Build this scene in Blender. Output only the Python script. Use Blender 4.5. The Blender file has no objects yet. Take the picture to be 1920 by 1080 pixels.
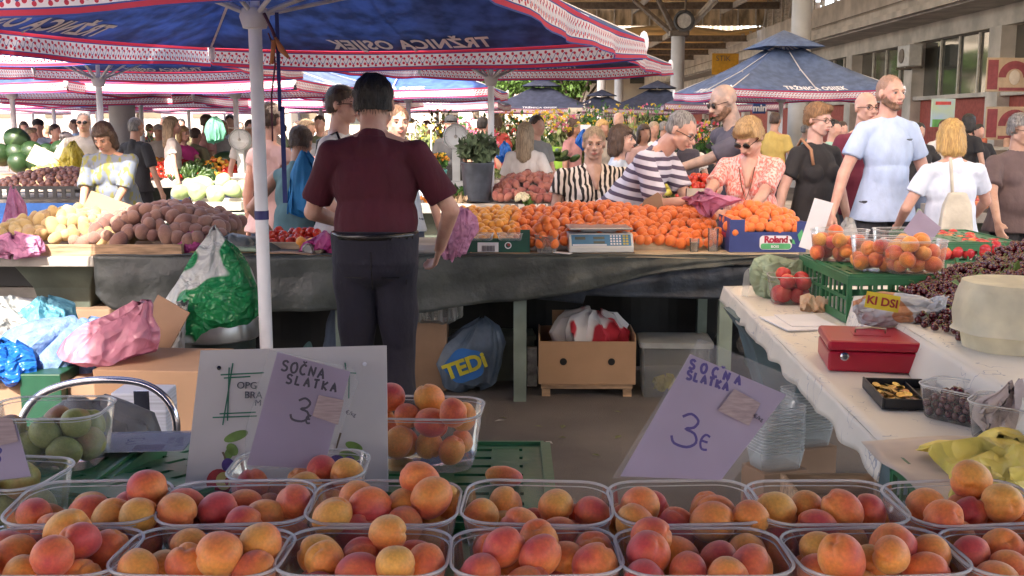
import bpy, bmesh, math, random
import numpy as np
from mathutils import Vector, Matrix, Euler, Quaternion
R = math.radians
random.seed(7)
scn = bpy.context.scene
COL = scn.collection
# ---------------------------------------------------------------- camera
F, PITCH, CZ = 2000.0, 8.8, 1.6
cam_d = bpy.data.cameras.new('camera'); cam = bpy.data.objects.new('camera', cam_d); COL.objects.link(cam)
cam_d.sensor_width = 36.0; cam_d.lens = F/1920*36.0; cam_d.clip_start = 0.05; cam_d.clip_end = 1500
cam.location = (0, 0, CZ); cam.rotation_euler = (R(90-PITCH), 0, 0)
scn.camera = cam
# ---------------------------------------------------------------- light
SUN_TO = Vector((-0.2, -1.0, 0.98)).normalized()
SUN_EL = math.asin(SUN_TO.z); SUN_AZ = math.atan2(SUN_TO.x, SUN_TO.y)
world = bpy.data.worlds.new("World"); scn.world = world; world.use_nodes = True
wn = world.node_tree; bg = wn.nodes['Background']
sky = wn.nodes.new('ShaderNodeTexSky'); sky.sky_type = 'NISHITA'; sky.sun_disc = False
sky.sun_elevation = SUN_EL; sky.sun_rotation = SUN_AZ; sky.dust_density = 2.5; sky.air_density = 0.8; sky.ozone_density = 0.6
wm = wn.nodes.new('ShaderNodeMix'); wm.data_type = 'RGBA'; wm.blend_type = 'MULTIPLY'; wm.inputs[0].default_value = 1.0; wm.inputs[7].default_value = (1.18, 1.0, 0.86, 1)
wn.links.new(sky.outputs[0], wm.inputs[6]); wn.links.new(wm.outputs[2], bg.inputs[0]); bg.inputs[1].default_value = 0.15
sd = bpy.data.lights.new('sun', 'SUN'); sd.energy = 2.0; sd.angle = R(0.5); sd.color = (1.0, 0.95, 0.86)
so = bpy.data.objects.new('sun', sd); COL.objects.link(so); so.rotation_euler = SUN_TO.to_track_quat('Z', 'Y').to_euler()
scn.view_settings.view_transform = 'Standard'; scn.view_settings.look = 'None'; scn.view_settings.gamma = 1
scn.view_settings.exposure = 2.8
scn.cycles.transparent_max_bounces = 24; scn.cycles.max_bounces = 7; scn.cycles.diffuse_bounces = 4
scn.cycles.use_denoising = True
# ---------------------------------------------------------------- pixel -> place
def ang(py): return R(PITCH) + math.atan((py-540)/F)
def PY(px, py, Y):
    a = R(PITCH); u = (px-960)/F; v = (540-py)/F
    d = Vector((u, math.cos(a)+v*math.sin(a), -math.sin(a)+v*math.cos(a)))
    return Vector((0, 0, CZ)) + d*(Y/d.y)
def PZ(px, py, z):
    a = R(PITCH); u = (px-960)/F; v = (540-py)/F
    d = Vector((u, math.cos(a)+v*math.sin(a), -math.sin(a)+v*math.cos(a)))
    return Vector((0, 0, CZ)) + d*((z-CZ)/d.z)
def XY(px, Y, z=1.5):
    a = R(PITCH); return (px-960)/F*(Y*math.cos(a)+(CZ-z)*math.sin(a))
# ---------------------------------------------------------------- materials
_M = {}
def nt(m):
    m.use_nodes = True; t = m.node_tree; return t, t.nodes['Principled BSDF'], t.nodes['Material Output']
def mat(name, c, rough=0.6, var=0.12, scale=8.0, bump=0.0, bscale=40.0, metal=0.0, c2=None, spec=0.5, coord='Object', rnd=0.0, sheen=0, stretch=None, detail=4, sss=0):
    if name in _M: return _M[name]
    m = bpy.data.materials.new(name); t, b, o = nt(m); N, L = t.nodes.new, t.links.new
    tc = N('ShaderNodeTexCoord'); src = tc.outputs[coord]
    if stretch:
        mp = N('ShaderNodeMapping'); mp.inputs['Scale'].default_value = stretch; L(src, mp.inputs[0]); src = mp.outputs[0]
    nz = N('ShaderNodeTexNoise'); nz.inputs['Scale'].default_value = scale; nz.inputs['Detail'].default_value = detail
    L(src, nz.inputs['Vector'])
    if c2 is None: c2 = tuple(max(0, x*(1-2*var)) for x in c[:3]); c1 = tuple(min(1, x*(1+var)) for x in c[:3])
    else: c1 = c[:3]
    cr = N('ShaderNodeValToRGB'); cr.color_ramp.elements[0].position = 0.36; cr.color_ramp.elements[1].position = 0.64
    cr.color_ramp.elements[0].color = (*c2, 1); cr.color_ramp.elements[1].color = (*c1, 1)
    L(nz.outputs[0], cr.inputs[0]); out = cr.outputs[0]
    if rnd > 0:
        oi = N('ShaderNodeObjectInfo'); hs = N('ShaderNodeHueSaturation'); mr = N('ShaderNodeMapRange')
        mr.inputs[3].default_value = 1-rnd; mr.inputs[4].default_value = 1+rnd; L(oi.outputs['Random'], mr.inputs[0])
        L(mr.outputs[0], hs.inputs['Value']); m2 = N('ShaderNodeMapRange'); m2.inputs[3].default_value = 0.5-rnd*0.06; m2.inputs[4].default_value = 0.5+rnd*0.06
        mu = N('ShaderNodeMath'); mu.operation = 'FRACT'; m3 = N('ShaderNodeMath'); m3.operation = 'MULTIPLY'; m3.inputs[1].default_value = 7.31
        L(oi.outputs['Random'], m3.inputs[0]); L(m3.outputs[0], mu.inputs[0]); L(mu.outputs[0], m2.inputs[0]); L(m2.outputs[0], hs.inputs['Hue'])
        L(out, hs.inputs['Color']); out = hs.outputs[0]
    L(out, b.inputs['Base Color'])
    b.inputs['Roughness'].default_value = rough; b.inputs['Metallic'].default_value = metal
    b.inputs['Specular IOR Level'].default_value = spec
    if sheen: b.inputs['Sheen Weight'].default_value = sheen
    if sss:
        b.inputs['Subsurface Weight'].default_value = sss; b.inputs['Subsurface Radius'].default_value = (0.01, 0.004, 0.002); b.inputs['Subsurface Scale'].default_value = 1
    if bump > 0:
        n2 = N('ShaderNodeTexNoise'); n2.inputs['Scale'].default_value = bscale; n2.inputs['Detail'].default_value = 5; L(src, n2.inputs['Vector'])
        bp = N('ShaderNodeBump'); bp.inputs['Strength'].default_value = bump; bp.inputs['Distance'].default_value = 0.02
        L(n2.outputs[0], bp.inputs['Height']); L(bp.outputs[0], b.inputs['Normal'])
    _M[name] = m; return m
def clear_plastic(name, tint=(0.97, 0.98, 0.98), body=0.07, rough=0.12, white=(0.85, 0.87, 0.88), gl=0.55):
    if name in _M: return _M[name]
    m = bpy.data.materials.new(name); m.use_nodes = True; t = m.node_tree; t.nodes.clear(); N, L = t.nodes.new, t.links.new
    o = N('ShaderNodeOutputMaterial'); tr = N('ShaderNodeBsdfTransparent'); tr.inputs[0].default_value = (*tint, 1)
    df = N('ShaderNodeBsdfDiffuse'); df.inputs[0].default_value = (*white, 1)
    tl = N('ShaderNodeBsdfTranslucent'); tl.inputs[0].default_value = (*white, 1)
    m0 = N('ShaderNodeMixShader'); m0.inputs[0].default_value = 0.4; L(df.outputs[0], m0.inputs[1]); L(tl.outputs[0], m0.inputs[2])
    lw = N('ShaderNodeLayerWeight'); lw.inputs[0].default_value = 0.25
    nz = N('ShaderNodeTexNoise'); nz.inputs['Scale'].default_value = 30; tc = N('ShaderNodeTexCoord'); L(tc.outputs['Object'], nz.inputs['Vector'])
    bp = N('ShaderNodeBump'); bp.inputs['Strength'].default_value = 0.25; bp.inputs['Distance'].default_value = 0.004; L(nz.outputs[0], bp.inputs['Height'])
    mr = N('ShaderNodeMapRange'); mr.inputs[3].default_value = body*0.6; mr.inputs[4].default_value = min(1, body+0.35*(body < 0.5)*0.6+0.05); L(lw.outputs['Facing'], mr.inputs[0])
    m1 = N('ShaderNodeMixShader'); L(mr.outputs[0], m1.inputs[0]); L(tr.outputs[0], m1.inputs[1]); L(m0.outputs[0], m1.inputs[2])
    gs = N('ShaderNodeBsdfGlossy'); gs.inputs['Roughness'].default_value = rough; L(bp.outputs[0], gs.inputs['Normal'])
    m2 = N('ShaderNodeMixShader'); mm = N('ShaderNodeMath'); mm.operation = 'MULTIPLY'; mm.inputs[1].default_value = gl; L(lw.outputs['Fresnel'], mm.inputs[0]); L(mm.outputs[0], m2.inputs[0])
    L(m1.outputs[0], m2.inputs[1]); L(gs.outputs[0], m2.inputs[2]); L(m2.outputs[0], o.inputs[0])
    _M[name] = m; return m
def thin_cloth(name, c, trans=0.35, rough=0.7, var=0.1, bump=0.3, bscale=25):
    """fabric / film that lets some light through"""
    if name in _M: return _M[name]
    m = mat(name, c, rough=rough, var=var, bump=bump, bscale=bscale); t = m.node_tree; N, L = t.nodes.new, t.links.new
    b = t.nodes['Principled BSDF']; o = t.nodes['Material Output']; tl = N('ShaderNodeBsdfTranslucent'); src = b.inputs['Base Color'].links[0].from_socket
    L(src, tl.inputs[0]); mx = N('ShaderNodeMixShader'); mx.inputs[0].default_value = trans
    L(b.outputs[0], mx.inputs[1]); L(tl.outputs[0], mx.inputs[2]); L(mx.outputs[0], o.inputs[0]); return m
def film(name, c, trans=.4, rough=.22, sc=9):
    """thin crinkled plastic film: sharp creases from voronoi cells"""
    if name in _M: return _M[name]
    m = thin_cloth(name, c, trans=trans, rough=rough, var=.08, bump=.2, bscale=12); t = m.node_tree; N, L = t.nodes.new, t.links.new; b = t.nodes['Principled BSDF']
    tc = N('ShaderNodeTexCoord'); nz = N('ShaderNodeTexNoise'); nz.inputs['Scale'].default_value = 5; L(tc.outputs['Object'], nz.inputs['Vector']); ad = N('ShaderNodeMix'); ad.data_type = 'VECTOR'; ad.inputs[0].default_value = .22; L(tc.outputs['Object'], ad.inputs[4]); L(nz.outputs['Color'], ad.inputs[5])
    v = N('ShaderNodeTexVoronoi'); v.feature = 'F1'; v.inputs['Scale'].default_value = sc*2; L(ad.outputs[1], v.inputs['Vector']); v2 = N('ShaderNodeTexVoronoi'); v2.inputs['Scale'].default_value = sc*5; L(ad.outputs[1], v2.inputs['Vector'])
    a = N('ShaderNodeMath'); a.operation = 'MULTIPLY_ADD'; a.inputs[1].default_value = .4; L(v2.outputs['Distance'], a.inputs[0]); L(v.outputs['Distance'], a.inputs[2])
    bp = N('ShaderNodeBump'); bp.inputs['Strength'].default_value = .9; bp.inputs['Distance'].default_value = .035; L(a.outputs[0], bp.inputs['Height']); L(bp.outputs[0], b.inputs['Normal']); return m
# ---------------------------------------------------------------- objects
def tag(o, label=None, cat=None, group=None, kind=None):
    if label: o['label'] = label
    if cat: o['category'] = cat
    if group: o['group'] = group
    if kind: o['kind'] = kind
    return o
def empty(name, loc, rz=0.0, label=None, cat=None, group=None, rot=None):
    o = bpy.data.objects.new(name, None); o.empty_display_size = 0.1; COL.objects.link(o)
    o.location = loc; o.rotation_euler = rot if rot else (0, 0, rz); return tag(o, label, cat, group)
def link(name, me, m=None, parent=None, loc=None, rot=None):
    o = bpy.data.objects.new(name, me); COL.objects.link(o)
    if m is not None:
        for x in (m if isinstance(m, (list, tuple)) else [m]): me.materials.append(x)
    if parent: o.parent = parent
    if loc is not None: o.location = loc
    if rot is not None: o.rotation_euler = rot
    return o
def inst(name, me, parent=None, loc=(0, 0, 0), rot=(0, 0, 0), sc=1.0):
    o = bpy.data.objects.new(name, me); COL.objects.link(o); o.parent = parent; o.location = loc; o.rotation_euler = rot
    o.scale = (sc, sc, sc) if not isinstance(sc, (tuple, list)) else sc; return o
class MB:
    def __init__(s): s.v = []; s.f = []; s.uv = None; s.mi = []; s.m = 0
    def add(s, vs, fs):
        n = len(s.v); s.v += [tuple(v) for v in vs]; s.f += [tuple(i+n for i in f) for f in fs]; s.mi += [s.m]*len(fs); return s
    def box(s, c, size, rz=0.0, M=None):
        x, y, z = [a/2 for a in size]
        M = M or (Matrix.Translation(c) @ Matrix.Rotation(rz, 4, 'Z'))
        vs = [M @ Vector((i*x, j*y, k*z)) for i in (-1, 1) for j in (-1, 1) for k in (-1, 1)]
        return s.add(vs, [(0, 1, 3, 2), (4, 6, 7, 5), (0, 4, 5, 1), (2, 3, 7, 6), (0, 2, 6, 4), (1, 5, 7, 3)])
    def b(s, x0, x1, y0, y1, z0, z1): return s.box(((x0+x1)/2, (y0+y1)/2, (z0+z1)/2), (x1-x0, y1-y0, z1-z0))
    def ring(s, pts, closed=True): pass
    def loft(s, rings, cap0=True, cap1=True, closed=True):
        n = len(rings[0]); vs = [p for r in rings for p in r]; fs = []
        for i in range(len(rings)-1):
            for j in range(n if closed else n-1):
                k = (j+1) % n; fs.append((i*n+j, i*n+k, (i+1)*n+k, (i+1)*n+j))
        if cap0: fs.append(tuple(range(n-1, -1, -1)))
        if cap1: fs.append(tuple((len(rings)-1)*n+j for j in range(n)))
        return s.add(vs, fs)
    def tube(s, pts, r, n=8, cap=True):
        pts = [Vector(p) for p in pts]; rs = r if isinstance(r, (list, tuple)) else [r]*len(pts); rings = []
        up = Vector((0, 0, 1)); prev = None
        for i, p in enumerate(pts):
            d = (pts[min(i+1, len(pts)-1)]-pts[max(i-1, 0)]).normalized()
            a = d.cross(up if abs(d.z) < 0.95 else Vector((1, 0, 0))).normalized()
            if prev is not None:
                a = prev - d*prev.dot(d)
                a = a.normalized() if a.length > 1e-6 else d.orthogonal().normalized()
            prev = a; bb = d.cross(a)
            rings.append([p+(a*math.cos(t)+bb*math.sin(t))*rs[i] for t in [2*math.pi*k/n for k in range(n)]])
        return s.loft(rings, cap, cap)
    def lathe(s, prof, c=(0, 0, 0), n=24, sx=1, sy=1, fold=0, nf=6, ph=0, cap=False):
        rings = []
        for r, z in prof:
            rings.append([(c[0]+sx*r*(1+fold*math.sin(nf*t+ph+z*9))*math.cos(t), c[1]+sy*r*(1+fold*math.sin(nf*t+ph+z*9))*math.sin(t), c[2]+z) for t in [2*math.pi*k/n for k in range(n)]])
        return s.loft(rings, cap, cap)
    def ell(s, c, r, n=10, M=None):
        vs = []; fs = []; m = max(5, n*2//3)
        for i in range(1, m):
            a = math.pi*i/m
            for j in range(n):
                t = 2*math.pi*j/n; p = Vector((r[0]*math.sin(a)*math.cos(t), r[1]*math.sin(a)*math.sin(t), r[2]*math.cos(a)))
                vs.append((M @ p if M else p)+Vector(c))
        top = Vector((0, 0, r[2])); bot = -top
        vs.append((M @ top if M else top)+Vector(c)); vs.append((M @ bot if M else bot)+Vector(c))
        T = len(vs)-2; B = T+1
        for i in range(m-2):
            for j in range(n): k = (j+1) % n; fs.append((i*n+j, (i+1)*n+j, (i+1)*n+k, i*n+k))
        for j in range(n): k = (j+1) % n; fs.append((T, j, k)); fs.append((B, (m-2)*n+k, (m-2)*n+j))
        return s.add(vs, fs)
    def sheet(s, fn, nu, nv, th=0.0):
        vs = [fn(i/nu, j/nv) for j in range(nv+1) for i in range(nu+1)]
        fs = [(j*(nu+1)+i, j*(nu+1)+i+1, (j+1)*(nu+1)+i+1, (j+1)*(nu+1)+i) for j in range(nv) for i in range(nu)]
        return s.add(vs, fs)
    def mesh(s, name, smooth=False):
        me = bpy.data.meshes.new(name); me.from_pydata(s.v, [], s.f); me.update()
        if any(s.mi): me.polygons.foreach_set('material_index', s.mi)
        bm = bmesh.new(); bm.from_mesh(me); bmesh.ops.recalc_face_normals(bm, faces=bm.faces); bm.to_mesh(me); bm.free()
        if smooth:
            me.polygons.foreach_set('use_smooth', [True]*len(me.polygons))
            if smooth is not True: me.set_sharp_from_angle(angle=R(smooth))
        return me
    def build(s, name, m, parent=None, smooth=False, bevel=0.0, loc=None, rot=None, solid=0.0):
        me = s.mesh(name, smooth); o = link(name, me, m, parent, loc, rot)
        if solid:
            md = o.modifiers.new('t', 'SOLIDIFY'); md.thickness = solid; md.offset = 0
        if bevel:
            md = o.modifiers.new('b', 'BEVEL'); md.width = bevel; md.segments = 2; md.limit_method = 'ANGLE'; md.angle_limit = R(40)
        return o
def noise3(p, sc, seed=0):
    rs = np.random.RandomState(seed); out = np.zeros(len(p))
    for k in range(6):
        w = rs.normal(size=3)*sc; out += np.sin(p@w+rs.uniform(0, 6.28))*0.4
    return out
def displace(me, amp, sc, seed=0):
    n = len(me.vertices); co = np.empty(n*3); me.vertices.foreach_get('co', co); co = co.reshape(-1, 3)
    no = np.empty(n*3); me.vertices.foreach_get('normal', no); no = no.reshape(-1, 3)
    co += no*(noise3(co, sc, seed)*amp)[:, None]; me.vertices.foreach_set('co', co.ravel()); me.update()
def remesh(mb, name, voxel, smooth=3, disp=None):
    me = bpy.data.meshes.new('tmp'); me.from_pydata(mb.v, [], mb.f)
    o = bpy.data.objects.new('tmp', me); COL.objects.link(o)
    md = o.modifiers.new('r', 'REMESH'); md.mode = 'VOXEL'; md.voxel_size = voxel
    if smooth: ms = o.modifiers.new('s', 'SMOOTH'); ms.iterations = smooth; ms.factor = 0.5
    dg = bpy.context.evaluated_depsgraph_get(); ev = o.evaluated_get(dg)
    out = bpy.data.meshes.new_from_object(ev); out.name = name
    bpy.data.objects.remove(o); bpy.data.meshes.remove(me)
    if disp: displace(out, *disp)
    out.polygons.foreach_set('use_smooth', [True]*len(out.polygons)); return out
def copy_tree(o, parent=None):
    c = o.copy(); COL.objects.link(c); c.parent = parent
    for ch in [x for x in COL.objects if x.parent == o]: copy_tree(ch, c)
    return c
_ft = {}
def text_mesh(s, size=1.0, depth=0.0, bold=0.0, align='CENTER', spacing=1.0):
    k = (s, size, depth, bold, align, spacing)
    if k in _ft: return _ft[k].copy()
    cu = bpy.data.curves.new('t', 'FONT'); cu.body = s; cu.size = size; cu.align_x = align; cu.extrude = depth; cu.offset = bold; cu.space_character = spacing
    cu.resolution_u = 3
    o = bpy.data.objects.new('t', cu); COL.objects.link(o)
    me = bpy.data.meshes.new_from_object(o.evaluated_get(bpy.context.evaluated_depsgraph_get())); bpy.data.objects.remove(o); me.name = 'lettering'
    _ft[k] = me; return me.copy()
def frame(o, x, y):  # matrix with local x,y axes at o
    x = Vector(x).normalized(); z = x.cross(Vector(y)).normalized(); y = z.cross(x)
    return Matrix(((x.x, y.x, z.x, o[0]), (x.y, y.y, z.y, o[1]), (x.z, y.z, z.z, o[2]), (0, 0, 0, 1)))
def lettering(s, M, size, color, parent, depth=0.0005, bold=0.0, name='lettering', spacing=1.0, align='CENTER'):
    me = text_mesh(s, size, depth, bold, align, spacing); o = link(name, me, color, parent); o.matrix_local = M; return o
# hand-lettered strokes on a unit cell (w 0.6, h 1)
GL = {'S': [[(.55, .85), (.35, 1), (.1, .9), (.08, .65), (.3, .52), (.52, .38), (.5, .12), (.25, 0), (0, .1)]],
 'O': [[(.3, 1), (.05, .8), (0, .4), (.2, 0), (.5, .1), (.6, .55), (.45, .95), (.3, 1)]],
 'C': [[(.55, .85), (.3, 1), (.05, .7), (.05, .25), (.3, 0), (.58, .12)]],
 'v': [[(.15, 1.4), (.32, 1.2), (.55, 1.42)]],
 'N': [[(.02, 0), (.05, 1), (.5, .05), (.55, 1)]],
 'A': [[(0, 0), (.3, 1), (.58, 0)], [(.1, .38), (.5, .38)]],
 'L': [[(.08, 1), (.03, .02), (.5, .05)]],
 'T': [[(0, .95), (.6, 1)], [(.3, .97), (.28, 0)]],
 'K': [[(.05, 1), (.05, 0)], [(.55, .95), (.08, .45), (.55, 0)]],
 'F': [[(.05, 0), (.05, 1), (.55, 1)], [(.05, .5), (.45, .5)]],
 'I': [[(.3, 0), (.3, 1)]],
 'J': [[(.5, 1), (.48, .2), (.25, 0), (.05, .15)]],
 '3': [[(.1, .85), (.35, 1), (.6, .85), (.5, .62), (.25, .52), (.55, .45), (.65, .2), (.4, 0), (.0, .02), (-.12, .22)]],
 '2': [[(.05, .8), (.3, 1), (.55, .8), (.45, .5), (.0, .02), (.6, .05)]],
 'E': [[(.5, .95), (.2, 1), (.0, .7), (.0, .3), (.2, 0), (.55, .08)], [(-.05, .52), (.45, .55)]]}
def strokes(mb, s, M, h, w, adv=0.78):
    x = 0.0
    for ch in s:
        if ch == ' ': x += adv*h; continue
        if ch == 'v': x -= adv*h
        for st in GL[ch]:
            pts = [Vector((x+a*h, b*h, 0)) for a, b in st]; q = []
            for i in range(len(pts)-1):   # catmull-rom
                p0, p1, p2, p3 = pts[max(i-1, 0)], pts[i], pts[i+1], pts[min(i+2, len(pts)-1)]
                for t in (0, .33, .66): q.append(0.5*((2*p1)+(p2-p0)*t+(2*p0-5*p1+4*p2-p3)*t*t+(3*p1-p0-3*p2+p3)*t**3) if len(st) > 4 else p1.lerp(p2, t))
            q.append(pts[-1]); L_, R_ = [], []
            for i, p in enumerate(q):
                d = (q[min(i+1, len(q)-1)]-q[max(i-1, 0)]); d = d.normalized() if d.length > 1e-9 else Vector((1, 0, 0)); nn = Vector((-d.y, d.x, 0))*w/2
                L_.append(M @ (p+nn)); R_.append(M @ (p-nn))
            n = len(q); mb.add(L_+R_, [(i, i+1, n+i+1, n+i) for i in range(n-1)])
        x += adv*h
    return mb
print('core ok')
# ================================================================ SETTING
white_paint = mat('white_paint', (0.72, 0.73, 0.75), rough=0.45, var=0.06, scale=5, bump=0.1)
dark_blue = None
# ground: worn asphalt
g = mat('asphalt', (0.17, 0.148, 0.132), rough=0.85, c2=(0.095, 0.083, 0.076), scale=1.1, bump=0.6, bscale=160, detail=9)
MB().add([(-200, -60, 0), (200, -60, 0), (200, 400, 0), (-200, 400, 0)], [(0, 1, 2, 3)]).build('ground', g)
tag(bpy.data.objects['ground'], 'worn grey brown asphalt of the market', kind='structure')

# ---- umbrella fabric -------------------------------------------------------
def band_material(name, red=(0.55, 0.035, 0.07), wht=(0.78, 0.74, 0.75), blue=(0.035, 0.07, 0.28), trans=0.3):
    """u: metres along, v: 0..1 across the valance. red cherries on white between red ribbons"""
    m = bpy.data.materials.new(name); t, b, o = nt(m); N, L = t.nodes.new, t.links.new
    def math_(op, a, bb=None, c=None):
        n = N('ShaderNodeMath'); n.operation = op
        for i, x in enumerate((a, bb, c)):
            if x is None: continue
            if isinstance(x, (int, float)): n.inputs[i].default_value = x
            else: L(x, n.inputs[i])
        return n.outputs[0]
    uv = N('ShaderNodeUVMap'); sp = N('ShaderNodeSeparateXYZ'); L(uv.outputs[0], sp.inputs[0]); U, V = sp.outputs[0], sp.outputs[1]
    P = 0.052; H = 0.13
    def dots(u0, v0, r):
        uu = math_('SUBTRACT', math_('FRACT', math_('ADD', math_('DIVIDE', U, P), u0)), 0.5)
        uu = math_('MULTIPLY', uu, P); vv = math_('MULTIPLY', math_('SUBTRACT', V, v0), H)
        d = math_('SQRT', math_('ADD', math_('MULTIPLY', uu, uu), math_('MULTIPLY', vv, vv))); return math_('LESS_THAN', d, r)
    acc = None
    for u0, v0, r in ((0, .70, .0088), (.42, .60, .008), (.30, .38, .0088), (.72, .30, .008)):
        d = dots(u0, v0, r); acc = d if acc is None else math_('MAXIMUM', acc, d)
    # stems: a thin wavy line
    wv = math_('ADD', 0.5, math_('MULTIPLY', 0.13, math_('SINE', math_('MULTIPLY', U, 2*math.pi/P))))
    st = math_('LESS_THAN', math_('ABSOLUTE', math_('SUBTRACT', V, wv)), 0.022)
    def edge(lo, hi): return math_('MULTIPLY', math_('GREATER_THAN', V, lo), math_('LESS_THAN', V, hi))
    rib = math_('MAXIMUM', edge(0.84, 0.97), edge(0.05, 0.18))
    rb = math_('MAXIMUM', math_('LESS_THAN', V, 0.05), math_('GREATER_THAN', V, 0.97)); lin = math_('MAXIMUM', edge(.80, .84), edge(.18, .22))
    def mixc(f, c1, c2):
        n = N('ShaderNodeMix'); n.data_type = 'RGBA'; L(f, n.inputs[0])
        for i, c in ((6, c1), (7, c2)):
            if isinstance(c, tuple): n.inputs[i].default_value = (*c, 1)
            else: L(c, n.inputs[i])
        return n.outputs[2]
    c = mixc(st, wht, blue); c = mixc(acc, c, red); c = mixc(rib, c, red); c = mixc(rb, c, blue); c = mixc(lin, c, blue)
    L(c, b.inputs['Base Color']); b.inputs['Roughness'].default_value = 0.75
    tl = N('ShaderNodeBsdfTranslucent'); L(c, tl.inputs[0]); mx = N('ShaderNodeMixShader'); mx.inputs[0].default_value = trans
    L(b.outputs[0], mx.inputs[1]); L(tl.outputs[0], mx.inputs[2]); L(mx.outputs[0], o.inputs[0]); return m
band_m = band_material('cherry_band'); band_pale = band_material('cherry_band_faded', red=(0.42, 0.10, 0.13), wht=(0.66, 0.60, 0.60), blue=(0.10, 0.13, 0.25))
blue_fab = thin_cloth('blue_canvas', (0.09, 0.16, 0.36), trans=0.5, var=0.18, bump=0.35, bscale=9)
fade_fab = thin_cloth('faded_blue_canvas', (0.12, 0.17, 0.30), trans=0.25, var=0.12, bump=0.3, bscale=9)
slate_shade_fab = thin_cloth('slate_shade_canvas', (0.085, 0.10, 0.16), trans=0.15, var=0.12, bump=0.3, bscale=9)  # greyed copy of the blue canvas; shade under the roof is in its colour
sunlit_fab = thin_cloth('sunlit_blue_canvas', (0.06, 0.13, 0.42), trans=0.3, var=0.15, bump=0.3, bscale=9)  # stronger copy of the blue canvas with sunlight put into the colour
letter_white = mat('letter_white', (0.75, 0.75, 0.78), var=0.03)
rib_m = mat('umbrella_rib', (0.55, 0.53, 0.52), rough=0.5, var=0.08)

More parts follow.
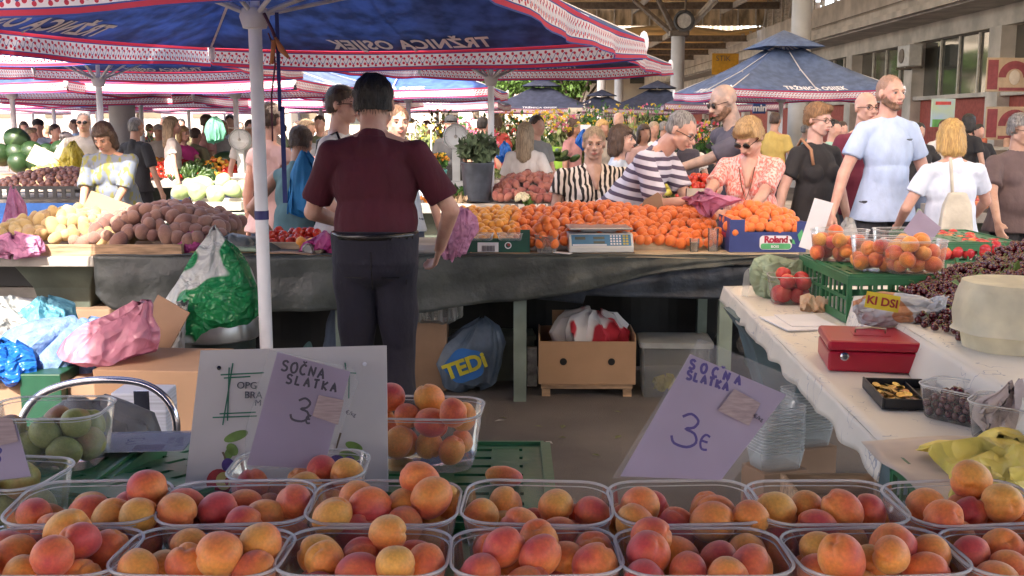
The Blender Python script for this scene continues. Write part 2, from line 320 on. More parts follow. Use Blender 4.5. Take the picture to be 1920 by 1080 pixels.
def umbrella(C, S, front, back, yaw, edge_z, apex_z, fab, band, label, val=0.13, cap=False, detail=True, pole_r=0.03, hub_z=None, hw=None, text=True, mast=None):
    """rectangular market umbrella. C: pole xy; S width; front/back half depths; yaw turns it clockwise seen from above"""
    root = empty('market_umbrella', (C[0], C[1], 0), -yaw, label, 'umbrella', 'blue market umbrellas with cherry borders')
    w = S/2; c4 = [(-w, -front), (w, -front), (w, back), (-w, back)]; ap = Vector((0, (back-front)/2, apex_z))
    rs = random.Random(int(C[0]*37+C[1]*11))
    # roof panels, each bowed down a little between the ribs
    mb = MB(); nn = 10; mm = 6; t0 = 0.16 if cap else 0.0
    def edge_pt(i, s):
        a, b = Vector((*c4[i], edge_z)), Vector((*c4[(i+1) % 4], edge_z)); p = a.lerp(b, s); p.z += -0.045*math.sin(math.pi*s)*(S/3); return p
    for i in range(4):
        def fn(u, v, i=i):
            tt = t0+(1-t0)*v; e = edge_pt(i, u); p = ap.lerp(e, tt); p.z -= 0.06*math.sin(math.pi*tt)*math.sin(math.pi*u) + 0.05*math.sin(math.pi*tt); return p
        mb.sheet(fn, nn, mm)
    mb.build('canopy', fab, root, smooth=45, solid=0.003)
    if cap:
        mb = MB()
        for i in range(4):
            def fn(u, v, i=i):
                e = edge_pt(i, u); p = ap.lerp(e, 0.36*v); p.z = apex_z+0.13-0.34*v*(apex_z-edge_z); return p
            mb.sheet(fn, 6, 2)
        mb.build('vent_cap', fab, root, smooth=45, solid=0.003)
    # valance strips with UVs
    for i in range(4):
        L_ = (Vector(c4[(i+1) % 4])-Vector(c4[i])).length; n = 28; vs = []; uvs = []; fs = []; ph = rs.random()*6
        out = (Vector((c4[i][0]+c4[(i+1) % 4][0], c4[i][1]+c4[(i+1) % 4][1], 0))/2); out = Vector((0, 0, 0)) if out.length < 1e-6 else out
        nd = Vector((math.copysign(1, out.x) if i in (1, 3) else 0, math.copysign(1, out.y) if i in (0, 2) else 0, 0))
        for j in range(n+1):
            s = j/n; p = edge_pt(i, s); wv = 0.018*math.sin(s*L_*5+ph)+0.012*math.sin(s*L_*11+ph*2)
            for k in range(4):
                q = k/3; dip = -val*q*(1+0.06*math.sin(s*L_*4+ph)); vs.append(p+Vector((0, 0, dip+0.003))+nd*(0.006+wv*q*1.2)); uvs.append((s*L_, 1-q))
        for j in range(n):
            for k in range(3): a = j*4+k; fs.append((a, a+4, a+5, a+1))
        me = bpy.data.meshes.new('valance'); me.from_pydata(vs, [], fs); me.update(); ul = me.uv_layers.new(name='UVMap')
        for pl in me.polygons:
            for li in pl.loop_indices: ul.data[li].uv = uvs[me.loops[li].vertex_index]
        me.polygons.foreach_set('use_smooth', [True]*len(me.polygons)); link('valance', me, band, root)
        if text and hw:
            me = text_mesh('TRŽNICA OSIJEK', hw, 0, 0.004*hw/0.11, 'CENTER', 1.08); SL = (ap-edge_pt(i, .5)).length; n = len(me.vertices); vs = []
            for sgn in (1, -1):
                for v in me.vertices:
                    tt = 1-(0.055+v.co.y*1.8)/SL; u = .5+v.co.x/(L_*tt); e = edge_pt(i, u); p = ap.lerp(e, tt); p.z -= 0.06*math.sin(math.pi*tt)*math.sin(math.pi*u)+0.05*math.sin(math.pi*tt); p.z += sgn*.0045; vs.append(p)
            fs = [tuple(pl.vertices) for pl in me.polygons]; m2 = bpy.data.meshes.new('lettering'); m2.from_pydata(vs, [], fs+[tuple(x+n for x in f) for f in fs]); bpy.data.meshes.remove(me); link('lettering', m2, letter_white, root)
    hub = hub_z or (edge_z-0.02)
    cx, cy = 0.0, 0.0
    top_z = apex_z-0.03
    MB().tube([(0, 0, 0), (0, 0, hub+0.02)], pole_r, 14).tube([(0, 0, hub), (cx, (back-front)/2*0.4, top_z)], pole_r*0.7, 8).build('pole', white_paint, root, smooth=50)
    MB().lathe([(0.0, -0.06), (pole_r*1.7, -0.05), (pole_r*2.2, 0.0), (pole_r*1.9, 0.035), (0.0, 0.04)], (0, 0, hub), 14).build('hub', rib_m, root, smooth=50)
    MB().lathe([(0.0, 0), (.26, 0), (.26, .045), (.05, .06), (.045, .25), (0, .25)], (0, 0, 0.001), 20).build('base', mat('umbrella_base', (0.25, 0.25, 0.24), rough=.8), root, smooth=40)
    if detail:
        for k in range(8):
            i = k//2; p = Vector((*c4[i], edge_z+0.01)) if k % 2 == 0 else Vector(((c4[i][0]+c4[(i+1) % 4][0])/2, (c4[i][1]+c4[(i+1) % 4][1])/2, edge_z-0.03))
            q = ap+Vector((0, 0, -0.06)); rb = MB().tube([q, q.lerp(p, .5)+Vector((0, 0, -0.05)), p+Vector((0, 0, -0.012))], 0.009, 6).build('rib', rib_m, root, smooth=60)
            mid = q.lerp(p, .5)+Vector((0, 0, -0.06))
            MB().tube([(0, 0, hub), mid], [0.011, 0.009], 6).build('strut', rib_m, rb, smooth=60)
        for k in range(4):
            p = Vector((*c4[k], edge_z)); MB().ell(p+Vector((0, 0, -0.02)), (0.03, 0.03, 0.07), 8).build('corner_pocket', letter_white, root, smooth=True)
    return root
w_ = lambda C, a, b: C
umb = []
U1 = umbrella((-1.128, 4.8), 2.86, 1.52, 2.1, R(14.5), 2.09, 2.87, blue_fab, band_m, 'blue canvas umbrella over the maroon shirted vendor, nearest to the camera', hub_z=2.06, hw=0.13)
umbrella((-0.2, 10.3), 2.93, 1.6, 2.1, R(14.5), 2.24, 2.95, fade_fab, band_m, 'umbrella whose pole stands behind the grey flower bucket', hub_z=2.0, hw=0.11)
umbrella((-4.0, 10.5), 3.1, 1.8, 1.9, R(2), 2.22, 2.9, blue_fab, band_m, 'umbrella whose white pole stands beside the floral blouse woman', hub_z=2.0, hw=0.11)
# umbrellas added out of view to shade the camera's stall and the potato stall
umbrella((0.15, -0.9), 4.7, 2.4, 3.75, R(4), 2.48, 3.05, blue_fab, band_m, 'added unseen umbrella shading the apricot punnets in front', hub_z=2.2, hw=0.11, detail=False)
umbrella((-4.41, 4.6), 2.9, 1.9, 1.9, R(3), 2.25, 2.75, blue_fab, band_m, 'umbrella added at the left frame edge to shade the yellow potatoes', hub_z=2.1, hw=0.11, detail=False)
# background umbrellas: (px of centre, Y, width, yaw, fabric, cap, label)
BG = [
 (98, 20.5, 3.0, 3, sunlit_fab, False, 'sunlit bright blue umbrella at the far left with white lettering'),
 (352, 23, 3.1, 8, slate_shade_fab, False, 'slate umbrella with white lettering behind the cucumber stall'),
 (765, 17.5, 3.0, 4, sunlit_fab, False, 'sunlit bright blue umbrella above the flower stall, left of the flower bucket pole'),
 (1016, 31, 3.0, 4, slate_shade_fab, True, 'vented umbrella with shade in its grey colour, in front of the bright trees'),
 (1232, 33, 3.1, 6, slate_shade_fab, True, 'vented umbrella with shade in its grey colour, left of the big column'),
 (1128, 42, 3.2, 6, slate_shade_fab, True, 'small far grey umbrella between two vented ones'),
 (1466, 17.3, 2.7, -9, fade_fab, True, 'large blue vented umbrella before the round column at right'),
 (440, 14.6, 3.0, 12, fade_fab, False, 'pale umbrella behind the left dial scale'),
 (20, 14.5, 3.0, 4, blue_fab, False, 'umbrella behind the watermelons at the left edge'),
 (262, 17.5, 3.0, 6, fade_fab, False, 'umbrella above the long haired woman with a backpack'),
 (600, 19.5, 3.0, 10, fade_fab, False, 'pale umbrella behind the man in white with sunglasses'),
 (560, 27, 3.0, 10, fade_fab, False, 'far pale umbrella left of the vendor'),
 (180, 26, 3.0, 5, blue_fab, False, 'far umbrella behind the grey polo man'),
 (420, 31, 3.0, 8, sunlit_fab, False, 'far sunlit umbrella above the pink topped woman'),
 (60, 31, 3.0, 3, sunlit_fab, False, 'far sunlit umbrella at the left'),
 (820, 24, 3.0, 5, slate_shade_fab, False, 'slate umbrella behind the second dial scale'),
 (700, 29, 3.0, 5, blue_fab, False, 'far umbrella above the flower stall'),
 (1350, 25, 2.6, 6, slate_shade_fab, False, 'dark umbrella behind the tattooed man'),
]
for px, Y, S, yw, fab, cp, lb in BG:
    X = XY(px, Y, 2.2)
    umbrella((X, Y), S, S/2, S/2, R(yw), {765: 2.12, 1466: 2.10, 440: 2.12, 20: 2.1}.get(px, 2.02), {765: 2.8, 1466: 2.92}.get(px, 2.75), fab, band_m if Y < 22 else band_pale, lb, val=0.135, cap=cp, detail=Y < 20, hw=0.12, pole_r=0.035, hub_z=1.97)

# cords and strap hanging on the near pole
strap = MB().box((-1.128+0.115, 4.72, 1.86), (0.016, 0.004, 0.42)).box((-1.128+0.125, 4.72, 1.46), (0.02, 0.004, 0.42))
so_ = strap.build('strap', mat('navy_strap', (0.02, 0.03, 0.13), rough=.8)); tag(so_, 'long navy strap hanging beside the near white pole', 'strap')
c_ = MB().tube([PY(503, 62, 4.72), PY(512, 85, 4.72), PY(516, 120, 4.72), PY(509, 180, 4.73), PY(511, 265, 4.74)], 0.004, 6)
c_.tube([PY(495, 25, 4.74), PY(512, 60, 4.72), PY(518, 78, 4.72)], 0.007, 6)
tag(c_.build('cord', mat('cord', (0.10, 0.03, 0.05), rough=.8), smooth=True), 'thin dark cord looped on the near white pole', 'cord')
tag(MB().tube([PY(516, 70, 4.7), PY(527, 92, 4.7), PY(541, 108, 4.7)], [.006, .014, .006], 8).tube([PY(514, 75, 4.7), PY(509, 120, 4.7)], [.012, .008], 8).build('rag', mat('rag', (0.42, 0.16, 0.06), rough=.9), smooth=True), 'orange rag knotted at the top of the near pole', 'rag')
tapem = mat('tape_blue', (0.03, 0.03, 0.14)); a_ = MB().lathe([(0.0325, 0), (0.0325, 0.04)], (-1.128, 4.8, 1.17), 14)
a_.build('tape', tapem, U1, smooth=True); o = bpy.data.objects[-1] if False else None
for x in COL.objects:
    if x.name.startswith('tape') and x.parent == U1: x.matrix_parent_inverse = Matrix.LocRotScale(Vector((-1.128, 4.8, 0)), Quaternion((0, 0, 1), -R(14.5)), None).inverted()

umbrella((-3.6, -0.6), 2.7, 1.6, 1.6, R(4), 2.40, 2.95, blue_fab, band_m, 'added unseen umbrella behind the camera at the left, cutting the light', hub_z=2.2, detail=False, text=False)  # extra canopy added out of view to dim the foreground
bw_ = empty('added_rear_block', (0, -30, 0), 0, 'plain block added behind the viewer to cut the light', 'building'); MB().b(-36, 36, -6, 0, 0, 8).build('wall', mat('added_rear_wall', (.42, .37, .31), rough=.9), bw_)  # unseen block added to hold back sky light from behind
# ---- market hall -----------------------------------------------------------
conc = mat('concrete', (0.50, 0.46, 0.40), rough=.85, var=.12, scale=1.5, bump=.3, bscale=20)
conc_d = mat('concrete_column', (0.44, 0.44, 0.43), rough=.8, var=.08, scale=1.2, bump=.2)
steel = mat('painted_steel', (0.50, 0.47, 0.40), rough=.5, var=.1)
steel_d = mat('dark_steel', (0.16, 0.13, 0.10), rough=.6, var=.15)
glass_d = mat('window_glass', (0.10, 0.085, 0.065), rough=.06, var=.3, scale=.3, spec=.9, c2=(0.045, 0.05, 0.045))
red_wall = mat('red_wall', (0.33, 0.075, 0.055), rough=.8, var=.1)
def roof_material(name, c, trans, scale=24):
    m = mat(name, c, rough=.6, var=.16, scale=.5); t = m.node_tree; N, L = t.nodes.new, t.links.new; b = t.nodes['Principled BSDF']; o = t.nodes['Material Output']
    tc = N('ShaderNodeTexCoord'); wv = N('ShaderNodeTexWave'); wv.inputs['Scale'].default_value = 2.2; wv.bands_direction = 'Y'; L(tc.outputs['Object'], wv.inputs[0])
    bp = N('ShaderNodeBump'); bp.inputs['Strength'].default_value = .6; bp.inputs['Distance'].default_value = .06; L(wv.outputs[0], bp.inputs['Height']); L(bp.outputs[0], b.inputs['Normal'])
    tl = N('ShaderNodeBsdfTranslucent'); L(b.inputs['Base Color'].links[0].from_socket, tl.inputs[0]); mx = N('ShaderNodeMixShader'); mx.inputs[0].default_value = trans
    L(b.outputs[0], mx.inputs[1]); L(tl.outputs[0], mx.inputs[2]); L(mx.outputs[0], o.inputs[0]); return m
roofm = roof_material('ribbed_roof_sheet', (0.62, 0.45, 0.22), 0.20); roofl = roof_material('added_skylight_sheet', (0.80, 0.72, 0.58), 0.60)  # the clearer second sheet is added overhead to brighten the right side
RX0 = -1.5  # roof edge pushed left, out of view, to shade the stalls
def hall_roof(x0, x1, y0, y1, z, lab, rm=None):
    root = empty('hall_roof', ((x0+x1)/2, y0, z), 0, lab, 'roof'); ox, oy = -(x0+x1)/2, -y0
    mb = MB(); n = int((x1-x0)/0.5)
    mb.sheet(lambda u, v: (ox+x0+(x1-x0)*u, (y1-y0)*v, 0.25*abs(math.sin(u*(x1-x0)*0.55))), n, 3)
    mb.build('roof_sheet', rm or roofm, root, smooth=60, solid=.02)
    for k in range(int((y1-y0)/5)+1):
        y = min(k*5.0+2, y1-y0); MB().b(ox+x0, ox+x1, y-.08, y+.08, -.32, -.04).build('roof_beam', steel_d, root)
    for k in range(1, int((x1-x0)/4)+1):
        x = ox+x0+k*4-1; MB().b(x-.05, x+.05, 0, y1-y0, -.28, -.05).build('purlin', steel, root)
    return root
hall_roof(RX0, 13.2, -6, 30, 6.75, 'added unseen skylight part of the hall roof, brightening the right side of the market', roofl)
hall_roof(RX0, 13.2, 30.05, 49.52, 6.75, 'ribbed hall roof glowing golden above the big column')
hall_roof(4.2, 14.5, 50, 98, 5.75, 'far lower bay of the ribbed hall roof')
gp = empty('gable_screen', (8.5, 49.6, 5.95), 0, 'golden louvred screen closing the step between two roof bays', 'screen'); MB().b(-7.2, 3.9, 0, .06, 0, 1.3).build('panel', mat('gable_tan', (.50, .40, .25), rough=.7, var=.3, scale=1.2, stretch=(3, 1, 1)), gp)
for k in range(14): MB().b(-7.1+k*.8, -7.04+k*.8, -.08, -.002, 0, .95).build('post', steel, gp)
def column(px, Y, r, ztop, lab, vee=False):
    X = XY(px, Y, 2.5); root = empty('hall_column', (X, Y, 0), 0, lab, 'column', 'round concrete columns of the hall')
    MB().lathe([(r, 0), (r, ztop)], (0, 0, 0), 28, cap=True).build('shaft', conc_d, root, smooth=50)
    if vee:
        for k, (dx, dy) in enumerate(((-1.6, .6), (1.5, .6), (-.9, -.6), (1.2, -1.2))):
            MB().tube([(0, 0, ztop-.1), (dx, dy, ztop+1.35)], [.13, .09], 6).build('strut', steel if k % 2 else steel_d, root)
        MB().b(-.35, .35, -.35, .35, ztop-.02, ztop+.16).build('cap_plate', steel_d, root)
    return root
column(1498, 27, .245, 6.6, 'thick round concrete column rising behind the vented blue umbrella')
column(1269, 40, .25, 4.75, 'round concrete column carrying the fan and slanted roof struts', True)
column(1160, 62, .26, 5.3, 'far round concrete column right of the tree', True)
column(1127, 60, .24, 5.0, 'thin far column with branching top near the trees', True)
column(224, 17.0, .2, 3.2, 'round white column behind the white pole and floral blouse woman')
column(148, 24, .2, 3.2, 'grey far column behind the grey polo man')
# fan on column
fx = XY(1285, 39.3, 5.2); fr = empty('hall_fan', (fx, 39.3, 5.2), R(20), 'round industrial fan hung beside the column top', 'fan')
MB().lathe([(0.0, -.28), (.2, -.28), (.3, -.15), (.32, .2), (.0, .2)], (0, 0, 0), 20).build('housing', mat('fan_grey', (.42, .40, .36)), fr, smooth=45, rot=(R(90), 0, R(-40)))
MB().lathe([(.32, 0), (.38, .05), (.38, .12), (.31, .14), (.26, .1)], (0, 0, .15), 20).build('ring', mat('fan_dark', (.05, .05, .05)), fr, smooth=45, rot=(R(90), 0, R(-40)))
MB().b(-.03, .03, -.03, .03, .2, 1.1).build('bracket', steel_d, fr)
# --- building along the right side (facade plane x = XW, running along Y)
XW = 12.2
bl = empty('market_building', (XW, 60, 0), 0, 'long concrete market building with a beam, dark glass panes and red lower wall', 'building')
def bb(name, x0, x1, y0, y1, z0, z1, m, par=bl, bev=0):
    p = MB().b(x0-XW, x1-XW, y0-60, y1-60, z0, z1).build(name, m, par, bevel=bev); return p
bb('beam', XW-1.0, XW+.4, 14, 110, 4.72, 5.75, conc)
bb('beam_drip', XW-1.12, XW-.995, 14, 110, 4.60, 4.78, conc)
bb('soffit', XW-.9, XW+1.2, 14, 110, 4.56, 4.715, conc)
bb('lintel', XW+.30, XW+.8, 14, 110, 4.05, 4.55, conc)
bb('lower_wall', XW+.5, XW+.9, 14, 110, 0, 2.28, red_wall)
bb('sill', XW+.25, XW+.9, 14, 110, 2.285, 2.40, conc)
ci = 0
y = 22.0
while y < 100:
    bb('pier', XW+.18, XW+.62, y-.35, y+.35, 0, 4.045, conc)
    w = bb('window', XW+.56, XW+.60, y+.36, y+5.64, 2.41, 4.04, glass_d)
    for k in range(1, 4): bb('mullion', XW+.50, XW+.555, y+.36+k*1.32-.04, y+.36+k*1.32+.04, 2.41, 4.04, steel, bl)
    y += 6.0
# clerestory above the beam: posts, louvre panels, a few bright open panes, braces
louv = mat('louvre_panel', (0.36, 0.31, 0.24), rough=.8, var=.2, scale=2, stretch=(1, 1, 14))
y = 16.0; k = 0
while y < 108:
    bb('post', XW-.9, XW-.8, y-.05, y+.05, 5.755, 8.0, steel)
    if k % 9 not in (5, 6, 7): bb('louvre', XW-.74, XW-.70, y+.04, y+1.46, 5.76, 8.0, louv)
    if k % 3 == 0: MB().tube([(-.95, y-60, 7.9), (-.95, y-60+1.5, 5.85)], .04, 5).build('brace', steel, bl)
    y += 1.5; k += 1
bb('top_rail', XW-.92, XW-.78, 14, 110, 8.0, 8.15, steel)
bb('cable', XW-1.16, XW-1.13, 20, 70, 5.0, 5.03, steel_d)
# beyond, a pale roof band at the left edge of the hall
# AC unit
acp = PY(1730, 105, 30); ac = empty('air_conditioner', (XW+.2, 33.3, 3.62), 0, 'boxy outdoor air conditioner unit fixed to the glass front', 'air conditioner')
MB().b(-.45, -.05, -.5, .5, -.32, .32).build('housing', mat('ac_white', (.55, .54, .50), var=.05), ac, bevel=.02)
MB().lathe([(.0, 0), (.22, 0), (.22, .02), (.0, .02)], (0, 0, 0), 16).build('grille', steel_d, ac, loc=(-.455, .1, 0), rot=(0, R(-90), 0))
MB().b(-.5, 0, -.45, -.4, -.4, -.34).b(-.5, 0, .4, .45, -.4, -.34).build('bracket', steel_d, ac)
# boards and posters
def board(px0, py0, px1, py1, Y, lab, cols, name='sign_board', name2=None):
    a = PY(px0, py0, Y); b = PY(px1, py1, Y); w = abs(b.x-a.x); h = abs(a.z-b.z); c = (a+b)/2
    r = empty(name, c, R(6), lab, 'sign'); MB().b(-w/2, w/2, 0, .04, -h/2, h/2).build('panel', cols[0], r, bevel=.01)
    return r, w, h
tan = mat('board_tan', (.50, .38, .25), var=.05); maroon = mat('board_maroon', (.28, .06, .07), var=.1); cream = mat('board_cream', (.62, .55, .45), var=.05)
for (q0, q1, q2, q3, lb) in ((1850, 108, 1935, 172, 'tan sign board with a maroon arch, upper of two'), (1848, 200, 1935, 262, 'tan sign board with a maroon arch, lower of two')):
    r, w, h = board(q0, q1, q2, q3, 24, lb, (tan,))
    MB().b(-w/2+.02, -w/2+.26, -.006, 0, -h/2+.05, h/2-.05).build('side_stripe', maroon, r)
    MB().b(-w/2+.3, w/2, -.006, 0, -h/2+.02, -h/2+.09).build('bottom_stripe', maroon, r)
    mb = MB(); n = 14; mb.add([(.12+rr*math.cos(t), -.008, -.06+rr*.95*math.sin(t)) for rr in (.2, .38) for t in [math.pi*i/n for i in range(n+1)]], [(i, i+1, n+1+i+1, n+1+i) for i in range(n)]); mb.build('arch', maroon, r)
    MB().ell((.12, -.01, -.06), (.13, .01, .16), 12).build('medallion', cream, r, smooth=True)
r, w, h = board(1747, 185, 1790, 238, 23, 'pale blue and green poster on the red wall', (mat('poster_blue', (.35, .48, .58), var=.2, scale=3, c2=(.45, .55, .35)),), 'poster')
MB().b(-w/2+.03, w/2-.03, -.005, 0, -h/2, -h/2+.16).build('green_strip', mat('poster_green', (.12, .35, .08)), r); MB().b(-w/2+.08, w/2-.1, -.005, 0, h/2-.13, h/2-.06).build('red_title', mat('poster_red', (.55, .06, .05)), r)
r, w, h = board(1335, 100, 1385, 140, 45, 'yellow banner fixed to the beam', (mat('banner_yellow', (.62, .33, .03), var=.06),), 'banner')
lettering('STIK', frame((-.1, -.02, .12), (1, 0, 0), (0, 0, 1)), .32, steel_d, r)
r, w, h = board(1412, 193, 1436, 213, 19.2, 'dark blue sign reading min behind the tattooed man', (mat('sign_navy', (.02, .06, .22)),), 'shop_sign')
lettering('min', frame((0, -.02, -.05), (1, 0, 0), (0, 0, 1)), .17, letter_white, r, bold=.006)
# deli counter and stalls along the red wall
dc = empty('deli_counter', (9.9, 23.5, 0), R(0), 'pale counter with bread and jars along the red wall', 'counter')
MB().b(-2.4, 2.6, -.4, .4, 0, 1.02).build('base', mat('counter_base', (.34, .27, .2), var=.15), dc); MB().b(-2.5, 2.7, -.5, .5, 1.022, 1.08).build('counter_top', steel, dc)
for i in range(9): MB().lathe([(0, 0), (.07, 0), (.07, .16), (.05, .19), (0, .19)], (-2.1+i*.5, 0, 1.083), 10).build('jar', mat('jar%d' % (i % 3), ((.5, .3, .2), (.6, .55, .45), (.45, .12, .06))[i % 3]), dc, smooth=45)
# ---- background: bright house walls and trees beyond the hall
hs = empty('far_house', (2, 92, 0), 0, 'sunlit pale yellow house behind the trees', 'house')
MB().b(-22, 16, 0, 8, 0, 12).build('wall', mat('house_wall', (.50, .45, .36), var=.05, scale=.3), hs)
for i in range(9):
    for j in range(3): MB().b(-20+i*4, -18.6+i*4, -.08, 0.02, 1.5+j*3.4, 3.5+j*3.4).build('window', glass_d, hs)
hs2 = empty('far_house', (-34, 88, 0), 0, 'long pale house far behind the left umbrellas', 'house')
MB().b(-26, 16, 0, 8, 0, 9).build('wall', mat('house_wall2', (.34, .31, .28), var=.05, scale=.3), hs2)
for i in range(9): MB().b(-24+i*4, -22.6+i*4, -.08, 0.02, 2, 4).build('window', glass_d, hs2)
leafm = thin_cloth('leaf_green', (0.10, 0.19, 0.035), trans=.45, var=.45, bump=0)
bark = mat('bark', (.10, .075, .055), rough=.9, var=.3, bump=.6)
def leaf_cloud(mb, c, rad, n, s, rs):
    for _ in range(n):
        d = Vector((rs.gauss(0, 1), rs.gauss(0, 1), rs.gauss(0, 1))).normalized()*(rs.random()**.45); p = Vector(c)+Vector((d.x*rad[0], d.y*rad[1], d.z*rad[2]))
        q = Euler((rs.random()*6, rs.random()*6, rs.random()*6)).to_matrix(); k = s*(.6+rs.random()*.8)
        mb.add([p+q@Vector((-k, 0, 0)), p+q@Vector((0, -k*.5, 0)), p+q@Vector((k, 0, 0)), p+q@Vector((0, k*.5, 0))], [(0, 1, 2, 3)])
def tree(X, Y, h, cr, lab, n=2600, seed=1):
    rs = random.Random(seed); r = empty('broadleaf_tree', (X, Y, 0), 0, lab, 'tree', 'trees beyond the hall')
    mb = MB().tube([(0, 0, 0), (.1, 0, h*.3), (0, .1, h*.55)], [.32, .24, .12], 8)
    for k in range(5):
        a = k*1.3; mb.tube([(0, 0, h*.32), (math.cos(a)*cr*.5, math.sin(a)*cr*.5, h*.6), (math.cos(a)*cr*.8, math.sin(a)*cr*.8, h*.75)], [.13, .08, .03], 6)
    mb.build('trunk', bark, r, smooth=50); mb = MB()
    for k in range(11):
        a = rs.random()*6.3; q = rs.random()*.75; leaf_cloud(mb, (math.cos(a)*cr*q, math.sin(a)*cr*q, h*(.5+.42*rs.random())), (cr*.42, cr*.42, cr*.32), n//11, .22, rs)
    mb.build('crown', leafm, r)
for i, (px, Y, h, cr, lb) in enumerate(((935, 66, 6.5, 2.6, 'bright green tree left of the grey vented umbrella'), (1010, 70, 7.2, 2.8, 'bright tree right behind the grey vented umbrella'), (1080, 67, 6.5, 2.5, 'bright tree right of the grey vented umbrella'), (890, 74, 7, 3, 'tree seen beside the flower bucket pole'), (1345, 105, 8.5, 3, 'far tree seen through the clerestory'), (260, 72, 7, 4, 'far tree behind the left umbrellas'), (600, 76, 7, 4, 'far tree behind the pale umbrellas'))):
    tree(XY(px, Y), Y, h, cr, lb, seed=i+3)
# ================================================================ PEOPLE
def cap(mb, p0, p1, r0, r1, n=12):
    p0, p1 = Vector(p0), Vector(p1); mb.ell(p0, (r0,)*3, n); mb.ell(p1, (r1,)*3, n)
    if (p1-p0).length > 1e-4: mb.tube([p0, p1], [r0, r1], n)
def ik(a, t, l1, l2, hint):
    a, t = Vector(a), Vector(t); d = t-a; L_ = min(d.length, (l1+l2)*.995); d.normalize(); t = a+d*L_
    x = (l1*l1-l2*l2+L_*L_)/(2*L_); h = math.sqrt(max(l1*l1-x*x, 0)); hint = Vector(hint); n = hint-d*hint.dot(d)
    n = n.normalized() if n.length > 1e-5 else Vector((0, 1, 0)); return a+d*x+n*h, t
skin = {k: mat('skin_'+k, c, rough=.5, c2=c2, scale=14, bump=.12, bscale=90, sss=.06) for k, c, c2 in (
 ('fair', (.60, .36, .27), (.53, .28, .21)), ('tan', (.48, .27, .18), (.40, .20, .13)), ('pale', (.62, .40, .32), (.56, .32, .25)), ('old', (.50, .32, .24), (.42, .24, .17)), ('ink', (.50, .32, .24), (.27, .20, .17)))}
eye_w = mat('eye_white', (.55, .5, .47), var=.02, rough=.3); eye_d = mat('eye_dark', (.03, .02, .015), var=.1, rough=.2)
lip = mat('lips', (.42, .15, .12), var=.1, rough=.5); dark = mat('dark_plastic', (.015, .013, .012), rough=.25, var=.1)
def hairmat(n, c, c2=None): return mat('hair_'+n, c, rough=.45, c2=c2 or tuple(x*.45 for x in c), scale=40, stretch=(3, 3, .4), bump=.6, bscale=60)
HM = {'black': hairmat('black', (.022, .018, .015)), 'brown': hairmat('brown', (.085, .045, .025)), 'blond': hairmat('blond', (.58, .38, .17), (.30, .18, .08)), 'gold': hairmat('gold', (.62, .40, .13), (.38, .22, .07)),
      'grey': hairmat('grey', (.33, .31, .29), (.12, .11, .10)), 'ginger': hairmat('ginger', (.36, .19, .08)), 'light': hairmat('light', (.40, .30, .19), (.2, .14, .08)), 'beard': hairmat('beard', (.24, .125, .07)), 'shaved': hairmat('shaved', (.40, .24, .17), (.32, .19, .13))}
def cloth(n, c, **k):
    k.setdefault('var', .07); k.setdefault('bump', .85); k.setdefault('bscale', 8); k.setdefault('stretch', (1.3, 1.3, .7)); k.setdefault('rough', .85); k.setdefault('sheen', .03); return mat('cloth_'+n, c, **k)
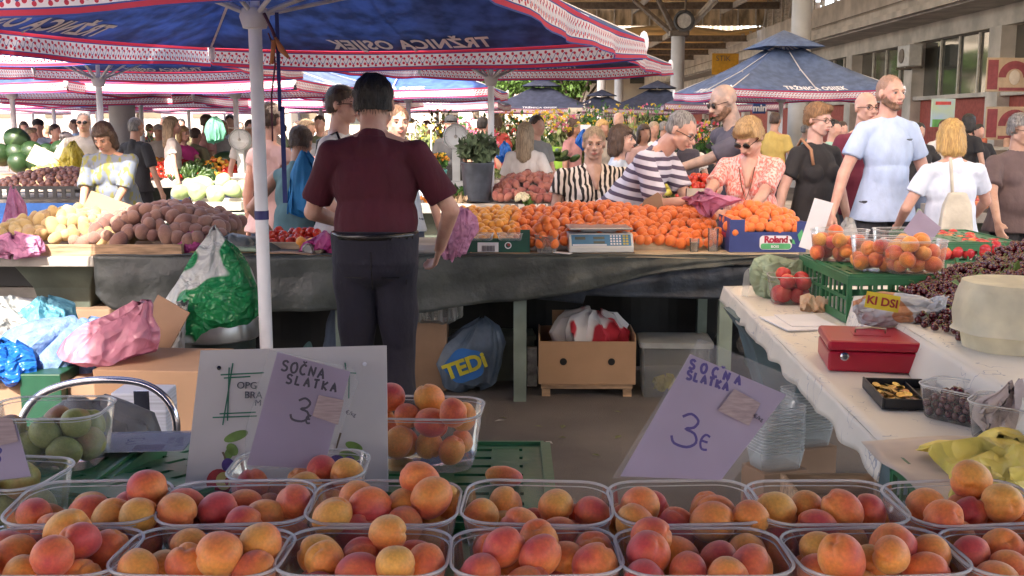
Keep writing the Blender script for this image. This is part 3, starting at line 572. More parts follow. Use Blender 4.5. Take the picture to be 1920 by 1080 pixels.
def person(px, Y, h, face, label, shirt, legs, skn='fair', hair=None, hairc='brown', lean=0., leandir=None, head=(0, 0, 0), la=None, ra=None, lhint=(.3, .5, 0), rhint=(-.3, .5, 0),
           sleeve=.55, wide=1., belly=0., bust=0., vox=.009, glasses=None, beard=None, vneck=False, top=None, headsc=1., group=None, dress=False, z0=0., open_arm=False, hip_off=0., cap_c=None, long_hem=0., x=None, fingers=True, tuck=False, neckdrop=0.):
    """local frame: origin at the feet, facing -Y, +X is the person's left. face = world heading of the look direction in degrees (0 = towards the camera, 90 = to the right of the picture)"""
    X = x if x is not None else XY(px, Y); s = h/1.75
    root = empty('person', (X, Y, z0), R(face), label, 'person', group)
    Q = Matrix.Rotation(R(lean), 3, 'X')          # lean forward (towards -Y)
    hipz = .95*s; hip = Vector((0, .0+hip_off, hipz))
    def T(x, y, z): return hip+Q@Vector((x*s, y*s, z*s))    # torso frame, z above hips
    W = wide
    neck0 = T(0, .02, .50); headc = T(0, -.02, .660-neckdrop)
    Hr = Q.lerp(Matrix.Identity(3), .5) if lean else Matrix.Identity(3)
    Hm = (Matrix.Rotation(R(head[0]), 3, 'Z') @ Matrix.Rotation(R(lean*.4+head[1]), 3, 'X') @ Matrix.Rotation(R(head[2]), 3, 'Y'))
    hs_ = s*1.0*headsc
    def H(x, y, z): return headc+Hm@(Vector((x, y, z))*hs_)
    def Ht(v): return headc+Hm@(Vector(v)*hs_)
    sh = {1: T(.165*W, .01, .415), -1: T(-.165*W, .01, .415)}
    la = la or (.30*W, -.05, -.12); ra = ra or (-.30*W, -.05, -.12)  # targets in torso-less local frame relative to hips
    wr = {}; el = {}
    for sd_, t, hn in ((1, la, lhint), (-1, ra, rhint)):
        tgt = Vector((t[0]*s, t[1]*s, hipz+t[2]*s)); el[sd_], wr[sd_] = ik(sh[sd_], tgt, .29*s, .26*s, hn)
    def head_geo(mb):
        m3 = Hm
        mb.ell(H(0, .012, .03), (.073*hs_, .092*hs_, .085*hs_), 18, m3); mb.ell(H(0, -.03, -.035), (.058*hs_, .056*hs_, .062*hs_), 14, m3)
        mb.ell(H(0, -.055, -.088), (.026*hs_, .022*hs_, .02*hs_), 10, m3)
        cap(mb, H(.02, -.05, -.085), H(.055, .0, -.05), .018*hs_, .018*hs_, 8); cap(mb, H(-.02, -.05, -.085), H(-.055, .0, -.05), .018*hs_, .018*hs_, 8)
        cap(mb, H(0, -.083, .012), H(0, -.108, -.028), .0085*hs_, .013*hs_, 8); mb.ell(H(.011, -.096, -.031), (.009*hs_,)*3, 6); mb.ell(H(-.011, -.096, -.031), (.009*hs_,)*3, 6)
        cap(mb, H(-.035, -.074, .022), H(.035, -.074, .022), .012*hs_, .012*hs_, 8)
        for q in (1, -1):
            mb.ell(H(q*.038, -.06, -.022), (.022*hs_, .02*hs_, .02*hs_), 8, m3); mb.ell(H(q*.077, .012, -.002), (.009*hs_, .018*hs_, .031*hs_), 10, m3)
        cap(mb, H(-.018, -.083, -.062), H(.018, -.083, -.062), .009*hs_, .009*hs_, 6)
    def arm(mb, q, k=1., fore=True):
        a, e, w = sh[q], el[q], wr[q]; cap(mb, a, e, .048*s*k*(.6+.4*W), .038*s*k, 12)
        if fore: cap(mb, e, w, .040*s*k, .026*s*k, 12)
    def hand(mb, q):
        a, w = el[q], wr[q]; d = (w-a).normalized(); side = Vector((1, 0, 0)); side = (side-d*side.dot(d)); side = side.normalized() if side.length > .3 else Vector((0, 1, 0)); nrm = d.cross(side)
        side = Vector((0, -1, 0))-d*Vector((0, -1, 0)).dot(d)
        side = side.normalized() if side.length > .3 else Vector((1, 0, 0)); nrm = Vector((-q, 0, 0)); nrm = (nrm-d*nrm.dot(d)-side*nrm.dot(side)); nrm = nrm.normalized() if nrm.length > .2 else d.cross(side)
        p0 = w+d*.012*s
        for k in range(4):
            cap(mb, p0+side*(-.024+.016*k)*s*.8, w+d*.082*s+side*(-.028+.0185*k)*s, .015*s, .0125*s, 8)
        if fingers:
            for k in range(4):
                b = w+d*.086*s+side*(-.030+.0195*k)*s; ln = (.030, .036, .038, .032)[k]*s
                m1 = b+(d*.92+nrm*.35).normalized()*ln; m2 = m1+(d*.65+nrm*.75).normalized()*ln*.75; m3 = m2+(d*.3+nrm*.95).normalized()*ln*.5
                cap(mb, b, m1, .0092*s, .0088*s, 7); cap(mb, m1, m2, .0088*s, .0082*s, 7); cap(mb, m2, m3, .0082*s, .0072*s, 7)
            t0 = w+d*.03*s+side*.026*s; t1 = t0+(side*.7+d*.75+nrm*.3).normalized()*.036*s; t2 = t1+(side*.15+d*.9+nrm*.4).normalized()*.03*s
            cap(mb, t0, t1, .012*s, .0105*s, 7); cap(mb, t1, t2, .0105*s, .009*s, 7)
        else: cap(mb, w+d*.08*s, w+d*.13*s+nrm*.02*s, .026*s, .018*s, 7)
    fy = .0
    feet = {1: Vector((.10*s, fy-.03, .0)), -1: Vector((-.10*s, fy+.05, .0))}; knee = {q: Vector((.095*q*s, (-.05 if lean < 15 else -.02)*s, .50*s)) for q in (1, -1)}
    hipj = {q: hip+Vector((.085*q*s, 0, -.02*s)) for q in (1, -1)}
    # ---- body: one continuous mesh
    mb = MB(); head_geo(mb)
    cap(mb, T(0, .02, .46), H(0, .02, -.05), .060*s*(.6+.4*W), .054*s*(.6+.4*W), 14); cap(mb, T(-.07, .02, .445), T(.07, .02, .445), .04*s, .04*s, 10)
    for q in (1, -1): arm(mb, q); hand(mb, q); cap(mb, T(.05*q, .02, .47), sh[q], .042*s, .045*s, 10)
    mb.ell(T(0, .0, .27), (.14*s*W, .092*s, .16*s), 16, Q); mb.ell(T(0, .0, .08), (.14*s*W, .095*s, .17*s), 14, Q)
    if vneck: cap(mb, T(0, -.035, .47), T(0, -.112-bust*.35, .33), .045*s, .017*s, 10); cap(mb, T(.035, -.035, .47), T(0, -.108-bust*.35, .35), .03*s, .016*s, 8); cap(mb, T(-.035, -.035, .47), T(0, -.108-bust*.35, .35), .03*s, .016*s, 8)
    for q in (1, -1):
        cap(mb, hipj[q], knee[q], .082*s, .052*s, 12); cap(mb, knee[q], feet[q]+Vector((0, .02, .09*s)), .052*s, .036*s, 12); cap(mb, feet[q]+Vector((0, .02, .06*s)), feet[q]+Vector((0, -.10*s, .04)), .038*s, .03*s, 8)
    me = remesh(mb, 'body', vox, 2); body = link('body', me, skin[skn], root)
    # ---- shirt
    mb = MB(); k = 1.0
    mb.ell(T(0, -.003, .29), (.172*s*W, .118*s*(.8+.2*W), .19*s), 18, Q); mb.ell(T(0, -belly*.35, .12), (.158*s*W+belly*.3, .118*s+belly*.6, .20*s), 18, Q)
    if not tuck:
        hem = -.11-long_hem
        mb.loft([[T(rx*math.cos(t_), cy_+ry*math.sin(t_), z_) for t_ in [2*math.pi*k_/28 for k_ in range(28)]] for z_, rx, ry, cy_ in ((.16, .150*W+belly*.25, .10+belly*.5, -belly*.2), (.0, max(.168*W, .180)+belly*.25, .128+belly*.4, -belly*.15+.005), (hem, max(.194*W, .208)+belly*.18+long_hem*.25, .180+belly*.25+long_hem*.3, -belly*.08+.006))])
    else: mb.ell(T(0, -belly*.1, .02), (.150*s*W+belly*.2, .112*s+belly*.3, .12*s), 16, Q)
    cap(mb, T(-.09*W, .012, .41), T(.09*W, .012, .41), .070*s, .070*s, 12); cap(mb, T(0, .02, .43), T(0, .022, .486), .088*s, .064*s*(.7+.3*W), 12)
    if bust: 
        for q in (1, -1): mb.ell(T(.075*q, -.075-bust*.25, .28), (.08*s, .06*s+bust*.4, .08*s), 12, Q)
    for q in (1, -1):
        a, e = sh[q], el[q]; cap(mb, T(.03*q*W, .015, .455), a+Vector((-.02*q*s, 0, .0)), .06*s, .060*s, 12)
        if sleeve > 0:
            p = a.lerp(e, min(sleeve, 1)); mb.ell(a, (.062*s*(.6+.4*W),)*3, 12); mb.tube([a, a.lerp(e, .3*min(sleeve, 1)), p], [.060*s*(.6+.4*W), .062*s*(.6+.4*W), .066*s*(.6+.4*W)], 14)
            if sleeve > 1: cap(mb, e, e.lerp(wr[q], sleeve-1), .055*s, .042*s)
    me = remesh(mb, 'shirt', max(vox, .010), 2, (.0045*s, 18/s, int(abs(px)))); sh_o = link('shirt' if not dress else 'dress', me, shirt, root)
    if dress:
        pass
    # ---- trousers / skirt
    if legs is not None:
        tk = 1.0 if not tuck else 1.06; mb = MB(); mb.ell(hip+Vector((0, .015*s, -.04*s)), (.162*s*W*tk+belly*.1, .124*s*tk+belly*.1, .13*s), 16)
        if lean > 12: mb.ell(hip+Vector((0, .03*s, -.03*s)), (.155*s*W, .12*s, .12*s), 16)
        if tuck: mb.loft([[T(rx*math.cos(t_), .005+ry*math.sin(t_), z_) for t_ in [2*math.pi*k_/28 for k_ in range(28)]] for z_, rx, ry in ((-.06, .165*W+.01, .14+belly*.3), (.075, .158*W+belly*.22+.012, .128+belly*.35))])
        cap(mb, T(-.04, 0, -.02), T(.04, 0, -.02), .10*s, .10*s, 12)
        for q in (1, -1): mb.tube([hipj[q], knee[q], feet[q]+Vector((0, .02, .07*s))], [.104*s*(.5+.5*W), .078*s, .062*s], 14)
        me = remesh(mb, 'trousers', max(vox, .011), 2, (.005*s, 14/s, 5)); link('trousers', me, legs, root)
    shoe = MB()
    for q in (1, -1): shoe.ell(feet[q]+Vector((0, -.06*s, .045)), (.05*s, .135*s, .05), 12)
    shoe.build('shoes', dark, root, smooth=True)
    # ---- face details
    if vox < .013:
        e = MB(); ir = MB(); br = MB()
        for q in (1, -1):
            e.ell(H(q*.031, -.0735, .004), (.0125*hs_, .0095*hs_, .0072*hs_), 8, Hm); ir.ell(H(q*.031, -.0815, .003), (.0058*hs_, .003*hs_, .0058*hs_), 8, Hm)
            br.tube([H(q*.014, -.0875, .021), H(q*.032, -.0865, .027), H(q*.05, -.0745, .021)], [.0032*hs_, .0036*hs_, .0022*hs_], 6)
            br.tube([H(q*.019, -.083, .006), H(q*.031, -.0855, .011), H(q*.044, -.078, .006)], .0017*hs_, 5)
        if not (glasses == 'sun'): e.build('eye_whites', eye_w, root, smooth=True); ir.build('irises', eye_d, root, smooth=True)
        br.build('eyebrows', HM[hairc] if hairc not in ('blond', 'gold') else HM['light'], root, smooth=True)
        lp = MB(); lp.tube([H(-.024, -.082, -.060), H(-.009, -.0925, -.0575), H(.009, -.0925, -.0575), H(.024, -.082, -.060)], [.0022*hs_, .0042*hs_, .0042*hs_, .0022*hs_], 6)
        lp.tube([H(-.022, -.082, -.0625), H(0, -.0925, -.0665), H(.022, -.082, -.0625)], [.002*hs_, .005*hs_, .002*hs_], 6); lp.build('lips', lip, root, smooth=True)
    if glasses:
        g_ = MB()
        for q in (1, -1):
            if glasses == 'sun': g_.ell(H(q*.032, -.092, .004), (.027*hs_, .008*hs_, .019*hs_), 12, Hm)
            else: g_.tube([H(q*.032+.023*math.cos(t), -.096, .003+.017*math.sin(t)) for t in [k_*math.pi/8 for k_ in range(17)]], .0016*hs_, 5)
            g_.tube([H(q*.055, -.09, .006), H(q*.076, -.04, .008), H(q*.08, .015, .002)], .0022*hs_, 5)
        g_.tube([H(-.01, -.1, .006), H(.01, -.1, .006)], .0018*hs_, 5); g_.build('glasses', dark, root, smooth=True)
    if beard:
        b_ = MB(); b_.ell(H(0, -.031, -.037), (.0605*hs_, .0595*hs_, .065*hs_), 18, Hm); b_.ell(H(0, -.057, -.090), (.030*hs_, .027*hs_, .025*hs_), 12, Hm); cap(b_, H(.022, -.052, -.087), H(.058, .0, -.05), .021*hs_, .019*hs_, 8); cap(b_, H(-.022, -.052, -.087), H(-.058, .0, -.05), .021*hs_, .019*hs_, 8); cap(b_, H(-.017, -.084, -.051), H(.017, -.084, -.051), .0095*hs_, .0095*hs_, 8)
        me = remesh(b_, 'beard', .007, 1, (.0012, 160, 3)); bm = bmesh.new(); bm.from_mesh(me)
        Hi = Hm.transposed()
        def kl(v):
            l = Hi@(v.co-headc)/hs_; zt = -.046 if abs(l.x) < .024 else (-.052+.9*max(0, l.y+.07) if l.y < -.02 else -.008)
            return l.z > zt or l.y > .018 or ((l.x/.024)**2+((l.z+.062)/.0085)**2 < 1 and l.y < -.06)
        kill = [v for v in bm.verts if kl(v)]
        bmesh.ops.delete(bm, geom=kill, context='VERTS'); bm.to_mesh(me); bm.free(); link('beard', me, HM[beard], root)
    # ---- hair
    if hair:
        hb = MB(); m3 = Hm; D = (.0025, 90, 7)
        if hair in ('short', 'crop', 'bobs', 'quiff', 'bob', 'long', 'pony'):
            t = {'crop': .003, 'short': .008}.get(hair, .014)
            hb.ell(H(0, .022, .042), ((.074+t)*hs_, (.088+t)*hs_, (.078+t)*hs_), 18, m3); hb.ell(H(0, .045, .0), ((.070+t)*hs_, (.062+t)*hs_, (.068+t)*hs_), 16, m3)
            if hair in ('quiff', 'bobs'): hb.ell(H(.01, -.035, .088), (.066*hs_, .055*hs_, .036*hs_), 12, m3); hb.ell(H(0, .05, .06), (.08*hs_, .065*hs_, .065*hs_), 12, m3)
            if hair == 'bobs':
                for q in (1, -1): hb.ell(H(q*.07, -.005, .03), (.025*hs_, .05*hs_, .05*hs_), 10, m3)
            if hair == 'bob':
                for q in (1, -1): cap(hb, H(q*.07, .005, .03), H(q*.075, .01, -.085), .032*hs_, .03*hs_, 10)
                cap(hb, H(0, .07, .03), H(0, .07, -.10), .06*hs_, .06*hs_, 12); cap(hb, H(.045, .055, 0), H(.05, .05, -.11), .045*hs_, .04*hs_, 10); cap(hb, H(-.045, .055, 0), H(-.05, .05, -.11), .045*hs_, .04*hs_, 10)
                hb.ell(H(0, -.05, .07), (.065*hs_, .04*hs_, .03*hs_), 10, m3)
            if hair == 'long':
                for q in (1, -1): cap(hb, H(q*.06, .02, .02), H(q*.07, .05, -.18), .036*hs_, .03*hs_, 10)
                cap(hb, H(0, .07, .02), H(0, .10, -.26), .07*hs_, .05*hs_, 12); cap(hb, H(.04, .06, 0), H(.05, .09, -.24), .05*hs_, .035*hs_, 10); cap(hb, H(-.04, .06, 0), H(-.05, .09, -.24), .05*hs_, .035*hs_, 10)
            me = remesh(hb, 'hair', min(vox, .008) if vox < .013 else vox, 1, D); bm = bmesh.new(); bm.from_mesh(me); Hi = Hm.transposed()
            lo = (-.030 if 'maroon' in label else -.045) if hair in ('short', 'crop', 'quiff', 'bobs') else -9
            def bad(v):
                l = Hi@(v.co-headc)/hs_
                return l.z < lo or (l.y < -.028 and l.z < .052-max(0, (l.y+.095))*0.4) or (hair in ('short', 'crop', 'quiff') and l.z < .012 and l.y < -.0 and abs(l.x) > .05) 
            bmesh.ops.delete(bm, geom=[v for v in bm.verts if bad(v)], context='VERTS'); bm.to_mesh(me); bm.free()
            if vox < .0125 and len(me.vertices) > 50:
                rr = random.Random(int(px)); vs = [v.co.copy() for v in me.vertices]; ns = [v.normal.copy() for v in me.vertices]; fs = [tuple(p.vertices) for p in me.polygons]; ft = H(0, -.06, .10); dn = Vector((0, 0, -1)); nv = len(vs)
                for _ in range(900):
                    k = rr.randrange(nv); p = vs[k]; n_ = ns[k]; d = (dn*1.0+(p-H(0, 0, .12)).normalized()*.5+Vector((rr.gauss(0, .25), rr.gauss(0, .25), rr.gauss(0, .2)))) if hair in ('bob', 'long', 'short') else ((ft-p).normalized()*.8+Vector((rr.gauss(0, .5), rr.gauss(0, .5), rr.gauss(0, .4)))); d = d-n_*d.dot(n_)
                    if d.length < .05: continue
                    d.normalize(); sdv = n_.cross(d)*.0011*hs_; l = (.016+.02*rr.random())*hs_*(1 if hair != 'crop' else .35); o_ = n_*.001; i0 = len(vs)
                    vs += [p+sdv+o_, p-sdv+o_, p+d*l*.6-sdv*.8+n_*.0035, p+d*l*.6+sdv*.8+n_*.0035, p+d*l+n_*(.002+.004*rr.random())]; fs += [(i0, i0+1, i0+2, i0+3), (i0+3, i0+2, i0+4)]
                me = bpy.data.meshes.new('hair'); me.from_pydata(vs, [], fs); me.polygons.foreach_set('use_smooth', [True]*len(me.polygons))
            link('hair', me, HM[hairc], root)
    if cap_c:
        cp = MB(); cp.ell(H(0, .012, .052), (.088*hs_, .104*hs_, .07*hs_), 16, Hm); cp.ell(H(0, -.10, .048), (.06*hs_, .055*hs_, .010*hs_), 12, Hm); cp.build('cap', cap_c, root, smooth=True)
    root['_w'] = 0; del root['_w']
    def W2(v): return Matrix.Translation((X, Y, z0)) @ Matrix.Rotation(R(face), 4, 'Z') @ Vector(v)
    return root, dict(T=T, H=H, wr=wr, el=el, sh=sh, hip=hip, W2=W2, s=s)
# special clothes -------------------------------------------------------------
def pattern_mat(name, kind, c1, c2, scale=1.0, thr=.5, wid=.05, rot=0, dist=0.0):
    m = bpy.data.materials.new(name); t, b, o = nt(m); N, L = t.nodes.new, t.links.new; tc = N('ShaderNodeTexCoord'); mp = N('ShaderNodeMapping'); L(tc.outputs['Object'], mp.inputs[0]); mp.inputs['Rotation'].default_value = rot if rot else (0, 0, 0)
    cr = N('ShaderNodeValToRGB'); cr.color_ramp.elements[0].position = max(0, thr-wid); cr.color_ramp.elements[1].position = thr+wid; cr.color_ramp.elements[0].color = (*c1, 1); cr.color_ramp.elements[1].color = (*c2, 1)
    if kind == 'stripe': x = N('ShaderNodeTexWave'); x.bands_direction = 'Z'; x.inputs['Scale'].default_value = scale; x.inputs['Distortion'].default_value = dist; L(mp.outputs[0], x.inputs[0]); L(x.outputs['Fac'], cr.inputs[0])
    elif kind == 'zebra': x = N('ShaderNodeTexWave'); x.bands_direction = 'X'; x.inputs['Scale'].default_value = scale; x.inputs['Distortion'].default_value = 5; x.inputs['Detail'].default_value = 2; x.inputs['Detail Scale'].default_value = 1.4; mp.inputs['Scale'].default_value = (1, 1, .45); L(mp.outputs[0], x.inputs[0]); L(x.outputs['Fac'], cr.inputs[0])
    elif kind == 'speck': x = N('ShaderNodeTexNoise'); x.inputs['Scale'].default_value = scale; x.inputs['Detail'].default_value = 1; mp.inputs['Scale'].default_value = (1, 1, .5); L(mp.outputs[0], x.inputs['Vector']); L(x.outputs[0], cr.inputs[0])
    L(cr.outputs[0], b.inputs['Base Color']); b.inputs['Roughness'].default_value = .85
    n2 = N('ShaderNodeTexNoise'); n2.inputs['Scale'].default_value = 12; L(tc.outputs['Object'], n2.inputs['Vector']); bp = N('ShaderNodeBump'); bp.inputs['Strength'].default_value = .35; bp.inputs['Distance'].default_value = .02; L(n2.outputs[0], bp.inputs['Height']); L(bp.outputs[0], b.inputs['Normal'])
    return m
stripe_m = pattern_mat('striped_cotton', 'stripe', (.10, .075, .12), (.66, .64, .72), scale=5.6, thr=.42, wid=.03, rot=(R(-12), R(0), 0))
zebra_m = pattern_mat('zebra_print', 'zebra', (.015, .011, .010), (.70, .62, .54), scale=9, thr=.5, wid=.06)
pink_m = pattern_mat('coral_print', 'speck', (.72, .20, .17), (.80, .52, .47), scale=75, thr=.5, wid=.07)
floral_m = pattern_mat('floral_print', 'speck', (.13, .155, .20), (.17, .17, .05), scale=26, thr=.56, wid=.05)
khaki = cloth('khaki', (.42, .37, .31)); greyt = cloth('grey', (.22, .23, .26)); navy = cloth('navy', (.011, .010, .021)); blk = cloth('black', (.022, .021, .023)); jean = cloth('jeans', (.10, .13, .20))
white_c = cloth('white', (.62, .68, .80)); white_w = cloth('warm_white', (.68, .64, .60)); maroon_c = cloth('maroon', (.075, .007, .018)); maroon2 = cloth('wine', (.16, .02, .045)); shorts_c = cloth('charcoal', (.045, .047, .055)); brown_c = cloth('brown_tee', (.11, .075, .075)); lightblue = cloth('light_blue', (.42, .50, .62)); teal = cloth('teal', (.11, .21, .22)); pinkp = cloth('pale_pink', (.60, .38, .34)); magenta = cloth('magenta', (.62, .05, .25)); greyp = cloth('grey_polo', (.30, .28, .25))
navyt = cloth('slate_tee', (.075, .07, .095))
# 1 vendor in maroon, seen from behind
p1, J = person(700, 4.98, 1.87, 180, 'man in a maroon polo and dark trousers seen from behind before the apricots', maroon_c, navy, 'fair', 'short', 'black', wide=1.10, belly=.035, sleeve=.8, tuck=True,
    la=(.17, -.30, .08), ra=(-.27, -.20, -.02), lhint=(.45, .6, .0), rhint=(-.6, .5, 0), head=(0, 4, 0), vox=.008, headsc=1.08, lean=2, neckdrop=.035)
bt = MB(); b0 = J['hip']
bt.lathe([(.188, .0), (.198, .003), (.198, .032), (.188, .035)], b0+Vector((0, .003, .052)), 28, sx=1.03, sy=.80); bt.build('belt', dark, p1, smooth=True)
cl_ = MB(); cl_.lathe([(.070, 0), (.078, .004), (.074, .040), (.068, .044), (.064, .030)], J['T'](0, .018, .452), 26, sx=1.0, sy=1.0); cl_.build('collar', maroon_c, p1, smooth=True)
bk = MB(); 
for q in (1, -1):
    bk.tube([(q*.045, .158, .90), (q*.125, .143, .90)], .0022, 5).tube([(q*.168, .03, 1.0), (q*.150, .085, .86)], .0025, 5)
bk.tube([(0, .165, 1.02), (0, .160, .93), (0, .130, .84)], .0022, 5); bk.build('pocket_seams', dark, p1)
# 2 tall man white tee
p2, J2 = person(1664, 7.6, 1.985, 8, 'tall bearded man in a very pale blue t-shirt and charcoal shorts', cloth('ice_blue', (.44, .55, .76)), shorts_c, 'fair', 'crop', 'shaved', headsc=.94, wide=.92, sleeve=.62, la=(.33, -.06, -.09), ra=(-.37, -.06, -.10), head=(12, 0, 0), beard='beard', vox=.0075, lhint=(.3, .6, 0), rhint=(-.3, .6, 0), long_hem=.03, neckdrop=.022)
lg = MB(); lg.tube([J2['T'](.062, -.128, .36), J2['T'](.10, -.121, .362)], .0035, 5).tube([J2['T'](.072, -.128, .354), J2['T'](.095, -.123, .354)], .002, 5); lg.build('chest_mark', dark, p2)
tag(p2, None)
# 3 man in wine tee, glasses, behind
person(1619, 8.4, 1.86, 15, 'bald man in a wine red t-shirt and glasses half hidden behind the tall man', maroon2, cloth('grey_shorts', (.15, .16, .20)), 'fair', None, 'brown', wide=1.0, belly=.03, sleeve=.65, ra=(-.38, -.1, -.12), glasses='thin', vox=.009)
# 4 black tee woman short blond
p4, J4 = person(1531, 7.9, 1.76, 22, 'short haired blond woman in a black t-shirt and khaki trousers', blk, khaki, 'pale', 'quiff', 'ginger', wide=.98, bust=.015, belly=.03, sleeve=.6, glasses='thin', head=(15, 6, 0), vox=.009, ra=(-.36, -.05, -.1))
MB().tube([J4['T'](-.11, -.12, .34), J4['T'](-.12, -.10, .45), J4['T'](-.115, .02, .525), J4['T'](-.11, .12, .4)], .012, 6).build('bag_strap', mat('leather_tan', (.38, .19, .10)), p4, smooth=True)
# 5 blond bob woman from behind with tote
p5, J5 = person(1793, 7.1, 1.64, 186, 'blond woman from behind in white t-shirt and pale blue trousers with a cream tote', white_c, cloth('pale_blue', (.52, .60, .74)), 'fair', 'bob', 'gold', wide=1.12, belly=.03, sleeve=.6, ra=(-.36, -.36, .05), la=(.28, -.25, .0), head=(-10, 10, 0), vox=.008, lean=5, long_hem=.05)
# 6 grey haired woman at right edge
person(1912, 7.9, 1.68, 12, 'grey haired stall woman in a brown t-shirt at the right edge', brown_c, blk, 'old', 'bobs', 'grey', wide=1.2, bust=.02, belly=.08, la=(.22, -.42, .08), ra=(-.36, -.3, -.02), sleeve=.75, head=(5, 5, 0), vox=.009, glasses='thin')
# 7 lady in coral blouse with sunglasses
p7, J7 = person(1408, 7.25, 1.69, -22, 'blond woman in a coral blouse and sunglasses bending over the apricots', pink_m, cloth('white_trousers', (.6, .6, .62)), 'fair', 'bobs', 'blond', wide=1.06, bust=.09, belly=.08, lean=16, head=(-24, 30, 0), la=(.02, -.40, .06), ra=(-.24, -.52, .10), lhint=(.8, .2, -.1), rhint=(-.6, .2, -.3), sleeve=.75, glasses='sun', vneck=True, vox=.008, headsc=1.10, hip_off=.12, neckdrop=.025)
MB().tube([J7['T'](.05, -.10, .45), J7['T'](.03, -.17, .33), J7['T'](.0, -.19, .24), J7['T'](-.03, -.17, .33), J7['T'](-.06, -.10, .45)], .004, 5).build('necklace', mat('bronze', (.20, .10, .06), metal=.6), p7, smooth=True)
# 8 striped man leaning
p8, J8 = person(1165, 7.25, 1.84, 62, 'grey haired man in a striped purple and white t-shirt leaning over the apricots', stripe_m, cloth('grey_jeans', (.30, .32, .34)), 'fair', 'crop', 'grey', wide=1.22, belly=.08, lean=36, head=(-8, 14, 0), la=(.05, -.62, .02), ra=(-.22, -.60, .12), lhint=(.2, .3, -1), rhint=(-.1, .6, -1), sleeve=.8, glasses='thin', vox=.008)
# 9 zebra woman
person(1113, 7.5, 1.58, 6, 'older woman in a black and cream zebra print top with a v neck', zebra_m, blk, 'old', 'short', 'light', wide=1.42, bust=.10, belly=.09, sleeve=.5, vneck=True, head=(-8, 2, 0), vox=.0075, la=(.30, -.1, -.1), ra=(-.34, -.05, -.14), headsc=1.08)
# 10 dark bob behind
person(1163, 8.3, 1.60, 75, 'woman with a dark bob in profile behind the zebra print woman', lightblue, jean, 'pale', 'bob', 'brown', vox=.010)
# 11 tattooed bald man
p11, J11 = person(1400, 8.0, 1.93, -75, 'bald bearded man with sunglasses, a printed dark t-shirt and a tattooed arm reaching out', navyt, blk, 'ink', None, 'beard', wide=1.3, belly=.05, lean=14, head=(0, 14, 0), la=(.02, -.68, .14), ra=(-.2, .02, .05), lhint=(.1, .2, -1), rhint=(-.2, .9, 0), sleeve=.85, glasses='sun', beard='beard', vox=.009)
pr = [mat('print_%d' % i, c) for i, c in enumerate(((.55, .35, .06), (.35, .05, .10), (.10, .12, .38), (.5, .45, .4)))]
rs = random.Random(5)
for i, m_ in enumerate(pr):
    mb = MB()
    for k in range(9):
        a = J11['T'](-.05-.13*rs.random()+.06, .122+rs.random()*.01, .42-.40*rs.random()); 
        mb.tube([a, a+Vector((.03*rs.uniform(-1, 1), 0.003, .03*rs.uniform(-1, 1))), a+Vector((.04*rs.uniform(-1, 1), .0, .04*rs.uniform(-1, 1)))], .006, 5)
    mb.build('back_print', m_, p11)
# 12 backpack youth
p12, J12 = person(1291, 12.5, 1.55, 172, 'young person in a white t-shirt with a dark backpack', white_w, jean, 'fair', 'short', 'brown', vox=.014, fingers=False)
MB().box(J12['T'](0, .17, .30), (.26, .13, .40)).build('backpack', cloth('backpack', (.07, .06, .08)), p12, bevel=.05)
# 13 white tee man with sunglasses
p13, J13 = person(640, 6.95, 1.86, 78, 'man in a white t-shirt and sunglasses in profile, a dark strap over his shoulder', white_w, jean, 'fair', 'short', 'brown', wide=1.15, belly=.03, sleeve=.75, glasses='sun', vox=.009, head=(-8, 0, 0), ra=(-.28, -.15, -.05))
MB().tube([J13['T'](-.17, -.13, .28), J13['T'](-.15, -.03, .50), J13['T'](-.13, .10, .45), J13['T'](-.10, .15, .1), J13['T'](-.10, .13, -.15)], .009, 6).build('bag_strap', dark, p13, smooth=True)
# 14, 15 women behind the near pole
p14, J14 = person(506, 7.5, 1.76, 150, 'woman in a beige cap and pale pink top behind the near pole', pinkp, jean, 'fair', 'short', 'brown', wide=.85, sleeve=.2, cap_c=cloth('beige_cap', (.5, .42, .35)), ra=(-.35, -.05, -.1), la=(.3, -.08, -.12), lhint=(.5, .5, 0), vox=.010)
p15, J15 = person(552, 7.0, 1.60, 158, 'woman in a teal sleeveless dress with bare tanned shoulders and a blue bag', teal, teal, 'tan', 'short', 'brown', wide=1.12, sleeve=0, belly=.04, la=(.3, -.1, 0), ra=(-.40, -.1, -.1), head=(10, 12, 0), lean=6, vox=.010, dress=True, long_hem=.2)
person(745, 7.6, 1.74, 20, 'man in a light blue shirt mostly hidden behind the vendor', lightblue, jean, 'fair', 'short', 'beard', vox=.011)
# left group
person(216, 9.7, 1.64, -8, 'woman in a blue and yellow floral blouse bending behind the white pole', floral_m, jean, 'tan', 'bob', 'brown', wide=1.3, bust=.05, belly=.06, lean=18, head=(0, 22, 0), la=(.10, -.40, -.12), ra=(-.16, -.42, -.10), sleeve=.95, vox=.010, headsc=1.1)
p17, J17 = person(158, 13.0, 1.74, 12, 'white haired man with glasses in a grey polo shirt', greyp, shorts_c, 'old', 'crop', 'grey', wide=1.2, belly=.08, glasses='sun', sleeve=.8, la=(.1, -.32, .18), ra=(-.26, -.25, .12), vox=.010)
person(254, 12.5, 1.68, 150, 'man in a black t-shirt with shaved grey hair turned away', blk, blk, 'tan', 'crop', 'grey', wide=1.15, sleeve=.8, vox=.010)
person(322, 14.2, 1.70, 110, 'long haired woman in a white t-shirt carrying a grey backpack', white_w, jean, 'fair', 'long', 'light', sleeve=.5, vox=.012)
person(343, 14.9, 1.57, 60, 'blond girl in a magenta top by the peppers', magenta, jean, 'fair', 'bob', 'blond', sleeve=.4, la=(.1, -.4, .1), ra=(-.2, -.42, .08), vox=.011)
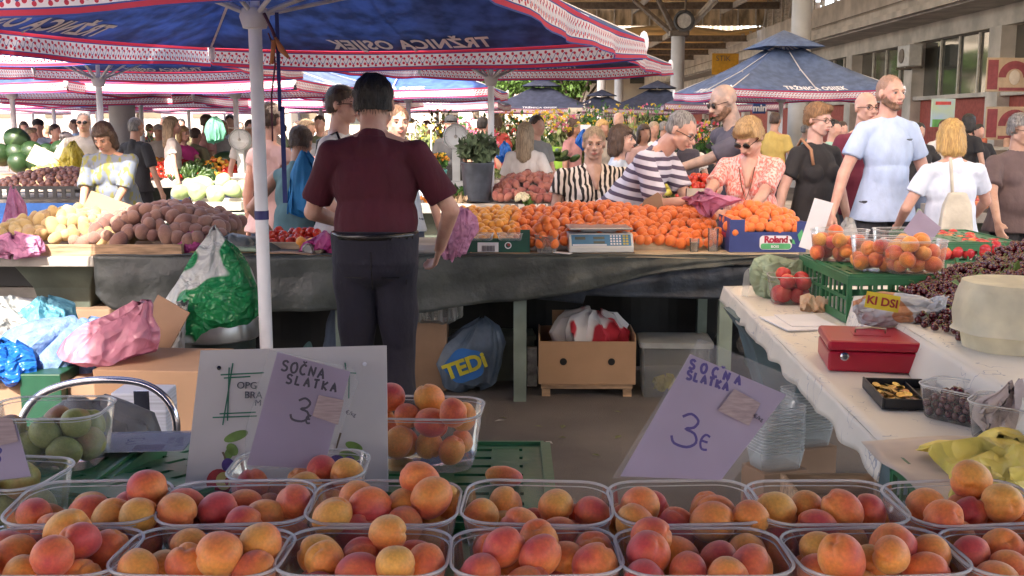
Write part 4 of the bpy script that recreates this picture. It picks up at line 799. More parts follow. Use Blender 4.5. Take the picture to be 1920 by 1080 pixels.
person(846, 14, 1.72, 0, 'man in a black cap and black t-shirt behind the dial scale', blk, blk, 'tan', 'short', 'black', cap_c=blk, vox=.013)
person(985, 10.6, 1.62, 165, 'long haired blond woman in a white t-shirt walking before the flowers', white_w, white_w, 'tan', 'long', 'light', sleeve=.7, ra=(-.3, -.1, -.05), vox=.011)
person(1006, 11.8, 1.70, 40, 'man in a grey t-shirt beside the long haired blond woman', cloth('grey_tee', (.2, .2, .2)), jean, 'fair', 'short', 'brown', vox=.013)
bgp = [(72, 16, 1.68, 20, 'man in a black hat behind the watermelons', lightblue, 'short', 'black', blk), (103, 15, 1.60, 60, 'person in a red shirt behind the watermelons', cloth('red_shirt', (.45, .06, .05)), 'short', 'brown', None),
 (122, 14.6, 1.50, 150, 'woman in a pale cap with a checked top', pinkp, 'short', 'grey', white_w), (56, 15.0, 1.55, 90, 'curly haired woman low behind the watermelons', white_w, 'quiff', 'light', None), (297, 17, 1.6, 20, 'woman in a sun hat and beige top', khaki, 'short', 'light', khaki),
 (366, 15.2, 1.55, 150, 'boy in an olive shirt behind the magenta topped girl', cloth('olive', (.18, .17, .09)), 'short', 'brown', None), (388, 15.5, 1.74, 120, 'man in a dusty pink shirt beside the hanging green bag', cloth('dusty', (.45, .22, .2)), 'short', 'brown', None),
 (415, 15.6, 1.66, 40, 'woman with auburn hair left of the dial scale', greyp, 'bob', 'ginger', None), (433, 16, 1.74, 0, 'person in a pale blue shirt behind the dial scale', lightblue, 'short', 'black', None), (470, 14, 1.66, 30, 'woman in a white top left of the near pole', white_w, 'short', 'brown', None),
 (575, 13, 1.66, 70, 'woman with light hair in a grey top behind the teal dressed woman', greyt, 'bob', 'light', None), (600, 15, 1.72, 0, 'man in olive further behind the teal dressed woman', cloth('olive2', (.16, .18, .1)), 'short', 'brown', None), (618, 11, 1.55, 30, 'child in a red top next to the white shirted man', cloth('coral', (.5, .15, .1)), 'short', 'brown', None),
 (1160, 16, 1.78, -30, 'bald man in sunglasses far behind the dark bobbed woman', blk, None, 'brown', None), (1129, 14, 1.66, 30, 'woman with blond hair far left of the zebra print woman', khaki, 'bob', 'gold', None), (1075, 15, 1.68, 60, 'woman standing among the flowers', cloth('rose', (.4, .2, .2)), 'bob', 'brown', None),
 (1207, 13, 1.60, 20, 'brown haired woman just behind the striped man', pinkp, 'bob', 'brown', None), (1226, 15, 1.64, 10, 'fair woman far behind the striped man', white_w, 'short', 'light', None), (905, 14.5, 1.7, 150, 'man in a beige shirt right of the flower bucket pole', khaki, 'short', 'black', None),
 (1310, 17, 1.6, 0, 'dark haired person behind the flower bouquet', blk, 'short', 'brown', None), (1562, 13, 1.66, 30, 'dark haired man far behind the blond woman in black', cloth('mint', (.3, .5, .4)), 'short', 'black', None), (1578, 15, 1.64, 20, 'far person beside the bald man in glasses', greyt, 'short', 'brown', None),
 (1723, 13.5, 1.62, 0, 'dark haired customer at the deli counter', blk, 'short', 'black', None), (1770, 14.5, 1.66, -40, 'customer with a raised arm at the deli counter', white_w, 'short', 'brown', None), (1815, 15, 1.74, 120, 'dark haired person in black at the deli counter', blk, 'bob', 'black', None), (1835, 15.5, 1.6, 10, 'second person in black at the deli counter', blk, 'short', 'black', None),
 (500, 19, 1.7, 10, 'far visitor in pale clothes behind the capped woman', khaki, 'short', 'brown', None), (225, 19, 1.68, 10, 'far visitor in blue behind the floral blouse woman', lightblue, 'short', 'brown', None), (340, 20, 1.7, 10, 'far visitor in olive above the magenta girl', cloth('olive3', (.2, .18, .1)), 'short', 'black', None), (800, 17, 1.65, 20, 'far flower seller in green left of the capped man', cloth('moss', (.12, .2, .08)), 'bob', 'brown', None)]
xtra = [(45, 21), (85, 18), (140, 22), (190, 23), (280, 22), (310, 25), (405, 22), (450, 20), (485, 24), (530, 21), (560, 17), (590, 23), (690, 18), (770, 19), (805, 23), (880, 20), (930, 17), (1040, 21), (1100, 22), (1185, 21), (1245, 18), (1340, 21), (1452, 15), (1510, 19)]
cn_ = ['red', 'olive green', 'sky blue', 'white', 'black', 'dusty rose', 'mustard', 'teal']; cc_ = [cloth('x%d' % i, c) for i, c in enumerate(((.45, .07, .06), (.17, .2, .1), (.3, .42, .58), (.6, .6, .62), (.03, .03, .035), (.5, .27, .26), (.5, .36, .1), (.1, .28, .28)))]
nb = ['left frame edge', 'watermelons', 'grey polo man', 'white round column', 'magenta topped woman', 'hanging green bag', 'left dial scale', 'near white pole', 'teal dressed woman', 'vendor in maroon', 'right dial scale', 'flower bucket', 'lime bucket', 'zebra print woman', 'striped man', 'tattooed man', 'big umbrella pole', 'deli counter']
nbx = [0, 70, 160, 225, 345, 400, 450, 500, 560, 700, 850, 900, 1055, 1110, 1190, 1400, 1480, 1800]
for i, (px, Y) in enumerate(xtra):
    k = min(range(len(nbx)), key=lambda j: abs(nbx[j]-px)); sd_ = 'left' if px < nbx[k] else 'right'
    bgp.append((px, Y, 1.58+.2*random.random(), random.choice([0, 30, 90, 150, -60]), 'distant visitor in %s standing far back, just %s of the %s' % (cn_[i % 8], sd_, nb[k]), cc_[i % 8], random.choice(['short', 'bob', 'crop']), random.choice(['brown', 'black', 'light', 'grey']), None))
for px, Y, h, fc, lb, sh_, hr, hc, cp in bgp:
    person(px, Y, h, fc, lb, sh_, jean if int(px) % 2 else blk, random.choice(['fair', 'tan', 'fair', 'old']), hr, hc, wide=1+.2*random.random(), vox=.016, sleeve=.6, fingers=False, cap_c=cp, la=(.25, -.2, .1) if int(px) % 3 else None)
# ================================================================ STALLS AND THEIR GOODS
stone = mat('terrazzo', (.42, .38, .34), rough=.8, c2=(.10, .09, .08), scale=90, detail=2, bump=.15)
stone_t = mat('table_stone', (.36, .33, .29), rough=.8, var=.15, scale=4, bump=.2)
pedm = mat('pedestal_green', (.115, .135, .105), rough=.75, var=.15, scale=3, bump=.15)
postm = mat('post_green', (.20, .25, .21), rough=.6, var=.12, scale=4)
wood = mat('crate_wood', (.45, .29, .17), rough=.75, var=.22, scale=6, stretch=(1, 8, 8), bump=.2)
pale_wood = mat('pale_wood', (.58, .46, .31), rough=.75, var=.15, scale=5, stretch=(1, 8, 8), bump=.2)
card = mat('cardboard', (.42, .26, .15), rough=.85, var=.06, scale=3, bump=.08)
card_d = mat('cardboard_dark_shaded', (.30, .19, .12), rough=.85, var=.1, scale=3)  # darker cardboard; on the left boxes the tone stands in for shade
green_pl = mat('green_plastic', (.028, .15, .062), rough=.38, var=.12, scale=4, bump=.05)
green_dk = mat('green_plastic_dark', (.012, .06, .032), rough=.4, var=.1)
blue_pl = mat('blue_plastic', (.03, .10, .42), rough=.4)
black_pl = mat('black_plastic', (.02, .02, .022), rough=.45)
paper = mat('paper', (.70, .70, .74), rough=.7, var=.03); ink = mat('ink_blue', (.03, .02, .22), rough=.5); ink_b = mat('ink_black', (.03, .02, .04), rough=.5)
lilac = thin_cloth('lilac_card', (.44, .36, .48), trans=.15, var=.05, bump=.05); stamp = mat('stamp_tape', (.38, .29, .27), rough=.6, c2=(.27, .2, .2), scale=60, stretch=(.3, 6, 6))
clear = clear_plastic('clear_plastic', body=.09, gl=.7); clear_rim = clear_plastic('clear_rim', body=.75, rough=.2, gl=.9, white=(.95, .95, .95)); sleeve_m = clear_plastic('clear_sleeve', body=.20, gl=.5, white=(.65, .62, .6)); cloudy = clear_plastic('cloudy_plastic', body=.45, white=(.7, .72, .7))
tarp = mat('tarp_dark', (.08, .09, .083), rough=.42, var=.3, scale=5, bump=.5, bscale=18, c2=(.045, .052, .05)); tarp_b = mat('tarp_blue_black', (.03, .04, .055), rough=.35, var=.3, scale=5, bump=.5, bscale=14)
chrome = mat('chrome', (.55, .56, .62), rough=.14, metal=1, var=.04)
def simple(name, label, cat, mb, m, group=None, **k):
    o = mb.build(name, m, **k); return tag(o, label, cat, group)
def stall(x0, x1, y0, y1, z, lab, supports=None, th=.06):
    r = empty('market_stall', ((x0+x1)/2, y0, 0), 0, lab, 'stall', 'stone topped market stalls'); w = (x1-x0)/2; d = y1-y0
    MB().b(-w, w, 0, d, z-th, z).build('table_top', stone_t, r, bevel=.006)
    for sx in (supports if supports is not None else (-w*.75, w*.75)):
        MB().loft([[(sx+a*hw, d*.5+b*d*.36*q, zz) for a, b in ((-1, -1), (1, -1), (1, 1), (-1, 1))] for zz, hw, q in ((0, .14, .8), (z*.4, .12, .6), (z*.75, .17, .8), (z-th-.002, .24, 1.05))]).build('pedestal', pedm, r, bevel=.01)
    return r
# ---- fruit meshes -----------------------------------------------------------
def fruit_mat(name, ramp, rough=.42, scale=11, green=None, spots=.0, shine=.4, sss=.05):
    """gradient over the fruit from object coordinates plus per-fruit variation"""
    m = bpy.data.materials.new(name); t, b, o = nt(m); N, L = t.nodes.new, t.links.new
    tc = N('ShaderNodeTexCoord'); oi = N('ShaderNodeObjectInfo'); sp = N('ShaderNodeSeparateXYZ'); L(tc.outputs['Object'], sp.inputs[0])
    nz = N('ShaderNodeTexNoise'); nz.inputs['Scale'].default_value = scale*4; nz.inputs['Detail'].default_value = 5; ad0 = N('ShaderNodeVectorMath'); ad0.operation = 'ADD'; cb = N('ShaderNodeCombineXYZ'); mu0 = N('ShaderNodeMath'); mu0.operation = 'MULTIPLY'; mu0.inputs[1].default_value = 37
    L(oi.outputs['Random'], mu0.inputs[0]); L(mu0.outputs[0], cb.inputs[0]); L(tc.outputs['Object'], ad0.inputs[0]); L(cb.outputs[0], ad0.inputs[1]); L(ad0.outputs[0], nz.inputs['Vector'])
    f = N('ShaderNodeMath'); f.operation = 'MULTIPLY_ADD'; f.inputs[1].default_value = 11.0; L(sp.outputs[0], f.inputs[0])
    n1 = N('ShaderNodeMath'); n1.operation = 'MULTIPLY_ADD'; n1.inputs[1].default_value = .7; L(nz.outputs[0], n1.inputs[0]); r1 = N('ShaderNodeMath'); r1.operation = 'MULTIPLY_ADD'; r1.inputs[1].default_value = .62; r1.inputs[2].default_value = -.16; L(oi.outputs['Random'], r1.inputs[0]); L(r1.outputs[0], n1.inputs[2]); L(n1.outputs[0], f.inputs[2])
    cr = N('ShaderNodeValToRGB'); e = cr.color_ramp.elements; e[0].position = ramp[0][0]; e[0].color = (*ramp[0][1], 1); e[1].position = ramp[-1][0]; e[1].color = (*ramp[-1][1], 1)
    for p, c in ramp[1:-1]: x = e.new(p); x.color = (*c, 1)
    L(f.outputs[0], cr.inputs[0]); out = cr.outputs[0]
    n3 = N('ShaderNodeTexNoise'); n3.inputs['Scale'].default_value = 260; L(tc.outputs['Object'], n3.inputs['Vector']); hs = N('ShaderNodeHueSaturation'); mr = N('ShaderNodeMapRange'); mr.inputs[1].default_value = .3; mr.inputs[2].default_value = .7; mr.inputs[3].default_value = .86; mr.inputs[4].default_value = 1.1; L(n3.outputs[0], mr.inputs[0]); L(mr.outputs[0], hs.inputs['Value']); L(out, hs.inputs['Color'])
    L(hs.outputs[0], b.inputs['Base Color']); b.inputs['Roughness'].default_value = rough; b.inputs['Specular IOR Level'].default_value = shine; b.inputs['Sheen Weight'].default_value = .2 if rough > .4 else 0; b.inputs['Sheen Roughness'].default_value = .6
    if sss: b.inputs['Subsurface Weight'].default_value = sss; b.inputs['Subsurface Radius'].default_value = (.02, .008, .003); b.inputs['Subsurface Scale'].default_value = 1
    bp = N('ShaderNodeBump'); bp.inputs['Strength'].default_value = .12; bp.inputs['Distance'].default_value = .003; L(nz.outputs[0], bp.inputs['Height']); L(bp.outputs[0], b.inputs['Normal']); return m
apr_m = fruit_mat('apricot_skin', [(.06, (.74, .36, .06)), (.36, (.78, .27, .045)), (.64, (.72, .155, .04)), (.90, (.52, .05, .045))], rough=.5)
apo_m = fruit_mat('orange_apricot_skin', [(.1, (.84, .36, .045)), (.5, (.84, .27, .03)), (.9, (.74, .17, .025))], rough=.45)
tom_m = fruit_mat('tomato_skin', [(.1, (.55, .05, .02)), (.9, (.42, .015, .012))], rough=.18, shine=.6); nec_m = fruit_mat('nectarine_skin', [(.1, (.62, .20, .06)), (.35, (.55, .06, .05)), (.9, (.38, .015, .03))], rough=.25)
pea_m = fruit_mat('peach_skin', [(.1, (.66, .33, .08)), (.6, (.60, .14, .06)), (.9, (.45, .06, .05))]); pot_y = fruit_mat('yellow_potato_skin', [(.1, (.52, .38, .16)), (.9, (.38, .24, .10))], rough=.8, sss=0); pot_r = fruit_mat('red_potato_skin', [(.1, (.33, .18, .125)), (.9, (.20, .09, .07))], rough=.8, sss=0)
pot_p = fruit_mat('pink_potato_skin', [(.1, (.38, .14, .10)), (.9, (.26, .07, .06))], rough=.7, sss=0); oni_m = fruit_mat('onion_skin', [(.1, (.26, .12, .08)), (.9, (.16, .06, .05))], rough=.5, sss=0)
fig_m = fruit_mat('green_pear_skin', [(.1, (.24, .27, .07)), (.55, (.30, .30, .09)), (.95, (.32, .15, .07))], rough=.4); mel_m = fruit_mat('watermelon_skin', [(.2, (.018, .042, .014)), (.5, (.04, .08, .024)), (.8, (.014, .03, .011))], rough=.35, sss=0)
chr_m = fruit_mat('cherry_skin', [(.1, (.16, .012, .015)), (.9, (.07, .004, .010))], rough=.15, shine=.7); pep_m = fruit_mat('yellow_pepper_skin', [(.1, (.62, .42, .06)), (.5, (.62, .25, .04)), (.9, (.45, .09, .03))], rough=.25)
cuc_m = fruit_mat('cucumber_skin', [(.1, (.05, .09, .02)), (.9, (.02, .045, .012))], rough=.4, sss=0); cab_m = fruit_mat('cabbage_skin', [(.1, (.42, .50, .22)), (.9, (.30, .40, .15))], rough=.5, sss=0); yel_m = fruit_mat('lemon_yellow_skin', [(.1, (.62, .58, .12)), (.9, (.5, .42, .08))], rough=.3)
stemm = mat('stem_brown', (.13, .09, .045)); stemg = mat('stem_green', (.17, .22, .06))
def fruit_mesh(name, m, r, asp=(1, 1, 1), crease=.06, pit=.16, seed=0, n=24, lump=.03, cup=0):
    rs = np.random.RandomState(seed); vs = []; mm = n*2//3
    def shp(d):
        x, y, z = d; k = 1.0
        if crease: k -= crease*math.exp(-(x/.13)**2)*(.5+.5*(1 if y < 0 else 0))*(1 if y < 0.1 else 0)
        if pit: q = math.hypot(x, y); k -= pit*math.exp(-(q/.22)**2)*(1 if z > 0 else .25)
        return k
    ph = rs.uniform(0, 6, 6)
    mb = MB()
    for i in range(1, mm):
        a = math.pi*i/mm
        for j in range(n):
            t = 2*math.pi*j/n; d = (math.sin(a)*math.cos(t), math.sin(a)*math.sin(t), math.cos(a)); k = shp(d)*(1+lump*(math.sin(3*t+ph[0])*math.sin(a*2+ph[1])+math.sin(2*a+ph[2])))
            vs.append((d[0]*r*asp[0]*k, d[1]*r*asp[1]*k, d[2]*r*asp[2]*k))
    vs.append((0, 0, r*asp[2]*(1-pit))); vs.append((0, 0, -r*asp[2]*(1-pit*.25))); T = len(vs)-2; B = T+1; fs = []
    for i in range(mm-2):
        for j in range(n): k = (j+1) % n; fs.append((i*n+j, (i+1)*n+j, (i+1)*n+k, i*n+k))
    for j in range(n): k = (j+1) % n; fs.append((T, j, k)); fs.append((B, (mm-2)*n+k, (mm-2)*n+j))
    mb.add(vs, fs); me = mb.mesh(name, True); me.materials.append(m); return me
APR = [fruit_mesh('apricot', apr_m, .0234, (1.0, a, b), .11, .20, i, 28) for i, (a, b) in enumerate(((1, 1.06), (.94, 1.14), (1.05, 1.0), (.97, 1.1)))]
APO = [fruit_mesh('apricot_o', apo_m, .0285, (1, a, b), .06, .15, i+9, 14) for i, (a, b) in enumerate(((1, 1.03), (.95, 1.08)))]
def pack(n, hx, hy, r, mound, seed, z0=0, wall=None, tries=26, taper=0, over=.93):
    """drop n fruits of radius r into a (hx, hy) half-size footprint; mound(x, y) is the wished surface height"""
    rs = random.Random(seed); P = []
    for _ in range(n):
        best = None
        for _t in range(tries):
            x = rs.uniform(-hx, hx); y = rs.uniform(-hy, hy); z = z0+r
            for (a, b, c) in P:
                d2 = (a-x)**2+(b-y)**2; dd = (2*r*over)**2
                if d2 < dd: z = max(z, c+math.sqrt(dd-d2))
            sc = z-mound(x, y)
            if best is None or sc < best[0]: best = (sc, x, y, z)
        P.append(best[1:])
    return P
REST = []
def scatter(name, meshes, P, M, label, cat, group, rs, sc=(.90, 1.12), flat=False):
    out = []
    for p in P:
        o = inst(name, rs.choice(meshes), None, M @ Vector(p), (rs.random()*6.3, rs.random()*6.3 if not flat else rs.uniform(-.4, .4), rs.random()*6.3), rs.uniform(*sc)); tag(o, label, cat, group); out.append(o)
    return out
def stuffed(name, me_list, P, M, label, m, rs, sc=(.9, 1.1)):
    """a heap too large to count: one mesh"""
    vs = []; fs = []
    for p in P:
        me = rs.choice(me_list); k = rs.uniform(*sc); q = Euler((rs.random()*6.3, rs.random()*6.3, rs.random()*6.3)).to_matrix(); n = len(vs); c = M @ Vector(p)
        vs += [tuple(c+q@(v.co*k)) for v in me.vertices]; fs += [tuple(i+n for i in pl.vertices) for pl in me.polygons]
    me = bpy.data.meshes.new(name); me.from_pydata(vs, [], fs); me.polygons.foreach_set('use_smooth', [True]*len(me.polygons)); o = link(name, me, m); return tag(o, label, kind='stuff')
# ---- punnet -----------------------------------------------------------------
def rrect(hx, hy, r, z, n=5):
    pts = []
    for cx, cy, a0 in ((hx-r, hy-r, 0), (-hx+r, hy-r, 90), (-hx+r, -hy+r, 180), (hx-r, -hy+r, 270)):
        for k in range(n+1): t = R(a0+90*k/n); pts.append((cx+r*math.cos(t), cy+r*math.sin(t), z))
    return pts
def punnet_mesh(hx, hy, h, rim=True):
    mb = MB(); rr = min(hx, hy)*.56
    mb.loft([rrect(hx*.82, hy*.80, rr*.8, 0), rrect(hx*.84, hy*.82, rr*.8, .004), rrect(hx*.97, hy*.96, rr, h)], cap0=True, cap1=False); a = mb.mesh('punnet', 60); a.materials.append(clear)
    mb = MB(); rp = rrect(hx*.98, hy*.975, rr, h, 7); mb.tube(rp+[rp[0], rp[1]], .0020, 6, cap=False); rp = rrect(hx*.95, hy*.94, rr, h-.006, 7); mb.tube(rp+[rp[0], rp[1]], .0008, 5, cap=False); b = mb.mesh('rim', True); b.materials.append(clear_rim); return a, b
PUN = punnet_mesh(.0975, .071, .078); PUN_T = punnet_mesh(.100, .075, .092)
def punnet(c, yaw, lab, group, pm=PUN, tilt=0, sc=1.0):
    r = inst('punnet', pm[0], None, c, (tilt, 0, yaw), sc); tag(r, lab, 'punnet', group); inst('rim', pm[1], r); return r
def surf(hx, hy, r, h, seed, z0=0, jit=.35, pitch=1.75):
    """fruit lying on the surface h(x, y) of a heap, hexagonal rows broken up by jitter"""
    rs = random.Random(seed); P = []; dy = r*pitch*.87; dx = r*pitch; j = 0; y = -hy
    while y <= hy:
        x = -hx+(dx/2 if j % 2 else 0)
        while x <= hx:
            xx, yy = x+rs.uniform(-jit, jit)*r*1.4, y+rs.uniform(-jit, jit)*r*1.4; z = h(xx, yy)
            if z > -.5*r: P.append((xx, yy, z0+max(z, 0)+r*(.75+rs.random()*.75)))
            x += dx
        y += dy; j += 1
    return P
def mound(hx, hy, h, m, loc, name='heap_core'):
    return MB().sheet(lambda u, v: (-hx+2*hx*u, -hy+2*hy*v, max(.001, h(-hx+2*hx*u, -hy+2*hy*v)-.002)), 24, 16)
def fill(c, yaw, n, r, hx, hy, mound_h, seed, tilt=0):
    M = Matrix.Translation(c) @ Matrix.Rotation(yaw, 4, 'Z') @ Matrix.Rotation(tilt, 4, 'X')
    return pack(n, hx, hy, r, lambda x, y: mound_h*(1-(x/hx/1.6)**2-(y/hy/1.6)**2), seed, .011 if seed < 80 else .003), M
rs = random.Random(11)
front = []   # (px centre, rim Y centre, rim z, words)
FR = [(92, 'leftmost'), (378, 'second from left'), (680, 'third from left'), (1000, 'fourth from left'), (1320, 'fifth from left'), (1635, 'sixth from left'), (1940, 'rightmost')]
for i, (px, wd) in enumerate(FR):
    z = 1.042; X = XY(px, 1.15, 1.12)+rs.uniform(-.004, .004); yw = R(rs.uniform(-5, 5)); punnet((X, 1.15, z), yw, 'clear punnet of apricots, %s in the row nearest the camera' % wd, 'punnets of apricots in the nearest row')
    P, M = fill((X, 1.15, z), yw, 17, .0218, .072, .045, .0, 40+i); scatter('apricot', APR, P, M, 'apricot in the %s punnet of the row nearest the camera' % wd, 'apricot', 'apricots in the %s punnet of the nearest row' % wd, rs)
SR = [(172, 'leftmost'), (448, 'second from left'), (723, 'third from left'), (1008, 'fourth from left'), (1283, 'fifth from left'), (1545, 'sixth from left'), (1808, 'rightmost')]
for i, (px, wd) in enumerate(SR):
    z = 1.049; X = XY(px, 1.295, 1.12); yw = R(rs.uniform(-5, 5)+(3 if px > 1400 else 0)); punnet((X, 1.295, z), yw, 'clear punnet of apricots, %s in the second row' % wd, 'punnets of apricots in the second row', tilt=R(3), sc=(.985, 1, 1))
    P, M = fill((X, 1.295, z), yw, 15 if i != 3 else 13, .0218, .072, .045, .0, 60+i, R(3)); scatter('apricot', APR, P, M, 'apricot in the %s punnet of the second row' % wd, 'apricot', 'apricots in the %s punnet of the second row' % wd, rs)
X = XY(562, 1.46, 1.12); punnet((X, 1.46, 1.042), R(1), 'clear punnet of apricots holding the lilac price card before the white board', None)
P, M = fill((X, 1.46, 1.042), 0, 10, .0235, .068, .042, .01, 81); scatter('apricot', APR, P, M, 'apricot in the punnet holding the left lilac price card', 'apricot', 'apricots in the punnet with the left price card', rs)
c = (-.147, 1.735, 1.037); punnet(c, R(-4), 'tall clear punnet of apricots right of the white board', None, PUN_T)
P, M = fill(c, 0, 13, .0255, .070, .044, .04, 83); scatter('apricot', APR, P, M, 'apricot in the tall punnet right of the white board', 'apricot', 'apricots in the tall punnet right of the board', rs)
FIG = [fruit_mesh('pear', fig_m, .024, (1, 1, b), 0, .1, i+30, 22, .05) for i, b in enumerate((1.25, 1.1, 1.4))]
c = (-.775, 1.735, 1.037); punnet(c, R(2), 'tall clear punnet of small green pears at the left', None, PUN_T); P, M = fill(c, 0, 11, .024, .070, .046, .03, 84); scatter('green_pear', FIG, P, M, 'small green pear in the tall punnet beside the flat price card', 'pear', 'pears in the tall punnet', rs)
c = (XY(-12, 1.40, 1.12), 1.40, 1.052); punnet(c, R(-8), 'low clear punnet of small green pears at the left edge', None); P, M = fill(c, 0, 10, .024, .066, .04, .04, 85); scatter('green_pear', FIG, P, M, 'small green pear in the low punnet at the left edge', 'pear', 'pears in the low punnet', rs)
# halved apricot
hf = fruit_mesh('half_apricot', apr_m, .026, (1.2, .8, .62), 0, .45, 3, 24); o = inst('apricot_half', hf, None, PZ(945, 893, 1.052), (R(-25), R(12), R(10)), 1.0); tag(o, 'halved apricot lying on the green crate', 'apricot')
hollow = MB().ell((0, 0, .006), (.013, .008, .006), 12); hollow.build('stone_hollow', mat('apricot_stone', (.28, .12, .06)), o, smooth=True)
# ---- green crates and the table under the display -----------------------------
def crate_mesh(L_, W_, H, top=True, m=green_pl):
    """upturned vented plastic crate: slotted top plate, ribbed rim, windowed sides"""
    mb = MB(); t = .008
    if top:
        nx, ny = 9, 7; xs = [-L_/2+.05+(L_-.1)*i/nx for i in range(nx+1)]; ys = [-W_/2+.04+(W_-.08)*i/ny for i in range(ny+1)]
        mb.b(-L_/2, L_/2, -W_/2, -W_/2+.04, H-t, H).b(-L_/2, L_/2, W_/2-.04, W_/2, H-t, H).b(-L_/2, -L_/2+.05, -W_/2+.04, W_/2-.04, H-t, H).b(L_/2-.05, L_/2, -W_/2+.04, W_/2-.04, H-t, H)
        for j in range(ny):
            y0, y1 = ys[j], ys[j+1]; ym = y0+(y1-y0)*.72; mb.b(-L_/2+.05, L_/2-.05, y0, ym, H-t, H-.0005)
            for i in range(nx):
                if i % 2 == 0: mb.b(xs[i], xs[i+1]-(xs[i+1]-xs[i])*.1, ym, y1, H-t, H-.0005)
        mb.b(-L_/2+.015, L_/2-.015, -W_/2+.012, -W_/2+.018, H, H+.006).b(-L_/2+.015, L_/2-.015, W_/2-.018, W_/2-.012, H, H+.006).b(-L_/2+.012, -L_/2+.018, -W_/2+.012, W_/2-.012, H, H+.006).b(L_/2-.018, L_/2-.012, -W_/2+.012, W_/2-.012, H, H+.006)
    for s in (-1, 1):
        for (a0, a1, ax) in ((-L_/2, L_/2, 0), (-W_/2+.003, W_/2-.003, 1)):
            n = 6 if ax == 0 else 4; fx = (s*W_/2 if ax == 0 else s*L_/2)
            def bx(u0, u1, z0, z1, d0=0, d1=t):
                lo, hi = sorted((fx-s*d0, fx-s*d1)); 
                if ax == 0: mb.b(u0, u1, lo, hi, z0, z1)
                else: mb.b(lo, hi, u0, u1, z0, z1)
            bx(a0, a1, H-.035, H-t-.0004); bx(a0, a1, 0, .03); bx(a0, a1, H*.48, H*.48+.012, .001)
            for k in range(n+1): u = a0+(a1-a0)*k/n; uu = max(a0, min(a1-.016, u-.008)); bx(uu, uu+.016, .03, H-.035, .0012)
            for k in range(n): u = a0+(a1-a0)*(k+.5)/n; bx(u-.004, u+.004, .03, H-.035, .002)
    me = mb.mesh('crate', False); me.materials.append(m); return me
CR = crate_mesh(.58, .39, .155)
def crate(c, yaw, lab, me=CR, group='green plastic crates under the punnets', tilt=0, inner=True):
    o = inst('green_crate', me, None, c, (0, tilt, yaw)); tag(o, lab, 'crate', group)
    return o
for i, x in enumerate((-.92, -.32, .28, .88)): crate((x, 1.2, .882), 0, 'green vented crate under the front punnets, %s' % ('leftmost', 'second from left', 'third from left', 'rightmost')[i])
crate((-.222, 1.645, .882), 0, 'green vented crate carrying the tall apricot punnet and the halved apricot')
crate((-.93, 1.70, .882), R(-3), 'green vented crate carrying the tall pear punnet and the flat price card')
crate((-.60, 1.74, .865), R(72), 'green crate tipped between the pears and the white board', tilt=R(9))
dt = empty('display_table', (0, 1.4, 0), 0, 'plain table under the green crates in front', 'table')
MB().b(-1.5, 1.45, -.5, .02, .84, .88).b(-1.5, .05, .02, .6, .84, .88).build('table_top', wood, dt)
for x, y in ((-1.4, -.4), (1.35, -.4), (-1.4, .5), (0, .5)): MB().b(x-.03, x+.03, y-.03, y+.03, 0, .839).build('leg', wood, dt)
# fruit leaves between punnets
# ---- white board with the farm's sign -----------------------------------------
wb = empty('farm_sign', (0, 0, 0), 0, 'white farm board with green cross lines and painted fruit, behind the left price card', 'sign')
Yb = 1.60
a, b_, c_, d_ = PY(345, 925, Yb-.02), PY(728, 930, Yb-.02), PY(724, 647, Yb+.05), PY(376, 657, Yb+.05)
ex = (b_-a).normalized(); ey = (d_-a); Mb = frame(a, (b_-a), (d_-a)); Wd = (b_-a).length; Hd = (d_-a).length
def inb(p): q = Mb.inverted() @ p; return q
qa, qb, qc, qd = [inb(p) for p in (a, b_, c_, d_)]
n_ = Vector((0, 0, 1))
mb = MB(); mb.add([Mb@Vector((q.x, q.y, 0)) for q in (qa, qb, qc, qd)]+[Mb@Vector((q.x, q.y, -.004)) for q in (qa, qb, qc, qd)], [(0, 1, 2, 3), (7, 6, 5, 4), (0, 4, 5, 1), (1, 5, 6, 2), (2, 6, 7, 3), (3, 7, 4, 0)])
board_w = mat('board_white', (.55, .52, .49), rough=.5, var=.03); mb.build('panel', board_w, wb)
def bpt(px, py, off=.0012):  # a pixel on the board plane
    ro = Vector((0, 0, CZ)); d = PY(px, py, 1)-ro; nb = Mb.to_3x3() @ Vector((0, 0, 1)); t = (Mb.translation-ro).dot(nb)/d.dot(nb); return ro+d*t+nb*off
def bpoly(mb, pts, off=.0012): mb.add([bpt(x, y, off) for x, y in pts], [tuple(range(len(pts)))])
sgn = 1 if (Mb.to_3x3()@Vector((0, 0, 1))).y < 0 else -1
O = .0012*sgn
gl = MB()
for x0, y0, x1, y1 in ((437, 681, 418, 797), (430, 689, 427, 789), (414, 703, 495, 699), (420, 709, 470, 706), (412, 776, 480, 773), (399, 783, 482, 780), (647, 680, 649, 693), (655, 700, 654, 747), (645, 698, 668, 700)):
    w = 1.3; dx, dy = (y1-y0), -(x1-x0); l = math.hypot(dx, dy); dx, dy = dx/l*w, dy/l*w; bpoly(gl, [(x0-dx, y0-dy), (x1-dx, y1-dy), (x1+dx, y1+dy), (x0+dx, y0+dy)], O)
gl.build('green_lines', mat('sign_green', (.02, .16, .09), var=.05), wb)
for s_, px, py, sz in (('OPG', 463, 729, .0155), ('BRA', 475, 747, .0155), ('M', 484, 761, .014)):
    lettering(s_, frame(bpt(px, py, O*1.1), ex, ey), sz, mat('sign_grey', (.10, .11, .12)), wb)
for px, py in ((411, 690), (684, 683)): 
    q = bpt(px, py, O*1.2); MB().ell((0, 0, 0), (.0035, .0035, .001), 10).build('screw' if px > 500 else 'hole', dark if px < 500 else letter_white, wb, loc=q, rot=Mb.to_euler())
